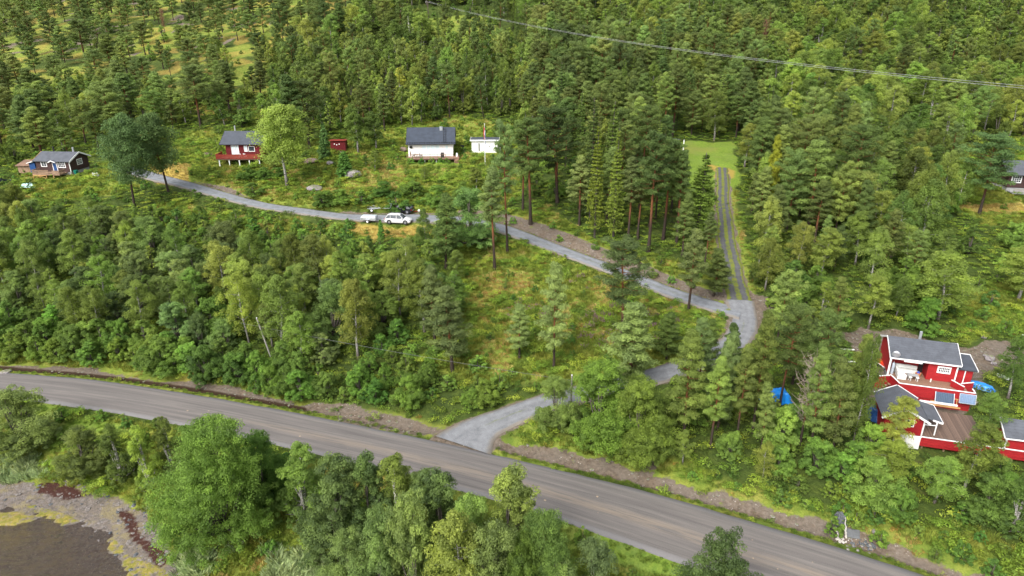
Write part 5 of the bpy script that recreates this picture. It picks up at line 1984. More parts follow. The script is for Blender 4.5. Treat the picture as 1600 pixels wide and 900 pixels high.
def cover():
    rg = np.random.default_rng(77)
    s = 0.62
    X, Y = np.meshgrid(np.arange(-130, 115, s), np.arange(40, 185, s))
    X = X.ravel() + rg.uniform(-.35, .35, X.size)
    Y = Y.ravel() + rg.uniform(-.35, .35, X.size)
    PX, PY, D = proj(X, Y, 12 + 0 * X)
    m = (PX > -200) & (PX < 1800) & (PY < 1150)
    X, Y = X[m], Y[m]
    Z_ = ground_z(X, Y)
    PX, PY, D = proj(X, Y, Z_)
    m = (PX > -110) & (PX < 1710) & (PY < 1010)
    X, Y, Z_ = X[m], Y[m], Z_[m]
    ground_cache['z'] = Z_
    ground_cache['n'] = len(Z_)
    q = zone_masks(X, Y)
    n1 = fbm(X / 1.8, Y / 1.8, 301)
    n2 = fbm(X / 6, Y / 6, 303)
    n3 = fbm(X / 14, Y / 14, 305)
    u = rg.uniform(0, 1, len(X))
    reed = poly_in(REED, X, Y) | (poly_in(REED2, X, Y) & (n2 > 0.46))
    fw = np.zeros(len(X), bool)
    for P in FWP:
        fw |= poly_in(P, X, Y)
    blocked = (q['near_road'] < 0.15) | (q['dirt'] > 0.35) | (q['beach'] > 0.4) | (q['weed'] > .3) | (q['kelp'] > .3)
    blocked |= q['bankzone'] & (q['px'] > -100) & ((n1 > 0.35) | (q['ditch'] > 0.6))
    LXY = (X - 38.5) * math.cos(.28) - (Y - 57) * math.sin(.28), (X - 38.5) * math.sin(.28) + (Y - 57) * math.cos(.28)
    blocked |= (LXY[0] > -2.3) & (LXY[0] < 11.8) & (LXY[1] > -1.5) & (LXY[1] < 6)
    for p in PADS:
        blocked |= (np.abs(X - p[0]) < p[2] - 0.3) & (np.abs(Y - p[1]) < p[3] + 0.2)
    kind = np.full(len(X), '', dtype='U10')
    mead = q['meadow'] > 0.5
    kind[mead] = np.where(n2[mead] > 0.56, 'herb', 'grass')
    kind[mead & (n1 > 0.60)] = 'herb'
    kind[mead & (n3 > 0.62) & (n1 < 0.45)] = 'ochre'
    kind[mead & (n1 < 0.22)] = 'ochre'
    kind[(~mead)] = 'dark'
    kind[(~mead) & (u > 0.42)] = ''
    kind[q['lawn'] > 0.5] = 'lush'
    kind[(q['straw'] > 0.5)] = 'straw'
    kind[(q['straw'] > 0.5) & (u > 0.75)] = 'ochre'
    kind[fw & (u < 0.28)] = 'fireweed'
    for P_ in OCH:
        kind[poly_in(P_, X, Y) & (u < 0.7)] = 'ochre'
    kind[reed] = 'reed'
    kind[q['verge'] & (u < 0.9)] = 'lush'
    kind[blocked & ~q['verge']] = ''
    kind[q['near_road'] < 0.12] = ''
    kind[(q['dirt'] > .35) & (u > 0.985)] = 'herb'
    far = Y > 150
    kind[far & (u > 0.5)] = ''
    kind[(q['lawn'] > 0.3) & (Y > 100)] = ''
    names = {'grass': 'meadow_grass', 'lush': 'short_grass', 'herb': 'meadow_herbs', 'ochre': 'ochre_heath', 'straw': 'dry_grass', 'reed': 'shore_reeds', 'fireweed': 'fireweed_patch', 'dark': 'forest_undergrowth'}
    for k, nm_ in names.items():
        i = np.nonzero(kind == k)[0]
        if len(i) == 0:
            continue
        pr = COVER[k]
        base = {'lush': 0.55, 'straw': 0.7, 'dark': 1.25, 'reed': 1.0, 'herb': 1.15}.get(k, 0.9)
        sc_ = base * rg.uniform(0.55, 1.25, len(i)) * (0.75 + 0.6 * n1[i])
        sc_ = np.where(q['near_road'][i] < 0.9, np.minimum(sc_, 0.5), sc_)
        hz = rg.uniform(0.7, 1.15, len(i))
        scatter(nm_, pr, np.stack([X[i], Y[i], Z_[i]], 1), np.stack([0 * u[i], 0 * u[i], rg.uniform(0, 6.28, len(i))], 1),
                np.stack([sc_, sc_, sc_ * hz], 1), rg.integers(0, len(pr), len(i)))
        print(nm_, len(i))


cover()

# ---- stones
def stone_mesh(name, seed, mat, sub=2, flat=0.7, rough=0.35):
    bm = bmesh.new()
    bmesh.ops.create_icosphere(bm, subdivisions=sub, radius=0.5)
    rg = random.Random(seed)
    dirs = [Vector((rg.gauss(0, 1), rg.gauss(0, 1), rg.gauss(0, 1))).normalized() for _ in range(9)]
    cut = [rg.uniform(0.30, 0.46) for _ in dirs]
    for v in bm.verts:
        for d, c in zip(dirs, cut):
            k = v.co.dot(d)
            if k > c:
                v.co -= d * (k - c) * 0.9
        v.co *= 1 + rg.uniform(-rough, rough) * 0.12
        v.co.z *= flat
    me = bpy.data.meshes.new(name)
    bm.to_mesh(me)
    bm.free()
    me.materials.append(mat)
    return me


def rock_mat(name, a, b, moss=0.0):
    m, n, out = new_mat(name)
    g = G(n)
    p = g.n('TexCoord').outputs['Object']
    f = g.noise(p, 3.0, 6, 0.7)
    c = g.mix(g.rng(f, 0.35, 0.65), a, b)
    c = g.mix(g.rng(g.noise(p, 8, 4), 0.58, 0.68, 0, 0.7), c, tuple(x * 0.35 for x in a))
    if moss:
        nz = g.n('SeparateXYZ')
        n.links.new(g.n('NewGeometry').outputs['Normal'], nz.inputs[0])
        c = g.mix(g.math('MULTIPLY', g.rng(g.math('ADD', nz.outputs[2], g.math('MULTIPLY', f, 0.6)), 1.0, 1.25), moss), c, (0.13, 0.15, 0.03))
    g.pbr(out, c, 0.9, 0, g.bump(f, 0.9, 0.1), 0.2)
    return m


MAT['rock'] = rock_mat('grey_rock', (0.17, 0.15, 0.15), (0.33, 0.30, 0.31), 0.6)
MAT['rock_dark'] = rock_mat('wet_rock', (0.05, 0.055, 0.06), (0.16, 0.17, 0.18))
MAT['rock_brown'] = rock_mat('brown_rock', (0.14, 0.10, 0.08), (0.24, 0.18, 0.15))
ROCKS = [stone_mesh('stone', 400 + i, MAT['rock'], 2 if i > 1 else 3, 0.7) for i in range(5)]


def rock(px, py, wpx, label, mat=None, hgt=0.75, rz=0.3, k=0, sink=0.12, name='boulder'):
    P = hit(px, py)
    d = float(proj(*P)[2])
    W = wpx * d / F
    me = ROCKS[k % 5]
    if mat:
        me = me.copy()
        me.materials.clear()
        me.materials.append(MAT[mat])
    o = link(name, me, None, (P[0], P[1], P[2] + W * hgt * (0.35 - sink)))
    o.scale = (W * 1.1, W * 0.9, W * hgt * 1.3)
    o.rotation_euler = (0, 0, rz)
    tag(o, label, 'boulder' if name == 'boulder' else 'stone')
    return o


rock(551, 276, 25, 'largest pale grey boulder on the meadow, left below the white house', hgt=0.7, k=0)
rock(491, 296, 24, 'mossy low boulder between the broad birch and the gravel road', hgt=0.45, k=1, rz=-.3)
rock(516, 257, 12, 'small pale boulder by the narrow dark column tree', k=2)
rock(629, 236, 13, 'brownish boulder at the left wall of the white house', 'rock_brown', k=3)
rock(483, 254, 30, 'dark broken rock ledge right of the broad birch trunk', 'rock_brown', hgt=0.35, k=4, rz=.2)
rock(327, 242, 21, 'flat brown rock left of the red cabin with the veranda', 'rock_brown', hgt=0.3, k=2)
rock(797, 230, 9, 'small white boulder right of the white shed', k=4)
rock(1546, 562, 15, 'largest stone of the small heap on the yard behind the blue tarpaulin', k=0, rz=1)
rock(1540, 557, 9, 'small stone at the upper left of the heap on the yard', k=1)
rock(1552, 569, 9, 'small stone at the lower right of the heap on the yard', k=3)
rock(1537, 528, 9, 'grey stone in the yellow grass above the dirt yard', k=3)
rock(9, 583, 16, 'pale flat stone at the left edge beside the ditch', k=2, hgt=.5)
rock(1367, 832, 11, 'white pointed stone in the green weeds right of the little waterfall', k=2)

# beach pebbles, road stones
def stones():
    rg = np.random.default_rng(9)
    n = 9000
    X = rg.uniform(-75, -24, n)
    Y = rg.uniform(40, 68, n)
    ins = poly_in(_sea, X, Y)
    sd = np.where(ins, -1, 1) * poly_dist(_sea, X, Y)
    m = (sd > -2.5) & (sd < 4.2)
    X, Y, sd = X[m], Y[m], sd[m]
    Zp = ground_z(X, Y)
    me = stone_mesh('pebble', 480, rock_mat('pebble', (0.11, 0.095, 0.085), (0.26, 0.235, 0.22)), 1, 0.5)
    me2 = stone_mesh('pebble', 481, MAT['rock_dark'], 1, 0.5)
    s = 0.05 + 0.40 * rg.uniform(0, 1, len(X)) ** 7
    scatter('beach_pebbles', [(me,), (me2,)], np.stack([X, Y, Zp], 1), np.stack([0 * s, 0 * s, rg.uniform(0, 6, len(s))], 1),
            np.stack([s, s * 1.3, s * 0.8], 1) * 1.3, (rg.uniform(0, 1, len(s)) > .7).astype(int))
    # stones lying on the earth banks
    i = rg.choice(np.nonzero((zm['dirt'] > 0.6) & (zm['near_road'] > 0.3) & (gy < 130) & (gx > -60) & (gx < 75))[0], 2200)
    X = gx[i] + rg.uniform(-.25, .25, len(i))
    Y = gy[i] + rg.uniform(-.25, .25, len(i))
    Zp = ground_z(X, Y)
    s = 0.06 + 0.32 * rg.uniform(0, 1, len(X)) ** 6
    me3 = stone_mesh('bank_stone', 482, MAT['rock'], 1, 0.6)
    scatter('bank_stones', [(me3,)], np.stack([X, Y, Zp], 1), np.stack([0 * s, 0 * s, rg.uniform(0, 6, len(s))], 1), np.stack([s, s * 1.3, s], 1) * 1.2, np.zeros(len(s), int))


stones()
# ------------------------------------------------------------------ buildings
MAT['white'] = plain('white_paint', (0.80, 0.80, 0.79), 0.5, var=0.05)
MAT['red'] = boards('red_boards', (0.37, 0.018, 0.022), 'Z', 0.15, 0.14)
MAT['redd'] = boards('dark_red_boards', (0.125, 0.009, 0.012), 'Z', 0.15, 0.14)
MAT['redrail'] = boards('orange_red_boards', (0.24, 0.030, 0.018), 'Z', 0.22, 0.2, gap=0.3)
MAT['cream'] = boards('white_boards', (0.82, 0.81, 0.78), 'Z', 0.16, 0.06, gap=0.75)
MAT['brown'] = boards('dark_brown_boards', (0.060, 0.032, 0.030), 'Z', 0.17, 0.25)
MAT['deck'] = boards('deck_boards', (0.26, 0.155, 0.105), 'Y', 0.14, 0.3)
MAT['deckx'] = boards('weathered_deck_boards', (0.165, 0.112, 0.085), 'X', 0.14, 0.55)
MAT['wood'] = plain('fresh_timber', (0.52, 0.30, 0.12), 0.7, var=0.25, scale=3)
MAT['oldwood'] = plain('weathered_timber', (0.26, 0.17, 0.11), 0.8, var=0.35, scale=4)
MAT['blue'] = plain('blue_paint', (0.015, 0.06, 0.19), 0.5)
MAT['blind'] = plain('curtained_glass', (0.62, 0.74, 0.76), 0.25, var=0.06, scale=2, spec=0.6)
MAT['glass'] = plain('window_glass', (0.03, 0.04, 0.05), 0.08, var=0.1, spec=0.8)
MAT['black'] = plain('black_plastic', (0.02, 0.02, 0.022), 0.45)
MAT['metal'] = plain('galvanised_steel', (0.55, 0.57, 0.60), 0.35, 0.6, 0.12)
MAT['grey'] = plain('grey_concrete', (0.33, 0.33, 0.33), 0.85, var=0.15, bump=0.3)
MAT['rust'] = plain('brown_sheet_roof', (0.20, 0.12, 0.08), 0.7, var=0.3, scale=3)
MAT['tarp'] = plain('blue_tarpaulin', (0.012, 0.22, 0.68), 0.35, var=0.12, scale=5, spec=0.5, bump=0.5)
MAT['green'] = plain('green_plastic', (0.01, 0.14, 0.10), 0.4)
MAT['solar'] = boards('solar_cells', (0.06, 0.09, 0.14), 'X', 0.16, 0.05, 0.2, gap=1.6)
MAT['solar2'] = boards('blue_solar_cells', (0.17, 0.24, 0.36), 'X', 0.16, 0.08, 0.25, gap=1.5)
MAT['sofa'] = plain('white_cushion', (0.72, 0.73, 0.70), 0.8, var=0.05)
MAT['weath'] = plain('weathered_pole', (0.28, 0.26, 0.24), 0.85, var=0.3, scale=3)
MAT['polep'] = plain('dark_pole', (0.09, 0.07, 0.055), 0.85, var=0.3, scale=3)


def roofing(name, col, rib=None, course=0.33):
    m, n, out = new_mat(name)
    g = G(n)
    p = g.n('TexCoord').outputs['Object']
    sp = g.n('SeparateXYZ')
    n.links.new(p, sp.inputs[0])
    f = g.noise(p, 1.2, 5, 0.7)
    f2 = g.noise(p, 14, 3, 0.7)
    k = g.math('ADD', g.rng(f, 0.3, 0.7, 0.82, 1.15), g.rng(f2, 0.3, 0.7, -0.1, 0.1))
    r = g.math('FRACT', g.math('DIVIDE', sp.outputs[1], course))
    h = r
    k = g.math('MULTIPLY', k, g.rng(r, 0.0, 0.18, 0.72, 1.0))
    if rib:
        q = g.math('FRACT', g.math('DIVIDE', sp.outputs[0], rib))
        w_ = g.rng(g.math('ABSOLUTE', g.math('SUBTRACT', q, 0.5)), 0.15, 0.45, 1.0, 0.62)
        k = g.math('MULTIPLY', k, w_)
        h = w_
    comb = g.n('CombineColor')
    for i in range(3):
        n.links.new(k, comb.inputs[i])
    c = g.mix(1.0, col, comb.outputs[0], 'MULTIPLY')
    g.pbr(out, c, 0.55, 0, g.bump(h, 0.5, 0.03), 0.4)
    return m


MAT['roof_tile'] = roofing('blue_grey_roof_tiles', (0.050, 0.062, 0.085), 0.25, 0.40)
MAT['roof_felt'] = roofing('grey_roof_felt', (0.085, 0.092, 0.108), None, 0.30)
MAT['roof_dark'] = roofing('dark_roof_felt', (0.060, 0.068, 0.085), None, 0.35)


def gable_roof(parent, x0, x1, y0, y1, ze, zr, mat, th=0.14, name='roof', yr=None, fascia='white', fw=0.2):
    """two pitched planes with the ridge along x, and boards along the edges"""
    yr = (y0 + y1) / 2 if yr is None else yr
    mb = MB()
    mb.slab([(x0, y0, ze), (x1, y0, ze), (x1, yr, zr), (x0, yr, zr)], th)
    mb.slab([(x0, yr, zr), (x1, yr, zr), (x1, y1, ze), (x0, y1, ze)], th)
    r = mb.build(name, MAT[mat], parent)
    if fascia:
        fb = MB()
        for x in (x0 - 0.03, x1 + 0.03):
            fb.bar((x, y0, ze - fw * .35), (x, yr + 0.0, zr - fw * .35), 0.05, fw)
            fb.bar((x, yr, zr - fw * .35), (x, y1, ze - fw * .35), 0.05, fw)
        fb.bar((x0, y0 - 0.035, ze - fw * .45), (x1, y0 - 0.035, ze - fw * .45), 0.05, fw * 0.8)
        fb.build('bargeboard', MAT[fascia], r)
    return r


def gable_walls(parent, x0, x1, y0, y1, z0, ze, zr, mat, name='wall', yr=None):
    yr = (y0 + y1) / 2 if yr is None else yr
    mb = MB()
    v = []
    for x in (x0, x1):
        v += [(x, y0, z0), (x, y1, z0), (x, y1, ze), (x, yr, zr), (x, y0, ze)]
    mb.add(v, [(0, 1, 2, 3, 4), (9, 8, 7, 6, 5), (0, 4, 9, 5), (4, 3, 8, 9), (3, 2, 7, 8), (2, 1, 6, 7), (1, 0, 5, 6)])
    return mb.build(name, MAT[mat], parent)


def window(parent, x0, x1, z0, z1, y, cols=2, rows=2, frame='white', glass='glass', fw=0.09, face='y', out=-1):
    """frame with bars, panes as a sub-part. face 'y': in a wall facing -y, 'x': facing +x"""
    fb, gb = MB(), MB()

    def bx(mb, a0, a1, c0, c1, d0, d1):
        if face == 'y':
            mb.box(a0, min(y + out * d0, y + out * d1), c0, a1, max(y + out * d0, y + out * d1), c1)
        else:
            mb.box(min(y - out * d0, y - out * d1), a0, c0, max(y - out * d0, y - out * d1), a1, c1)
    bx(fb, x0 - fw, x1 + fw, z1, z1 + fw, -0.02, 0.06)
    bx(fb, x0 - fw, x1 + fw, z0 - fw, z0, -0.02, 0.07)
    bx(fb, x0 - fw, x0, z0, z1, -0.02, 0.06)
    bx(fb, x1, x1 + fw, z0, z1, -0.02, 0.06)
    t = 0.045
    for i in range(1, cols):
        c = x0 + (x1 - x0) * i / cols
        bx(fb, c - t / 2, c + t / 2, z0, z1, -0.01, 0.05)
    for i in range(1, rows):
        c = z0 + (z1 - z0) * i / rows
        bx(fb, x0, x1, c - t / 2, c + t / 2, -0.01, 0.045)
    f = fb.build('window', MAT[frame], parent)
    bx(gb, x0, x1, z0, z1, -0.015, 0.02)
    gb.build('pane', MAT[glass], f)
    return f


def solid_rail(parent, pts, z0, z1, mat, cap='white', capw=0.12, th=0.05, name='railing', gap=0.0):
    mb, cb = MB(), MB()
    for (a, b) in zip(pts[:-1], pts[1:]):
        n = 4 if gap else 1
        hh = (z1 - z0) / n
        for i in range(n):
            zc = z0 + hh * (i + 0.5)
            mb.bar((a[0], a[1], zc), (b[0], b[1], zc), th, hh * (1 - gap))
        if cap:
            cb.bar((a[0], a[1], z1 + 0.025), (b[0], b[1], z1 + 0.025), capw, 0.06)
    r = mb.build(name, MAT[mat], parent)
    if cap:
        cb.build('cap_board', MAT[cap], r)
    return r


# ---- white house
H = empty('house', (-21.15, 136.8, 0), 0.06, 'white wooden house with a dark blue-grey tiled roof and a wide sunny deck', 'house')
gable_walls(H, 0.15, 9.25, 2.8, 10.9, 17.45, 20.25, 22.7, 'cream')
MB().box(0.3, 2.95, 16.2, 9.1, 10.7, 17.46).build('foundation', MAT['grey'], H)
rf = gable_roof(H, -0.2, 9.75, 2.2, 11.5, 20.2, 22.85, 'roof_tile', 0.16, fascia='black', fw=0.16)
MB().box(6.55, 5.9, 22.2, 7.15, 6.5, 23.05).build('chimney', MAT['metal'], rf)
mb = MB()
for i in range(9):
    t = i / 9
    mb.bar((7.35, 2.5 + 4.0 * t, 20.42 + 2.28 * t), (7.85, 2.5 + 4.0 * t, 20.42 + 2.28 * t), 0.05, 0.05)
mb.bar((7.35, 2.5, 20.42), (7.35, 6.6, 22.75), 0.05, 0.05)
mb.bar((7.85, 2.5, 20.42), (7.85, 6.6, 22.75), 0.05, 0.05)
mb.build('roof_ladder', MAT['black'], rf)
mb = MB()
for i in range(20):
    mb.box(0.0 + i * 0.5, 2.35, 20.30, 0.12 + i * 0.5, 2.6, 20.48)
mb.bar((-0.1, 2.45, 20.5), (9.65, 2.45, 20.5), 0.05, 0.05)
mb.build('snow_guard', MAT['black'], rf)
for i in range(4):
    window(H, 3.0 + i * 0.9, 3.78 + i * 0.9, 17.75, 19.85, 2.8, 1, 1, glass='blind', fw=0.05)
window(H, 7.75, 8.2, 18.9, 19.75, 2.8, 1, 1, glass='blind', fw=0.05)
mb = MB().box(0, 0, 17.42, 9.4, 2.78, 17.6)
mb.box(9.41, 0.6, 17.42, 10.5, 3.4, 17.6)
mb.build('deck', MAT['deck'], H)
mb = MB()
for x in (1.3, 3.6, 5.9, 8.4):
    mb.box(x - 0.07, 0.2, 16.0, x + 0.07, 0.34, 17.41)
mb.build('support_post', MAT['white'], H)
mb = MB()
for i in range(7):
    mb.box(0.02 + i * 1.55, 0.0, 17.6, 0.09 + i * 1.55, 0.07, 18.5)
for z in (17.9, 18.2):
    mb.bar((0, 0.035, z), (9.4, 0.035, z), 0.025, 0.025)
mb.bar((0, 0.035, 18.52), (9.4, 0.035, 18.52), 0.1, 0.05)
mb.build('railing', MAT['oldwood'], H)
mb = MB()
for i in range(7):
    mb.box(9.5, 0.6 - 0.28 * (i + 1), 17.35 - 0.19 * (i + 1), 10.4, 0.6 - 0.28 * i, 17.40 - 0.19 * i)
mb.build('stairs', MAT['deck'], H)
MB().tube([(0.75, 2.55, 19.55), (0.75, 2.72, 19.6)], [0.30, 0.26], 16).build('satellite_dish', MAT['black'], H)


def garden_chair(loc, rz, label, col='black', group=None):
    r = empty('garden_chair', loc, rz, label, 'chair', group)
    MB().box(-0.25, -0.25, 0.40, 0.25, 0.25, 0.46).build('seat', MAT[col], r)
    MB().box(-0.25, 0.22, 0.46, 0.25, 0.28, 0.98).build('backrest', MAT[col], r, rot=(-0.08, 0, 0))
    for sx in (-1, 1):
        for sy in (-1, 1):
            MB().bar((sx * 0.22, sy * 0.22, 0), (sx * 0.22, sy * 0.22, 0.41), 0.04).build('leg', MAT[col], r)
        MB().bar((sx * 0.27, -0.24, 0.64), (sx * 0.27, 0.26, 0.64), 0.04).build('armrest', MAT[col], r)
    return r


HX, HY = -21.15, 137.0
garden_chair((HX + 1.2, HY + 1.3, 17.6), -1.57, 'black garden chair left of the table on the white house deck')
garden_chair((HX + 2.7, HY + 1.4, 17.6), 1.57, 'black garden chair right of the table on the white house deck')
t = empty('garden_table', (HX + 1.95, HY + 1.35, 17.6), 0, 'small brown table between two black chairs on the white house deck', 'table')
MB().tube([(0, 0, 0.68), (0, 0, 0.72)], 0.42, 16).build('table_top', MAT['oldwood'], t)
for a in (0.4, 2.5, 4.6):
    MB().bar((0.3 * math.cos(a), 0.3 * math.sin(a), 0), (0.1 * math.cos(a), 0.1 * math.sin(a), 0.68), 0.04).build('leg', MAT['black'], t)
p = empty('parasol', (HX + 0.75, HY + 0.9, 17.6), 0, 'closed brown parasol at the left end of the white house deck', 'parasol')
MB().tube([(0, 0, 0), (-0.08, 0, 1.3)], 0.03, 6).build('pole', MAT['metal'], p)
MB().tube([(-0.03, 0, 0.45), (-0.08, 0, 1.0), (-0.12, 0, 1.5)], [0.12, 0.14, 0.03], 8).build('canopy', MAT['rust'], p)
gl = empty('gas_grill', (HX + 7.05, HY + 1.5, 17.6), 0, 'black gas grill with closed lid on the white house deck', 'grill')
MB().box(-0.33, -0.25, 0.1, 0.33, 0.25, 0.75).build('cabinet', MAT['black'], gl, bevel=0.02)
MB().tube([(-0.32, 0, 0.82), (0.32, 0, 0.82)], 0.25, 14).build('lid', MAT['black'], gl)
for sx in (-1, 1):
    MB().box(sx * 0.45 - 0.11, -0.2, 0.72, sx * 0.45 + 0.11, 0.2, 0.75).build('side_shelf', MAT['black'], gl)
    MB().tube([(sx * .3 - .03, -0.2, 0.07), (sx * .3 + .03, -0.2, 0.07)], 0.08, 10).build('wheel', MAT['black'], gl)
bt = empty('gas_bottle', (HX + 9.9, HY + 2.5, 17.6), 0, 'white gas bottle on the side landing of the white house', 'gas bottle')
MB().tube([(0, 0, 0), (0, 0, 0.08), (0, 0, 0.6), (0, 0, 0.75)], [0.16, 0.2, 0.2, 0.07], 12).build('bottle_body', MAT['white'], bt)
MB().tube([(0, 0, 0.74), (0, 0, 0.88)], 0.05, 8).build('valve', MAT['metal'], bt)
rb = empty('rubbish_bin', (HX + 10.6, HY + 8.8, ground_z(HX + 10.6, HY + 8.8)[0] + 0), 0.3, 'black bin between the white house and the wood behind', 'bin')
MB().box(-0.32, -0.35, 0.0, 0.32, 0.35, 0.95).build('bin_body', MAT['black'], rb, bevel=0.03)
MB().box(-0.35, -0.38, 0.96, 0.35, 0.38, 1.05).build('lid', MAT['black'], rb, bevel=0.03)

# ---- white shed
SX, SY, SZ = -8.5, 143.0, 17.75
S = empty('shed', (SX, SY, SZ), 0.0, 'small white flat-roofed shed beside the flagpole', 'shed')
MB().box(0.1, 0, -0.4, 5.45, 3.4, 2.45).build('wall', MAT['cream'], S)
r_ = MB().slab([(-0.2, -0.35, 2.72), (5.8, -0.35, 2.72), (5.8, 3.8, 2.6), (-0.2, 3.8, 2.6)], 0.07).build('roof', MAT['roof_dark'], S)
mb = MB()
mb.box(-0.22, -0.4, 2.46, 5.82, -0.34, 2.74)
mb.box(-0.24, -0.34, 2.42, -0.18, 3.8, 2.66)
mb.box(5.78, -0.34, 2.42, 5.84, 3.8, 2.66)
mb.build('fascia', MAT['white'], r_)
window(S, 1.55, 1.72, 0.35, 1.9, 0.0, 1, 1, frame='black', fw=0.02)
MB().box(3.75, -0.04, 1.25, 3.95, 0.02, 1.45).build('vent', MAT['black'], S)
MB().box(5.55, 0.4, 0.0, 6.1, 1.6, 1.7).build('side_cabinet', MAT['grey'], S)

# ---- flagpole with the narrow pennant
fp = hit(758, 259)
FH = height_for(fp, 194)
fl = empty('flagpole', tuple(fp), 0, 'white flagpole with a limp red, white and blue pennant before the white shed', 'flagpole')
MB().tube([(0, 0, 0), (0, 0, FH)], [0.06, 0.035], 8).build('pole', MAT['white'], fl)
MB().tube([(0, 0, FH - 0.02), (0, 0, FH + 0.15)], [0.08, 0.05], 8).build('finial', MAT['white'], fl)
pz = FH
for (nm_, z0, z1, col, dx, wd) in (('pennant', 0.5, 3.2, (0.42, 0.03, 0.05), -0.10, 0.20), ('pennant_stripe', 0.9, 3.6, (0.8, 0.8, 0.8), 0.03, 0.08), ('pennant_tail', 1.6, 4.0, (0.03, 0.06, 0.3), 0.11, 0.07)):
    mt = plain('cloth_' + nm_, col, 0.8)
    mb = MB()
    pts = []
    for i in range(7):
        z = pz - z0 - (z1 - z0) * i / 6
        pts.append((dx + 0.05 * math.sin(i * 1.7), -0.07 + 0.03 * math.cos(i * 2.1), z))
    mb.tube(pts, [0.04] + [wd * 0.5 * (1 - k / 8) + .02 for k in range(6)], 6)
    mb.build(nm_, mt, fl)

# ---- red cabin with veranda
RX, RY = -58.6, 135.6
R = empty('cabin', (RX, RY, 0), 0.0, 'dark red cabin with a blue-grey roof and a railed veranda on pale posts', 'cabin')
gable_walls(R, 0.5, 8.0, 3.4, 10.0, 17.9, 20.3, 22.2, 'redd')
rf = gable_roof(R, -0.5, 8.8, 2.95, 10.5, 20.25, 22.35, 'roof_dark', 0.14, fascia='black', fw=0.14)
MB().tube([(1.6, 6.9, 22.2), (1.6, 6.9, 23.4)], 0.14, 10).build('chimney', MAT['metal'], rf)
MB().box(-0.3, 0, 17.7, 8.4, 3.38, 17.9).build('deck', MAT['deck'], R)
solid_rail(R, [(-0.3, 3.3), (-0.3, 0.03), (8.4, 0.03), (8.4, 3.3)], 17.72, 18.75, 'redrail', 'redrail', gap=0.16)
for i in range(5):
    MB().box(0.1 + i * 2.0, 0.1, 16.3, 0.28 + i * 2.0, 0.3, 17.69).build('support_post', MAT['white'], R)
for i in range(5):
    MB().box(0.3 + i * 1.9, 3.6, 16.3, 0.55 + i * 1.9, 3.9, 17.89).build('foundation_post', MAT['grey'], R)
window(R, 1.7, 2.35, 18.0, 19.95, 3.4, 1, 1, glass='blind', fw=0.06)
window(R, 2.5, 3.1, 18.0, 19.95, 3.4, 1, 1, glass='blind', fw=0.06)
window(R, 4.3, 4.85, 18.8, 19.9, 3.4, 1, 1, glass='blind', fw=0.06)
window(R, 5.2, 6.3, 18.85, 19.75, 3.4, 1, 1, glass='glass', fw=0.1)
garden_chair((RX + 4.3, RY + 0.75, 17.9), 3.3, 'white garden chair, left one at the veranda rail of the dark red cabin', 'white')
garden_chair((RX + 5.3, RY + 0.75, 17.9), 3.0, 'white garden chair, right one at the veranda rail of the dark red cabin', 'white')

# ---- red outhouse
OP = hit(529, 237)
O = empty('outhouse', tuple(OP), 0.04, 'small dark red outhouse with three white ornaments on its front', 'outhouse')
MB().box(-1.55, 0, -0.3, 1.55, 2.2, 2.15).build('wall', MAT['redd'], O)
MB().slab([(-1.75, -0.3, 2.42), (1.75, -0.3, 2.42), (1.75, 2.5, 2.2), (-1.75, 2.5, 2.2)], 0.12).build('roof', MAT['redrail'], O)
for i, (dx, z) in enumerate(((-0.72, 1.62), (-0.25, 1.45), (0.28, 1.58))):
    MB().tube([(dx, -0.08, z), (dx, 0.01, z)], [0.10, 0.13], 10).build('ornament', MAT['white'], O)
MB().box(0.2, -0.25, -0.25, 1.0, -0.02, 0.0).build('step', MAT['white'], O)

# ---- dark brown cabin, far left
DX, DY = -96.2, 137.2
D_ = empty('cabin', (DX, DY, 0), -0.10, 'dark brown cabin with white window frames, a blue door and a grey felt roof', 'cabin')
gable_walls(D_, 0, 7.3, 0, 5.6, 15.1, 17.35, 18.5, 'brown')
MB().box(0.1, 0.1, 13.8, 7.2, 5.5, 15.11).build('foundation', MAT['grey'], D_)
rf = gable_roof(D_, -0.35, 7.75, -0.45, 6.05, 17.25, 18.65, 'roof_felt', 0.13, fascia=None)
mb = MB()
for (a, b) in (((7.78, -0.45, 17.2), (7.78, 2.8, 18.6)), ((7.78, 2.8, 18.6), (7.78, 6.05, 17.2))):
    mb.bar(a, b, 0.06, 0.26)
mb.build('bargeboard', MAT['white'], rf)
MB().bar((-0.38, -0.45, 17.2), (-0.38, 2.8, 18.6), 0.05, 0.16).build('bargeboard', MAT['wood'], rf)
MB().tube([(2.3, 2.9, 18.4), (2.3, 2.9, 19.6)], 0.16, 10).build('chimney', MAT['black'], rf)
MB().tube([(6.0, 3.6, 18.1), (6.0, 3.6, 19.4)], 0.18, 10).build('flue', MAT['metal'], rf)
window(D_, 1.3, 2.3, 16.2, 17.0, 0, 2, 2, fw=0.13)
window(D_, 4.95, 6.3, 16.05, 17.05, 0, 4, 3, fw=0.13)
window(D_, 2.3, 3.6, 16.2, 17.1, 7.3, 4, 3, fw=0.13, face='x')
dr = MB().box(3.75, -0.06, 15.12, 4.5, 0.02, 17.0).build('door', MAT['blue'], D_)
MB().box(3.62, -0.09, 15.12, 3.74, 0.0, 17.1).box(4.51, -0.09, 15.12, 4.63, 0.0, 17.1).build('door_frame', MAT['white'], dr)
mb = MB()
mb.slab([(3.3, -0.75, 17.15), (4.1, -0.75, 17.5), (4.1, 0.3, 17.5), (3.3, 0.3, 17.15)], 0.06)
mb.slab([(4.1, -0.75, 17.5), (4.9, -0.75, 17.15), (4.9, 0.3, 17.15), (4.1, 0.3, 17.5)], 0.06)
pr_ = mb.build('porch_roof', MAT['roof_felt'], D_)
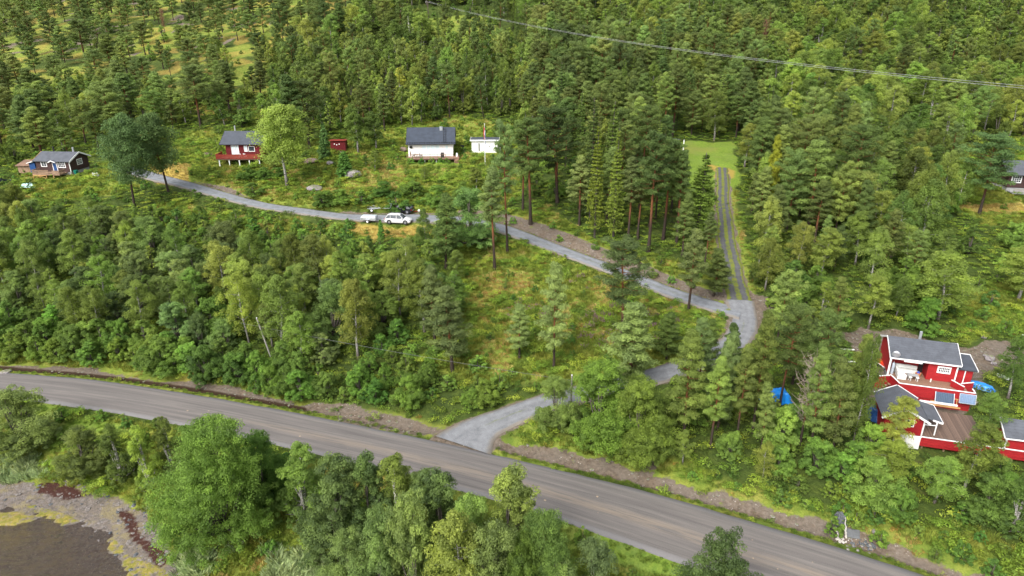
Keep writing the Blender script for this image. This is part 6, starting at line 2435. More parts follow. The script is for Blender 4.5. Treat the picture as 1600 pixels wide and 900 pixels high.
mb = MB()
mb.bar((3.3, -0.78, 17.08), (4.1, -0.78, 17.43), 0.05, 0.16)
mb.bar((4.1, -0.78, 17.43), (4.9, -0.78, 17.08), 0.05, 0.16)
mb.build('porch_trim', MAT['white'], pr_)
MB().box(7.24, -0.05, 15.12, 7.36, 0.06, 17.2).build('corner_board', MAT['white'], D_)
MB().box(0.8, -2.4, 14.9, 6.6, -0.1, 15.1).build('deck', MAT['oldwood'], D_)
mb = MB()
for x in (0.9, 2.3, 3.7):
    mb.bar((x, -2.35, 14.0), (x, -2.35, 14.9), 0.12)
mb.bar((0.9, -2.36, 14.1), (2.3, -2.36, 14.8), 0.07)
mb.bar((2.3, -2.36, 14.8), (3.7, -2.36, 14.1), 0.07)
mb.bar((0.9, -2.42, 14.86), (3.7, -2.42, 14.86), 0.08, 0.12)
mb.bar((5.2, -2.3, 14.0), (5.2, -2.3, 14.9), 0.12)
mb.build('deck_frame', MAT['wood'], D_)
solid_rail(D_, [(0.8, -0.3), (0.8, -2.38), (4.3, -2.38)], 15.1, 15.85, 'oldwood', 'oldwood', gap=0.35)
solid_rail(D_, [(5.1, -2.38), (6.6, -2.38), (6.6, -0.8)], 15.1, 15.8, 'oldwood', 'oldwood', gap=0.35)
A_ = empty('shed', (DX - 1.65, DY + 0.4, 0), -0.10, 'small blue shed with a white-edged roof against the dark brown cabin', 'shed')
MB().box(0, 0, 14.0, 1.25, 2.0, 16.75).build('wall', MAT['blue'], A_)
MB().slab([(-0.25, -0.3, 16.75), (1.25, -0.3, 17.15), (1.25, 2.2, 17.15), (-0.25, 2.2, 16.75)], 0.08).build('roof', MAT['roof_felt'], A_)
MB().bar((-0.25, -0.34, 16.7), (1.25, -0.34, 17.1), 0.05, 0.14).build('bargeboard', MAT['white'], A_)
B_ = empty('shed', (DX - 4.9, DY + 1.2, 0), -0.05, 'weathered shed with a rusty brown sheet roof left of the blue shed', 'shed')
MB().box(0.2, 0, 13.8, 2.9, 2.4, 16.1).build('wall', MAT['oldwood'], B_)
MB().slab([(0, -0.4, 16.05), (3.2, -0.4, 16.05), (3.2, 2.7, 16.7), (0, 2.7, 16.7)], 0.08).build('roof', MAT['rust'], B_)

# ---- far brown house at the right edge
FP = hit(1571, 299)
E_ = empty('house', tuple(FP), -0.22, 'dark brown house with a grey roof and white barred windows at the right edge', 'house')
gable_walls(E_, 0, 9.0, 0, 6.5, 0.75, 3.2, 4.9, 'brown')
MB().box(0.1, 0.1, -0.8, 8.9, 6.4, 0.76).build('foundation', MAT['grey'], E_)
gable_roof(E_, -0.5, 9.5, -0.6, 7.1, 3.1, 5.05, 'roof_felt', 0.14, fascia='black', fw=0.14)
window(E_, 0.55, 1.9, 1.75, 2.8, 0, 4, 3, fw=0.13)
window(E_, 2.9, 3.7, 1.85, 2.7, 0, 2, 1, fw=0.1, glass='blind')
window(E_, 5.6, 6.9, 1.75, 2.8, 0, 4, 3, fw=0.13)
MB().box(4.4, -0.05, 0.76, 5.2, 0.02, 2.75).build('door', MAT['white'], E_)
mb = MB()
mb.box(0.2, -2.2, 0.1, 6.5, -0.1, 0.25)
for x in (0.3, 2.2, 4.2, 6.3):
    mb.box(x, -2.1, -0.9, x + .12, -1.98, 0.1)
mb.build('deck', MAT['grey'], E_)
solid_rail(E_, [(0.2, -2.2), (6.5, -2.2)], 0.35, 0.95, 'weath', 'weath', gap=0.4)

# ---- big red cabin on the right
MX, MY = 41.5, 63.9
GZ = float(ground_z(45, 66)[0])
C_ = empty('cabin', (MX, MY, 0), -0.30, 'bright red cabin with open porch, big deck and grey felt roof at the dirt yard', 'cabin')
FZ = 7.4
mb = MB()
mb.box(-0.45, 3.4, FZ, -0.33, 8.5, 9.65)
mb.box(3.3, 3.4, FZ, 6.1, 3.52, 9.75)
mb.box(3.3, 3.53, FZ, 3.42, 4.9, 9.75)
mb.box(-0.32, 4.9, FZ, 6.1, 5.02, 10.1)
mb.box(5.98, 3.53, FZ, 6.1, 8.5, 9.65)
mb.box(-0.32, 8.38, FZ, 5.97, 8.5, 9.65)
for x in (-0.45, 5.98):
    mb.add([(x, 3.4, 9.66), (x, 8.5, 9.66), (x, 5.96, 10.8), (x + .12, 3.4, 9.66), (x + .12, 8.5, 9.66), (x + .12, 5.96, 10.8)], [(0, 1, 2), (5, 4, 3), (0, 2, 5, 3), (2, 1, 4, 5), (1, 0, 3, 4)])
mb.build('wall', MAT['red'], C_)
MB().box(-0.3, 3.5, GZ - 1.2, 6.0, 8.4, FZ - 0.01).build('foundation', MAT['grey'], C_)
rf = gable_roof(C_, -0.65, 6.3, 3.05, 8.87, 9.72, 11.0, 'roof_felt', 0.12, fascia='white', fw=0.2)
MB().tube([(2.7, 6.4, 10.6), (2.7, 6.4, 11.75)], 0.15, 12).build('chimney', MAT['metal'], rf)
MB().box(-0.3, 3.41, FZ - 0.02, 3.28, 4.88, FZ + 0.02).build('porch_floor', MAT['deck'], C_)
window(C_, 4.35, 5.35, 8.55, 9.05, 3.4, 6, 2, fw=0.16)
sg_ = MB().box(0.75, 3.0, 9.36, 2.55, 3.06, 9.62).build('sign_board', MAT['white'], C_)
mb = MB()
rr = random.Random(8)
x = 0.86
while x < 2.42:
    wd = rr.choice([0.05, 0.07, 0.09])
    if rr.random() > 0.14:
        mb.box(x, 2.985, 9.44, x + 0.02, 2.998, 9.55)
        mb.box(x + wd - 0.02, 2.985, 9.44, x + wd, 2.998, 9.55)
        if rr.random() > 0.4:
            z = rr.choice([9.44, 9.49, 9.53])
            mb.box(x + 0.02, 2.985, z, x + wd - 0.02, 2.998, z + 0.018)
    x += wd + 0.045
mb.build('lettering', MAT['black'], sg_)
mb = MB()
mb.box(6.0, 3.33, FZ, 6.14, 3.39, 9.6)
mb.box(-0.5, 3.33, FZ, -0.36, 3.39, 9.6)
mb.box(-0.66, 2.95, GZ - .5, -0.56, 3.05, 9.6)
mb.build('corner_board', MAT['white'], C_)
MB().box(2.75, 4.84, FZ, 3.25, 4.9, 9.3).build('door', MAT['black'], C_)  # black panel standing in for the darkness inside the open door slit
# annex
AN = MB()
AN.box(6.11, 3.75, FZ - 1.2, 7.75, 6.6, 9.0)
AN.build('annex', MAT['red'], C_)
r2 = MB().slab([(6.12, 3.45, 9.1), (8.05, 3.45, 9.1), (8.05, 6.8, 9.45), (6.12, 6.8, 9.45)], 0.1).build('annex_roof', MAT['roof_dark'], C_)
MB().bar((8.08, 3.45, 9.08), (8.08, 6.8, 9.43), 0.06, 0.2).bar((6.32, 6.82, 9.43), (8.08, 6.82, 9.43), 0.06, 0.18).build('bargeboard', MAT['white'], r2)
MB().box(6.95, 3.7, FZ - 0.2, 7.05, 3.745, 9.0).build('corner_board', MAT['white'], C_)
# deck
MB().add([(0, 0, FZ), (7.0, 0, FZ), (7.0, 3.38, FZ), (-0.5, 3.38, FZ), (-0.55, 1.8, FZ), (0, 0, FZ - .18), (7.0, 0, FZ - .18), (7.0, 3.38, FZ - .18), (-0.5, 3.38, FZ - .18), (-0.55, 1.8, FZ - .18)],
         [(0, 1, 2, 3, 4), (9, 8, 7, 6, 5), (0, 5, 6, 1), (1, 6, 7, 2), (2, 7, 8, 3), (3, 8, 9, 4), (4, 9, 5, 0)]).build('deck', MAT['deck'], C_)
solid_rail(C_, [(-0.58, 1.75), (-0.03, -0.04), (7.06, -0.04), (7.06, 0.9)], FZ - 0.55, 8.2, 'red', gap=0.06)
solid_rail(C_, [(0.05, 0.05), (6.9, 0.05)], GZ - 1.0, FZ - 0.62, 'red', None, name='skirting', gap=0.12)
solid_rail(C_, [(-0.6, 1.78), (-2.1, 1.1)], FZ - 0.75, 8.1, 'red', name='stair_rail')
solid_rail(C_, [(5.5, 2.5), (6.4, 1.2)], FZ + 0.02, 8.15, 'red', name='stair_rail')
solid_rail(C_, [(6.35, 2.2), (7.75, 2.9)], FZ - 0.9, 8.0, 'red', name='stair_rail')
mb = MB()
for i in range(6):
    mb.box(-0.75 - 0.26 * i, 1.2, FZ - 0.2 - 0.19 * i, -0.5 - 0.26 * i, 2.3, FZ - 0.15 - 0.19 * i)
mb.build('stairs', MAT['oldwood'], C_)


def local(o, x, y, z):
    c, s = math.cos(o.rotation_euler[2]), math.sin(o.rotation_euler[2])
    return (o.location[0] + x * c - y * s, o.location[1] + x * s + y * c, z)


# satellite dish on the roof corner
sd_ = MB()
sd_.tube([(0, 0.0, 0), (0, -0.10, 0.03)], [0.42, 0.30], 18)
sd_.build('satellite_dish', MAT['metal'], C_, loc=(-0.15, 3.1, 10.1), rot=(0.5, 0, -0.2))
# things on the deck
so = empty('corner_sofa', local(C_, 0.35, 3.55, FZ + 0.02), -0.30, 'white corner sofa with thick cushions in the porch of the bright red cabin', 'sofa')
MB().box(0, 0.6, 0, 2.3, 1.25, 0.42).box(0, -0.9, 0, 0.85, 0.59, 0.42).build('seat', MAT['sofa'], so, bevel=0.04)
MB().box(0, 1.05, 0.43, 2.3, 1.28, 0.85).box(-0.05, -0.9, 0.43, 0.18, 1.04, 0.85).build('backrest', MAT['sofa'], so, bevel=0.05)
MB().box(-0.05, -1.1, 0, 0.85, -0.91, 0.62).build('armrest', MAT['sofa'], so, bevel=0.04)
tb = empty('garden_table', local(C_, 1.9, 2.95, FZ), -0.30, 'grey low table in front of the white corner sofa', 'table')
MB().box(-0.55, -0.3, 0.5, 0.55, 0.3, 0.56).build('table_top', MAT['grey'], tb)
for sx in (-.45, .45):
    for sy in (-.22, .22):
        MB().bar((sx, sy, 0), (sx, sy, 0.5), 0.05).build('leg', MAT['grey'], tb)
for i, (dx, dy, cz) in enumerate(((1.6, 2.55, 'left'), (2.3, 2.6, 'right'))):
    st = empty('stool', local(C_, dx, dy, FZ), -0.3, 'pale stool, %s one of two beside the low table on the deck' % cz, 'stool')
    MB().tube([(0, 0, 0.38), (0, 0, 0.45)], 0.17, 12).build('seat', MAT['sofa'], st)
    for a in (0.5, 2.6, 4.7):
        MB().bar((0.15 * math.cos(a), .15 * math.sin(a), 0), (0.08 * math.cos(a), .08 * math.sin(a), 0.38), 0.035).build('leg', MAT['sofa'], st)
hp = empty('heap_of_toys', local(C_, 2.65, 3.9, FZ + 0.02), 0, 'colourful basket of things, blue over orange, at the back of the open porch', 'basket')
MB().tube([(0, 0, 0), (0, 0, 0.4)], [0.22, 0.3], 12).build('basket', plain('orange_basket', (0.55, 0.22, 0.08), 0.7), hp)
MB().tube([(0, 0, 0.4), (0, 0, 0.6)], [0.2, 0.06], 10).build('blue_bundle', plain('blue_cloth', (0.05, 0.08, 0.35), 0.8), hp)
hp.name = 'toy_basket'
bl = empty('bottle', local(C_, 3.7, 2.9, FZ), 0, 'pale bottle standing on the deck before the red wall', 'bottle')
MB().tube([(0, 0, 0), (0, 0, 0.3), (0, 0, 0.4)], [0.07, 0.07, 0.03], 10).build('glass_body', MAT['sofa'], bl)
gb_ = empty('gas_bottle', local(C_, 0.0, 3.75, FZ + 0.02), 0, 'tall blue-white gas bottle in the left corner of the open porch', 'gas bottle')
MB().tube([(0, 0, 0), (0, 0, 1.2), (0, 0, 1.4)], [0.16, 0.16, 0.06], 12).build('bottle_body', plain('pale_blue_paint', (0.45, 0.52, 0.6), 0.4), gb_)
MB().tube([(0, 0, 1.4), (0, 0, 1.55)], 0.04, 8).build('valve', MAT['metal'], gb_)


def panel(loc, rz, w_, h_, tilt, mat, label):
    p = empty('solar_panel', loc, rz, label, 'solar panel')
    c = MB().box(-w_ / 2, -0.02, 0, w_ / 2, 0.02, h_).build('cells', MAT[mat], p, rot=(tilt, 0, 0))
    fb = MB()
    for a in (-1, 1):
        fb.box(a * w_ / 2 - 0.03, -0.03, -0.03, a * w_ / 2 + 0.03, 0.025, h_ + 0.03)
    fb.box(-w_ / 2, -0.03, -0.05, w_ / 2, 0.025, 0.0).box(-w_ / 2, -0.03, h_, w_ / 2, 0.025, h_ + 0.05)
    fb.build('frame', MAT['metal'], p, rot=(tilt, 0, 0))


panel(local(C_, 4.35, -0.55, FZ - 0.5), -0.30, 1.75, 1.15, -0.5, 'solar', 'dark solar panel leaning on the deck rail of the bright red cabin')
panel(local(C_, 6.45, -0.42, FZ - 0.30), -0.30, 1.5, 0.95, -0.35, 'solar2', 'light blue solar panel on the right corner of the deck rail')


def tarp(loc, rz, w_, d_, h_, label, seed=1, mat='tarp', shape='heap'):
    """cloth thrown over a heap: a sheet that sags between ridges and falls to the ground"""
    rg = np.random.default_rng(seed)
    n = 26
    u, v = np.meshgrid(np.linspace(-1, 1, n), np.linspace(-1, 1, n))
    e = np.maximum(np.abs(u), np.abs(v))
    top = h_ * (1 - sstep(0.55, 1.0, e)) * (0.78 + 0.3 * fbm(u * 1.6 + 5 + seed, v * 1.6 + 3, seed))
    fold = 0.07 * np.sin(u * 14 + v * 3 + seed) * e * h_
    X = u * w_ / 2 * (0.82 + 0.2 * fbm(u * 2 + 9, v * 2, seed + 3)) + fold
    Y = v * d_ / 2 * (0.82 + 0.2 * fbm(u * 2, v * 2 + 7, seed + 5)) + fold
    Z_ = top + 0.04 * fbm(u * 6, v * 6, seed + 8) + 0.03
    V = np.stack([X, Y, Z_], -1).reshape(-1, 3)
    i = np.arange(n * n).reshape(n, n)
    q = np.stack([i[:-1, :-1], i[:-1, 1:], i[1:, 1:], i[1:, :-1]], -1).reshape(-1, 4)
    o = link('tarpaulin', mesh_np('tarpaulin', V, q, None, [MAT[mat]], smooth=True), None, loc)
    o.rotation_euler = (0, 0, rz)
    md = o.modifiers.new('thick', 'SOLIDIFY')
    md.thickness = 0.02
    tag(o, label, 'tarpaulin')
    return o


P = hit(1530, 606)
tarp(tuple(P), -0.75, 3.3, 1.2, 0.55, 'bright blue tarpaulin on the ground right of the bright red cabin', 3)
P = hit(1212, 626)
tarp((P[0], P[1], P[2]), 0.1, 3.6, 2.0, 1.3, 'blue tarpaulin over a heap, seen between the pines of the grove', 5)
P = hit(1368, 652)
tarp((P[0], P[1], P[2]), 0.5, 2.2, 1.8, 1.3, 'dark blue tarpaulin half hidden left of the lower red cabin', 7, mat='blue')
P = hit(46, 292)
tarp((P[0], P[1], P[2]), 0.1, 3.2, 2.0, 0.7, 'pale turquoise tarpaulin on the grass below the dark brown cabin', 9)
MAT['pale_tarp'] = plain('pale_turquoise_sheet', (0.45, 0.68, 0.68), 0.4, var=0.1, bump=0.4)
bpy.context.scene.collection.objects[-1] if False else None
for o in COL.objects:
    if o.get('label', '').startswith('pale turquoise'):
        o.data.materials.clear()
        o.data.materials.append(MAT['pale_tarp'])

# ---- lower red cabin with its terrace
LX, LY = 38.5, 57.0
L0 = float(ground_z(39, 58)[0])
L_ = empty('cabin', (LX, LY, 0), -0.28, 'smaller red cabin with white bargeboards, gable to the road, below the bright red cabin', 'cabin')


def gable_y(parent, x0, x1, y0, y1, z0, ze, zr):
    """walls and roof with the ridge along y"""
    xm = (x0 + x1) / 2
    v = []
    for y in (y0, y1):
        v += [(x0, y, z0), (x1, y, z0), (x1, y, ze), (xm, y, zr), (x0, y, ze)]
    MB().add(v, [(4, 3, 2, 1, 0), (5, 6, 7, 8, 9), (0, 1, 6, 5), (1, 2, 7, 6), (2, 3, 8, 7), (3, 4, 9, 8), (4, 0, 5, 9)]).build('wall', MAT['red'], parent)


gable_y(L_, -1.75, 1.75, 0.35, 4.6, L0 - 0.3, 8.05, 9.05)
mb = MB()
mb.slab([(-2.1, 0, 8.05), (0, 0, 9.25), (0, 4.85, 9.25), (-2.1, 4.85, 8.05)], 0.12, n=(-0.5, 0, 0.87))
mb.slab([(0, 0, 9.25), (2.1, 0, 8.05), (2.1, 4.85, 8.05), (0, 4.85, 9.25)], 0.12, n=(0.5, 0, 0.87))
mb.slab([(2.12, 0.9, 8.08), (3.5, 0.9, 7.75), (3.5, 4.3, 7.75), (2.12, 4.3, 8.08)], 0.1, n=(0.23, 0, 0.97))
rf = mb.build('roof', MAT['roof_felt'], L_)
mb = MB()
for y in (-0.04, 4.89):
    mb.bar((-2.15, y, 7.98), (0, y, 9.2), 0.06, 0.2)
    mb.bar((0, y, 9.2), (2.15, y, 7.98), 0.06, 0.2)
mb.bar((3.53, 0.9, 7.7), (3.53, 4.3, 7.7), 0.06, 0.18)
mb.bar((2.6, 0.87, 7.93), (3.53, 0.87, 7.7), 0.06, 0.16)
mb.bar((2.1, 4.33, 8.0), (3.53, 4.33, 7.7), 0.06, 0.16)
mb.build('bargeboard', MAT['white'], rf)
mb = MB()
mb.box(1.66, 0.28, L0 - .2, 1.8, 0.34, 8.0)
mb.bar((2.9, 0.6, L0 + .5), (2.9, 0.6, 7.9), 0.1)
mb.bar((1.8, 0.5, 7.55), (2.9, 0.6, 7.55), 0.07)
mb.build('corner_board', MAT['white'], L_)
window(L_, 0.2, 0.8, 7.3, 7.9, 0.35, 2, 1, fw=0.1)
T_ = empty('terrace', (LX, LY, 0), -0.28, 'weathered brown plank terrace with a red rail and white cap between the red cabins', 'terrace')
TZ = 6.45
MB().box(1.85, -1.1, TZ - 0.14, 11.5, 0.95, TZ).box(1.85, 0.96, TZ - 0.14, 7.6, 5.6, TZ).build('deck', MAT['deckx'], T_)
solid_rail(T_, [(1.25, -1.15), (11.6, -1.15)], TZ - 0.35, 7.1, 'red', gap=0.1)
mb = MB()
for i in range(6):
    mb.box(1.5 + i * 1.9, -1.0, L0 - 1.5, 1.64 + i * 1.9, -0.86, TZ - .15)
mb.build('support_post', MAT['oldwood'], T_)
WP = empty('board_wall', local(L_, -0.55, -1.2, 0), -0.28, 'white board wall panel at the left end of the terrace rail', 'wall')
MB().box(0, -0.05, 5.1, 1.78, 0.05, 7.05).build('panel', MAT['cream'], WP)
MB().box(-0.05, -0.08, 7.06, 1.8, 0.08, 7.13).build('cap_board', MAT['white'], WP)
# lumber
LB = hit(1480, 645)
for i, (dx, dy, dz, ln, rz, lb) in enumerate([(-.4, .1, .0, 2.9, -0.30, 'long fresh beam, lowest and nearest of the timber on the terrace'), (-.2, 0.8, 0.1, 2.4, -0.18, 'fresh beam with a slight skew in the middle of the timber on the terrace'),
                                             (-.9, 1.3, 0.1, 1.9, -0.26, 'short fresh beam at the back of the timber, under the white gutter')]):
    o = MB().box(-ln / 2, -0.08, 0, ln / 2, 0.08, 0.14).build('timber_beam', MAT['wood'], None, (LB[0] + dx, LB[1] + dy, TZ + 0.02 + dz))
    o.rotation_euler = (0, 0, rz)
    tag(o, lb, 'beam', 'fresh timber on the terrace')
sb = empty('sawhorse', (LB[0] + 0.9, LB[1] + 0.35, TZ), -0.3, 'yellow timber frame standing at the right end of the beams', 'sawhorse')
MB().bar((0, -0.3, 0), (0, 0, 0.8), 0.07).build('leg', MAT['wood'], sb)
MB().bar((0, 0.3, 0), (0, 0, 0.8), 0.07).build('leg', MAT['wood'], sb)
MB().bar((-0.7, 0, 0.8), (0.2, 0, 0.8), 0.08).build('top_bar', MAT['wood'], sb)
a = at_z(1437, 626, 7.7)
b = at_z(1496, 634, 7.6)
ln = MB().bar(tuple(a), tuple(b), 0.16, 0.14).build('gutter', MAT['white'])
tag(ln, 'long white gutter board under the deck of the bright red cabin', 'gutter')

# ---- third red cabin at the right edge
Q0 = at_z(1571, 684, 7.9)
T3 = empty('cabin', (Q0[0], Q0[1], 0), -0.26, 'red cabin with a grey roof cut by the right edge at the terrace end', 'cabin')
gable_walls(T3, 0.3, 5.8, 0.3, 3.6, 5.4, 7.85, 8.75, 'red')
gable_roof(T3, 0, 6.2, 0, 3.9, 7.9, 8.95, 'roof_felt', 0.12, fascia='white', fw=0.16)
MB().box(0.22, 0.24, 5.6, 0.36, 0.29, 7.8).build('corner_board', MAT['white'], T3)
window(T3, 2.6, 3.6, 6.8, 7.5, 0.3, 2, 1, fw=0.1)
# ------------------------------------------------------------------ vehicles
MAT['car_white'] = plain('white_car_paint', (0.66, 0.66, 0.67), 0.22, var=0.02, spec=0.6)
MAT['car_black'] = plain('black_car_paint', (0.012, 0.012, 0.016), 0.15, var=0.05, spec=0.7)
MAT['car_blue'] = plain('dark_blue_car_paint', (0.012, 0.02, 0.05), 0.2, var=0.05, spec=0.7)
MAT['tyre'] = plain('tyre_rubber', (0.02, 0.02, 0.02), 0.85)
MAT['rim'] = plain('alloy_rim', (0.35, 0.35, 0.38), 0.35, 0.6)
MAT['rear_red'] = plain('red_lamp', (0.45, 0.01, 0.01), 0.2)
MAT['lampglass'] = plain('headlamp_glass', (0.55, 0.6, 0.65), 0.1, spec=0.8)


def loft(rings, closed_ends=True):
    n = len(rings[0])
    v = [p for r in rings for p in r]
    f = []
    for i in range(len(rings) - 1):
        for k in range(n):
            k2 = (k + 1) % n
            f.append((i * n + k, i * n + k2, (i + 1) * n + k2, (i + 1) * n + k))
    if closed_ends:
        f.append(tuple(range(n - 1, -1, -1)))
        f.append(tuple((len(rings) - 1) * n + k for k in range(n)))
    return MB().add(v, f)


def wheel(parent, x, y, z, r=0.33, w_=0.22, name='wheel', rim='rim'):
    s = 1 if y > 0 else -1
    W_ = MB().tube([(x, y - w_ / 2, z), (x, y - w_ / 2 + .03, z), (x, y + w_ / 2 - .03, z), (x, y + w_ / 2, z)], [r * .93, r, r, r * .93], 20).build(name, MAT['tyre'], parent)
    MB().tube([(x, y + s * (w_ / 2 - 0.02), z), (x, y + s * (w_ / 2 + 0.015), z)], [r * 0.68, r * 0.6], 12).build('rim', MAT[rim], W_)


def car(loc, rz, L, W, Hh, paint, label, rails=False, suv=False):
    """x forward; sections from rear to front"""
    r = empty('car', loc, rz, label, 'car')
    hw = W / 2
    belt = Hh * 0.60
    xs_ = [-0.5, -0.485, -0.44, -0.30, 0.0, 0.16, 0.26, 0.40, 0.465, 0.5]
    top = [0.52, 0.58, 0.61, 0.62, 0.60, 0.60, 0.585, 0.52, 0.43, 0.34]
    wd = [0.80, 0.90, 0.96, 1.0, 1.0, 1.0, 1.0, 0.97, 0.90, 0.74]
    bt = [0.26, 0.2, 0.17, 0.15, 0.15, 0.15, 0.15, 0.16, 0.18, 0.22]
    rings = []
    for x, t, w_, b in zip(xs_, top, wd, bt):
        X = x * L
        T, B, h = t * Hh, b * Hh * 0.9, hw * w_
        rings.append([(X, -h * 0.93, B), (X, -h, B + 0.12), (X, -h * 1.0, T * 0.62), (X, -h * 0.965, T * 0.93), (X, -h * 0.86, T), (X, 0, T + 0.035),
                      (X, h * 0.86, T), (X, h * 0.965, T * 0.93), (X, h * 1.0, T * 0.62), (X, h, B + 0.12), (X, h * 0.93, B)])
    body = loft(rings).build('body', MAT[paint], r, smooth=True)
    mdf = body.modifiers.new('e', 'EDGE_SPLIT')
    mdf.split_angle = math.radians(38)
    # glasshouse
    xr = [-0.47, -0.40, -0.30, 0.02, 0.10, 0.25] if suv else [-0.46, -0.36, -0.22, 0.02, 0.10, 0.26]
    zr = [0.62, 0.90, 0.975, 0.985, 0.95, 0.60] if suv else [0.62, 0.86, 0.965, 0.985, 0.95, 0.60]
    rings = []
    for x, z in zip(xr, zr):
        X, T = x * L, z * Hh
        k = (T - belt) / (Hh - belt)
        h = hw * (0.90 - 0.20 * k)
        rings.append([(X, -hw * 0.90, belt - 0.04), (X, -h, T), (X, 0, T + 0.02 * k), (X, h, T), (X, hw * 0.90, belt - 0.04)])
    gh = loft(rings).build('windows', MAT['glass'], r, smooth=False)
    # roof panel
    rings = []
    for x, z in zip(xr[1:5], zr[1:5]):
        X, T = x * L, z * Hh + 0.012
        h = hw * 0.735
        rings.append([(X, -h, T - 0.05), (X, -h * .97, T), (X, 0, T + 0.035), (X, h * .97, T), (X, h, T - 0.05)])
    roof = loft(rings).build('roof', MAT[paint], r, smooth=True)
    pl = MB()
    for s in (-1, 1):
        def ptz(x, z):
            k = (z * Hh - belt) / (Hh - belt)
            return (x * L, s * (hw * (0.90 - 0.20 * k) + 0.012), z * Hh)
        pl.bar(ptz(0.235, 0.62), ptz(0.10, 0.95), 0.05, 0.06)
        pl.bar(ptz(-0.03, 0.60), ptz(-0.03, 0.97), 0.05, 0.07)
        pl.bar(ptz(-0.26, 0.60), ptz(-0.27, 0.96), 0.05, 0.08)
        pl.bar(ptz(-0.46, 0.62), ptz(-0.385, 0.89), 0.06, 0.10)
    pl.build('pillars', MAT[paint], r)
    for x in (-0.31, 0.315):
        for s in (-1, 1):
            wheel(r, x * L, s * (hw - 0.10), 0.34, 0.34)
            MB().tube([(x * L, s * (hw - 0.2), 0.36), (x * L, s * (hw + 0.012), 0.36)], 0.40, 20).build('wheel_arch', MAT['black'], r)
    for s in (-1, 1):
        MB().box(L * 0.447, s * hw * 0.66 - 0.17, Hh * 0.38, L * 0.475, s * hw * 0.66 + 0.17, Hh * 0.46, rz=s * -0.35).build('headlight', MAT['lampglass'], r)
        MB().box(-L * 0.497, s * hw * 0.72 - 0.16, Hh * 0.46, -L * 0.475, s * hw * 0.72 + 0.16, Hh * 0.56, rz=s * 0.15).build('tail_light', MAT['rear_red'], r)
        MB().box(L * 0.17, s * (hw + 0.02) - 0.09, Hh * 0.60, L * 0.205, s * (hw + 0.02) + 0.09, Hh * 0.68).build('mirror', MAT[paint], r)
        if rails:
            MB().bar((-0.33 * L, s * hw * 0.66, Hh + 0.055), (0.06 * L, s * hw * 0.66, Hh + 0.055), 0.04, 0.04).build('roof_rail', MAT['black'], r)
    MB().box(L * 0.485, -0.45, Hh * 0.20, L * 0.502, 0.45, Hh * 0.30).build('grille', MAT['black'], r)
    MB().box(-L * 0.505, -0.26, Hh * 0.33, -L * 0.497, 0.26, Hh * 0.40).build('number_plate', MAT['white'], r)
    return r


def on_road(px, py):
    P = hit(px, py)
    d, zz, hw_, sg = line_near(dict(p=up_p, w=up_w, dec=1), np.array([P[0]]), np.array([P[1]]))
    if d[0] < hw_[0]:
        P[2] = zz[0] + 0.08
    return P


a, b = on_road(608, 349), on_road(636, 350.5)
wa = math.atan2(b[1] - a[1], b[0] - a[0])
wa = max(-0.35, min(0.15, wa))
WC = on_road(623, 348.0)
car((WC[0], WC[1], WC[2]), wa - 0.05, 4.45, 1.84, 1.58, 'car_white', 'white hatchback car with dark roof rails on the gravel road, coupled to a covered trailer', True, True)
BC = on_road(628, 331.5)
BC[2] = max(BC[2], float(ground_z(BC[0], BC[1])[0]))
car((BC[0], BC[1], BC[2]), math.pi - 0.22, 4.2, 1.84, 1.5, 'car_black', 'black car with its red tail lights to the right, parked beside the white car')

# covered trailer
TP = on_road(578, 346.5)
tr = empty('trailer', tuple(TP), wa - 0.03, 'grey covered car trailer coupled behind the white car', 'trailer')
MB().box(-1.35, -0.72, 0.42, 1.25, 0.72, 0.85).build('box', MAT['metal'], tr, bevel=0.02)
mb = MB()
mb.add([(-1.4, -0.77, 0.86), (1.3, -0.77, 0.86), (1.3, 0.77, 0.86), (-1.4, 0.77, 0.86), (-1.25, -0.6, 1.12), (1.15, -0.6, 1.12), (1.15, 0.6, 1.12), (-1.25, 0.6, 1.12)],
       [(0, 1, 5, 4), (1, 2, 6, 5), (2, 3, 7, 6), (3, 0, 4, 7), (4, 5, 6, 7), (3, 2, 1, 0)])
mb.build('cover', plain('grey_tarpaulin', (0.42, 0.45, 0.48), 0.5, var=0.1, bump=0.3), tr, bevel=0.05)
MB().bar((1.25, -0.5, 0.42), (2.1, 0, 0.42), 0.07).bar((1.25, 0.5, 0.42), (2.1, 0, 0.42), 0.07).bar((2.1, 0, 0.42), (2.45, 0, 0.45), 0.08).build('drawbar', MAT['metal'], tr)
for s in (-1, 1):
    wheel(tr, -0.15, s * 0.86, 0.29, 0.29, 0.17, rim='white')
    MB().box(-0.5, s * 0.87 - 0.1, 0.6, 0.2, s * 0.87 + 0.1, 0.64).build('mudguard', MAT['metal'], tr)
    MB().box(-1.37, s * 0.55 - 0.1, 0.45, -1.36, s * 0.55 + 0.1, 0.55).build('tail_light', MAT['rear_red'], tr)

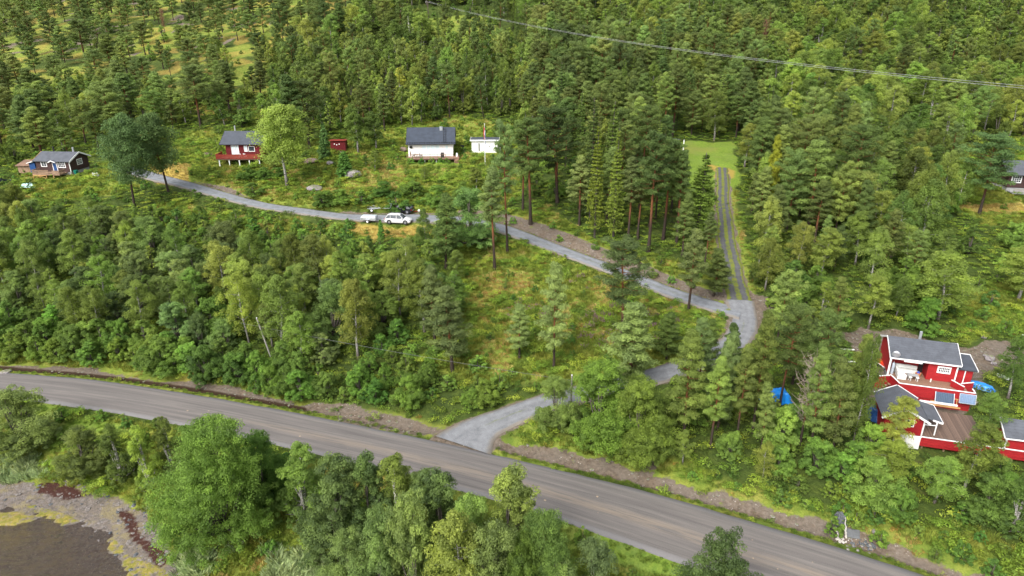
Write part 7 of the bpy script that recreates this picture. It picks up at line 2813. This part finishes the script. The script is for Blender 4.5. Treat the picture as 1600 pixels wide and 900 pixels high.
# empty boat trailer
BT = hit(583, 329.5)
bt = empty('boat_trailer', tuple(BT), -0.03, 'empty galvanised boat trailer with a long thin drawbar behind the black car', 'trailer')
mb = MB()
mb.bar((-0.5, -0.7, 0.55), (-0.5, 0.7, 0.55), 0.08)
mb.bar((0.4, -0.7, 0.5), (0.4, 0.7, 0.5), 0.08)
mb.bar((-0.9, -0.55, 0.55), (0.9, -0.45, 0.52), 0.08)
mb.bar((-0.9, 0.55, 0.55), (0.9, 0.45, 0.52), 0.08)
mb.bar((0.9, -0.45, 0.52), (1.6, 0, 0.5), 0.08)
mb.bar((0.9, 0.45, 0.52), (1.6, 0, 0.5), 0.08)
mb.bar((-0.5, 0, 0.52), (4.3, 0, 0.48), 0.10)
mb.build('frame', MAT['metal'], bt)
MB().bar((3.1, 0, 0.5), (3.35, 0, 1.25), 0.09).bar((3.35, -0.25, 1.25), (3.35, 0.25, 1.25), 0.08).bar((3.35, 0, 1.2), (3.0, 0, 1.35), 0.08).build('winch_post', MAT['metal'], bt)
MB().tube([(-0.8, -0.5, 0.8), (-0.8, 0.5, 0.8)], 0.08, 8).bar((-0.8, -0.5, 0.55), (-0.8, -0.5, 0.8), 0.05).bar((-0.8, 0.5, 0.55), (-0.8, 0.5, 0.8), 0.05).build('roller', MAT['black'], bt)
for s in (-1, 1):
    wheel(bt, -0.05, s * 0.85, 0.30, 0.30, 0.16, rim='white')
    MB().tube([(-0.42, s * 0.85, 0.5), (-0.25, s * 0.85, 0.66), (0.15, s * 0.85, 0.66), (0.32, s * 0.85, 0.5)], 0.05, 6).build('mudguard', MAT['metal'], bt)
# fender ball and float by the road
FB = hit(655, 331)
fb = empty('buoy', tuple(FB), 0.2, 'white ball buoy with a short red and white float right of the black car', 'buoy')
bm = bmesh.new()
bmesh.ops.create_uvsphere(bm, u_segments=14, v_segments=8, radius=0.24)
me = bpy.data.meshes.new('ball')
bm.to_mesh(me)
bm.free()
me.materials.append(MAT['white'])
link('ball', me, fb, (0, 0, 0.24))
MB().tube([(-0.95, 0, 0.1), (-0.3, 0, 0.12)], 0.09, 8).build('float', MAT['redrail'], fb)

# dark car at the left edge
LC = hit(-2, 288)
car(tuple(LC), 0.9, 4.3, 1.8, 1.5, 'car_blue', 'dark blue car cut by the left edge beside the weathered shed')

# ---- things by the dark brown cabin
WBp = hit(150, 278)
rg_ = random.Random(2)
bag = empty('big_bag', tuple(WBp), 0.2, 'white bulging bag on the grass right of the dark brown cabin', 'bag')
mb = stone_mesh('bag_body', 31, plain('white_sack', (0.75, 0.75, 0.76), 0.7, bump=0.5), 3, 0.75)
o = link('bag_body', mb, bag, (0, 0, 0.42))
o.scale = (1.5, 1.2, 1.4)
for sx in (-1, 1):
    MB().tube([(sx * 0.45, -0.1, 0.7), (sx * 0.4, 0, 1.05), (sx * 0.25, 0.1, 0.75)], 0.05, 6).build('strap', MAT['white'], bag)
for i, (px, py, lb) in enumerate(((114, 270, 'green wheelie bin, left one at the corner of the dark brown cabin'), (120, 274, 'green wheelie bin, right and nearer one at the corner of the dark brown cabin'))):
    P = hit(px, py)
    gbn = empty('wheelie_bin', tuple(P), 0.2 + i, lb, 'bin')
    MB().add([(-.22, -.25, 0), (.22, -.25, 0), (.22, .25, 0), (-.22, .25, 0), (-.3, -.33, .95), (.3, -.33, .95), (.3, .33, .95), (-.3, .33, .95)],
             [(3, 2, 1, 0), (4, 5, 6, 7), (0, 1, 5, 4), (1, 2, 6, 5), (2, 3, 7, 6), (3, 0, 4, 7)]).build('bin_body', MAT['green'], gbn)
    MB().box(-.32, -.37, .96, .32, .37, 1.04).build('lid', MAT['green'], gbn, bevel=0.02)
    for s in (-1, 1):
        MB().tube([(s * .26, .3, .1), (s * .32, .3, .1)], 0.1, 10).build('wheel', MAT['black'], gbn)

# ---- red machinery beside the big red cabin
P = hit(1380, 577)
rm = empty('garden_machine', tuple(P), -1.25, 'orange-red garden machine with a white stripe and dark wheels left of the bright red cabin', 'machine')
MB().add([(-1.5, -.32, .55), (1.3, -.3, .35), (1.3, .3, .35), (-1.5, .32, .55), (-1.3, -.22, .95), (1.1, -.2, .62), (1.1, .2, .62), (-1.3, .22, .95)],
         [(3, 2, 1, 0), (4, 5, 6, 7), (0, 1, 5, 4), (1, 2, 6, 5), (2, 3, 7, 6), (3, 0, 4, 7)]).build('body', plain('orange_red_paint', (0.62, 0.05, 0.015), 0.35), rm, bevel=0.05)
MB().bar((-0.9, -0.345, 0.62), (0.5, -0.33, 0.48), 0.03, 0.1).build('stripe', MAT['white'], rm)
MB().bar((-1.45, 0, 0.8), (-2.1, 0, 1.25), 0.06).build('handle', MAT['metal'], rm)
for x in (-0.8, 0.7):
    for s in (-1, 1):
        wheel(rm, x, s * 0.38, 0.24, 0.24, 0.14)
# planks
for px, py, ln_, rz, lb in ((1567, 590, 1.25, -0.95, 'white board lying on the grass right of the blue tarpaulin'), (1324, 547, 1.6, -0.1, 'thin white board on the dirt yard, upper one seen past the birch'), (1325, 566, 1.6, -0.12, 'thin white board on the dirt yard, lower one seen past the birch')):
    P = hit(px, py)
    o = MB().box(-ln_ / 2, -0.2 if px > 1500 else -0.06, 0.03, ln_ / 2, 0.2 if px > 1500 else 0.06, 0.22 if px > 1500 else 0.15).build('white_board', MAT['white'], None, tuple(P))
    o.rotation_euler = (0, 0, rz)
    tag(o, lb, 'board')
P = hit(1612, 548)
pv = empty('garden_pavilion', tuple(P), -0.2, 'white garden pavilion with a pale top at the right edge behind the birch', 'pavilion')
for sx in (-1, 1):
    for sy in (-1, 1):
        MB().bar((sx * 0.9, sy * 0.9, -0.1), (sx * 0.9, sy * 0.9, 1.5), 0.05).build('post', MAT['weath'], pv)
MB().slab([(-1, -1, 1.5), (1, -1, 1.5), (1, 1, 1.6), (-1, 1, 1.6)], 0.08).build('top', MAT['white'], pv)

# ---- clearing: small blue-grey hut and a white post
P = hit(1053, 236)
ht = empty('hut', tuple(P), 0.3, 'small blue-grey hut half hidden at the left corner of the mown clearing', 'hut')
MB().box(-1.3, 0, -.2, 1.0, 2.2, 2.1).build('wall', plain('blue_grey_paint', (0.22, 0.27, 0.36), 0.6), ht)
MB().slab([(-1.5, -.3, 2.4), (1.2, -.3, 2.4), (1.2, 2.4, 2.15), (-1.5, 2.4, 2.15)], 0.1).build('roof', MAT['roof_felt'], ht)
P = hit(1067, 240)
wp = empty('white_post', tuple(P), 0, 'white round post standing at the left edge of the mown clearing', 'post')
MB().tube([(0, 0, -0.2), (0, 0, 2.7)], [0.13, 0.11], 10).build('shaft', MAT['white'], wp)
MB().tube([(0, 0, 2.7), (0, 0, 2.8)], [0.15, 0.1], 10).build('cap', MAT['metal'], wp)

# ---- bare grey tree in the pine grove
def dead_tree(bx, by, top, label, mat, wd=2.2, seed=5, name='dead_tree'):
    P = hit(bx, by)
    Hh = height_for(P, top)
    rg = np.random.default_rng(seed)
    r = empty(name, tuple(P), 0, label, 'dead tree')
    tp, tr_ = trunk_path(Hh, 0.12, 0.0, 0.2, rng=rg)
    link('trunk', tubes_mesh('dead_trunk', [(tp, tr_)], MAT['bark_pine'], 6, Hh), r)
    tubes = []
    for i in range(60):
        t = 0.25 + 0.72 * i / 60
        a = i * 2.4
        o = interp_path(tp, t * Hh)
        L = wd * (0.5 + 0.5 * math.sin(math.pi * min(1, (t - .2) * 1.3))) * rg.uniform(0.5, 1)
        dv = np.array([math.cos(a), math.sin(a), rg.uniform(0.5, 1.1)])
        e = o + dv * L * 0.75
        tubes.append((np.array([o, o + dv * L * .4 + [0, 0, -.1], e]), np.array([0.035, 0.022, 0.012])))
        for k in range(7):
            f = rg.uniform(0.3, 1)
            q = o + dv * L * 0.75 * f
            e2 = q + rg.normal(0, 0.3, 3) + [0, 0, 0.3]
            tubes.append((np.array([q, e2]), np.array([0.016, 0.008])))
    link('branches', tubes_mesh('dead_branches', tubes, mat, 4, Hh), r)


MAT['deadwood'] = plain('dead_twigs', (0.30, 0.24, 0.20), 0.9, var=0.2)
MAT['deadred'] = plain('withered_twigs', (0.20, 0.10, 0.065), 0.9, var=0.2)
dead_tree(1250, 694, 560, 'bare grey-brown dead tree standing among the green pines', MAT['deadwood'], 2.6)
dead_tree(731, 88, 60, 'bare brown dead tree on the glade above the white house', MAT['deadwood'], 2.4, 6)
dead_tree(1190, 88, 30, 'withered reddish tree in the wood under the power line', MAT['deadred'], 1.9, 7)
dead_tree(258, 52, 14, 'withered rust coloured pine on the sparse upper left hillside', MAT['deadred'], 1.6, 8)

# ---- poles and wires
def pole(P, tip, label, r=0.11, mat='weath', cross=False, name='utility_pole'):
    o = empty(name, tuple(P), 0, label, 'pole')
    t = Vector(tip) - Vector(P)
    MB().tube([t * -0.03, t], [r, r * 0.75], 10).build('shaft', MAT[mat], o)
    if cross:
        MB().bar(t + Vector((-0.8, 0.2, -0.35)), t + Vector((0.8, -0.2, -0.35)), 0.12).build('crossarm', MAT[mat], o)
        for x in (-0.7, 0, 0.7):
            MB().tube([t + Vector((x, -x * .25, -0.3)), t + Vector((x, -x * .25, -0.08))], 0.06, 8).build('insulator', MAT['white'], o)
    else:
        MB().tube([t, t + Vector((0, 0, 0.12))], 0.07, 8).build('insulator', MAT['white'], o)
    return t


def wire(name, a, b, sag, label, r=0.02, n=28, group=None):
    a, b = Vector(a), Vector(b)
    pts = []
    for i in range(n + 1):
        t = i / n
        p = a.lerp(b, t)
        p.z -= sag * 4 * t * (1 - t)
        pts.append(p)
    o = MB().tube(pts, r, 5).build(name, MAT['wire' if name == 'power_line' else 'wire_dark'])
    tag(o, label, 'wire', group)


MAT['wire_dark'] = plain('old_wire', (0.14, 0.14, 0.15), 0.6, 0.0)
MAT['wire'] = plain('aluminium_wire', (0.40, 0.40, 0.41), 0.5, 0.2)
P1 = hit(427, 568)
d1 = float(proj(*P1)[2])
H1 = height_for(P1, 498)
tip1 = (P1[0] - 1.25, P1[1] + 0.1, P1[2] + H1)
pole(P1, tip1, 'leaning weathered wooden pole rising from the bushes above the asphalt road')
P2 = hit(892, 634)
H2 = height_for(P2, 587)
tip2 = (P2[0], P2[1], P2[2] + H2)
pole(P2, tip2, 'short wooden pole with a pale cap beside the gravel drive')
P0 = hit(318, 505)
tip0 = (P0[0], P0[1], P0[2] + height_for(P0, 490))
pole(P0, tip0, 'wooden pole hidden in the birches at the left end of the low wire')
wire('overhead_wire', tip0, (tip1[0] + .15, tip1[1], tip1[2] - 1.1), 0.1, 'thin wire between the hidden pole and the leaning pole', 0.012)
wire('overhead_wire', (tip1[0] + .15, tip1[1], tip1[2] - 1.1), (tip2[0], tip2[1], tip2[2] - 0.6), 0.25, 'long low wire from the leaning pole to the pole at the gravel drive', 0.014)
P3 = hit(531, 183)
pole(P3, (P3[0] - .1, P3[1], P3[2] + height_for(P3, 131)), 'plain dark pole on the little glade above the small red outhouse', 0.12, 'polep')
P4 = hit(670, 41)
T4 = P4[2] + height_for(P4, 2)
pole(P4, (P4[0], P4[1], T4), 'tall power line pole on the glade at the top edge', 0.16, 'polep', True)
E = ray(1950, 166) * 70 + np.array([0, 0, CH])
for i, dx in enumerate((-0.5, 0.5)):
    wire('power_line', (P4[0] + dx, P4[1] - dx * .25, T4 - 0.1), (E[0] + dx * .3, E[1] + dx, E[2] + 0.25 * dx), 3.0, ('upper', 'lower')[1 - i] + ' of the two power line wires crossing the upper right of the picture', 0.02, 60)
PE = (E[0], E[1], float(ground_z(E[0], E[1])[0]))

# ---- little waterfall and wet rocks by the roadside
P = hit(1322, 846)
wf = []
MAT['foam'] = plain('white_water', (0.50, 0.47, 0.43), 0.35, var=0.3, scale=12, bump=0.6)
for (dx, h_, w_, lb) in ((-0.55, 1.0, 0.22, 0), (0.10, 2.0, 0.16, 1), (0.0, 1.2, 0.3, 2)):
    pass
mb = MB()
rg_ = random.Random(6)
for (x0, h_, w_) in ((-0.62, 0.95, 0.09), (0.0, 2.0, 0.055), (0.10, 1.0, 0.09), (-0.25, 0.4, 0.12)):
    pts, rr_ = [], []
    for i in range(9):
        t = i / 8
        pts.append((x0 + 0.05 * math.sin(i * 1.9) + 0.02 * i, 0.75 - 0.55 * t, h_ * (1 - t) ** 0.8 + 0.05))
        rr_.append(w_ * (0.35 + 0.9 * t))
    mb.tube(pts, rr_, 7)
for i in range(16):
    a = rg_.uniform(0, 6.28)
    q = (math.cos(a) * rg_.uniform(0.1, 0.75) - 0.15, 0.1 + math.sin(a) * 0.22, 0.06)
    mb.tube([q, (q[0] + rg_.uniform(-.05, .05), q[1], q[2] + rg_.uniform(.1, .22))], [0.13, 0.03], 6)
o = mb.build('waterfall', MAT['foam'], None, (P[0] - 0.1, P[1], P[2] - 0.1))
tag(o, 'white water falling in thin strands beside the asphalt road', 'waterfall', kind='stuff')
o = MB().add([(-0.9, 0.85, -0.3), (0.9, 0.85, -0.3), (1.15, 1.3, 1.0), (0.5, 1.35, 2.3), (-0.35, 1.4, 2.35), (-0.95, 1.2, 1.2), (-0.9, 2.2, -0.3), (0.9, 2.2, -0.3), (1.15, 2.2, 1.0), (0.5, 2.2, 2.3), (-0.35, 2.2, 2.35), (-0.95, 2.2, 1.2)],
             [(5, 4, 3, 2, 1, 0), (6, 7, 8, 9, 10, 11), (0, 1, 7, 6), (1, 2, 8, 7), (2, 3, 9, 8), (3, 4, 10, 9), (4, 5, 11, 10), (5, 0, 6, 11)]).build('rock_ledge', MAT['rock_dark'], None, (P[0] - 0.05, P[1] + 0.15, P[2] - 0.35), bevel=0.08)
o.scale = (0.62, 0.8, 0.85)
tag(o, 'dark wet rock ledge behind the little roadside waterfall', 'rock')
cs = hit(1333, 838)
o = MB().slab([(-0.55, -0.15, 0.2), (0.45, -0.3, 0.1), (0.75, 0.45, 0.4), (-0.4, 0.6, 0.5)], 0.2).build('concrete_slab', plain('wet_concrete', (0.12, 0.125, 0.13), 0.6, var=0.2), None, (cs[0], cs[1], cs[2] - 0.12), bevel=0.03)
tag(o, 'sloping grey slab right of the little waterfall', 'slab')
me_w = stone_mesh('wet_stone', 500, MAT['rock_dark'], 1, 0.7)
me_w2 = stone_mesh('wet_stone', 501, MAT['rock'], 1, 0.7)
first = None
for i in range(46):
    px_ = 1350 + rg_.gauss(0, 9)
    py_ = 852 + rg_.gauss(0, 5) + (px_ - 1350) * 0.15
    if i > 34:
        px_, py_ = 1325 + rg_.gauss(0, 5), 852 + rg_.gauss(0, 3)
    Q = hit(px_, py_)
    o = link('wet_stone', me_w if i % 4 else me_w2, None, tuple(Q))
    s = rg_.uniform(0.14, 0.42)
    o.scale = (s, s * 1.2, s)
    o.rotation_euler = (rg_.uniform(-.4, .4), rg_.uniform(-.4, .4), rg_.uniform(0, 6))
    tag(o, 'dark wet stone in the heap right of the little waterfall' if i % 4 else 'paler stone in the heap right of the little waterfall', 'stone', 'dark wet stones by the waterfall' if i % 4 else 'paler stones by the waterfall')

# hedge under the white house deck
for i, dx in enumerate((0.9, 3.0, 5.1, 6.8, 8.2)):
    x, y = HX + dx, HY - 0.8
    z = float(ground_z(x, y)[0])
    r = empty('round_bush', (x, y, z), i * 1.3, '%s clipped bush of the row under the deck of the white house' % ('leftmost', 'second', 'middle', 'fourth', 'rightmost')[i], 'bush', 'bushes under the white house deck')
    m = LIB['leafy_shrub'][1]
    r.scale = (0.72, 0.6, 0.8)
    c = link('crown', m['crown'], r)
    c.color = (0.95, 1.15, 1, 1)
    link('trunk', m['trunk'], r)
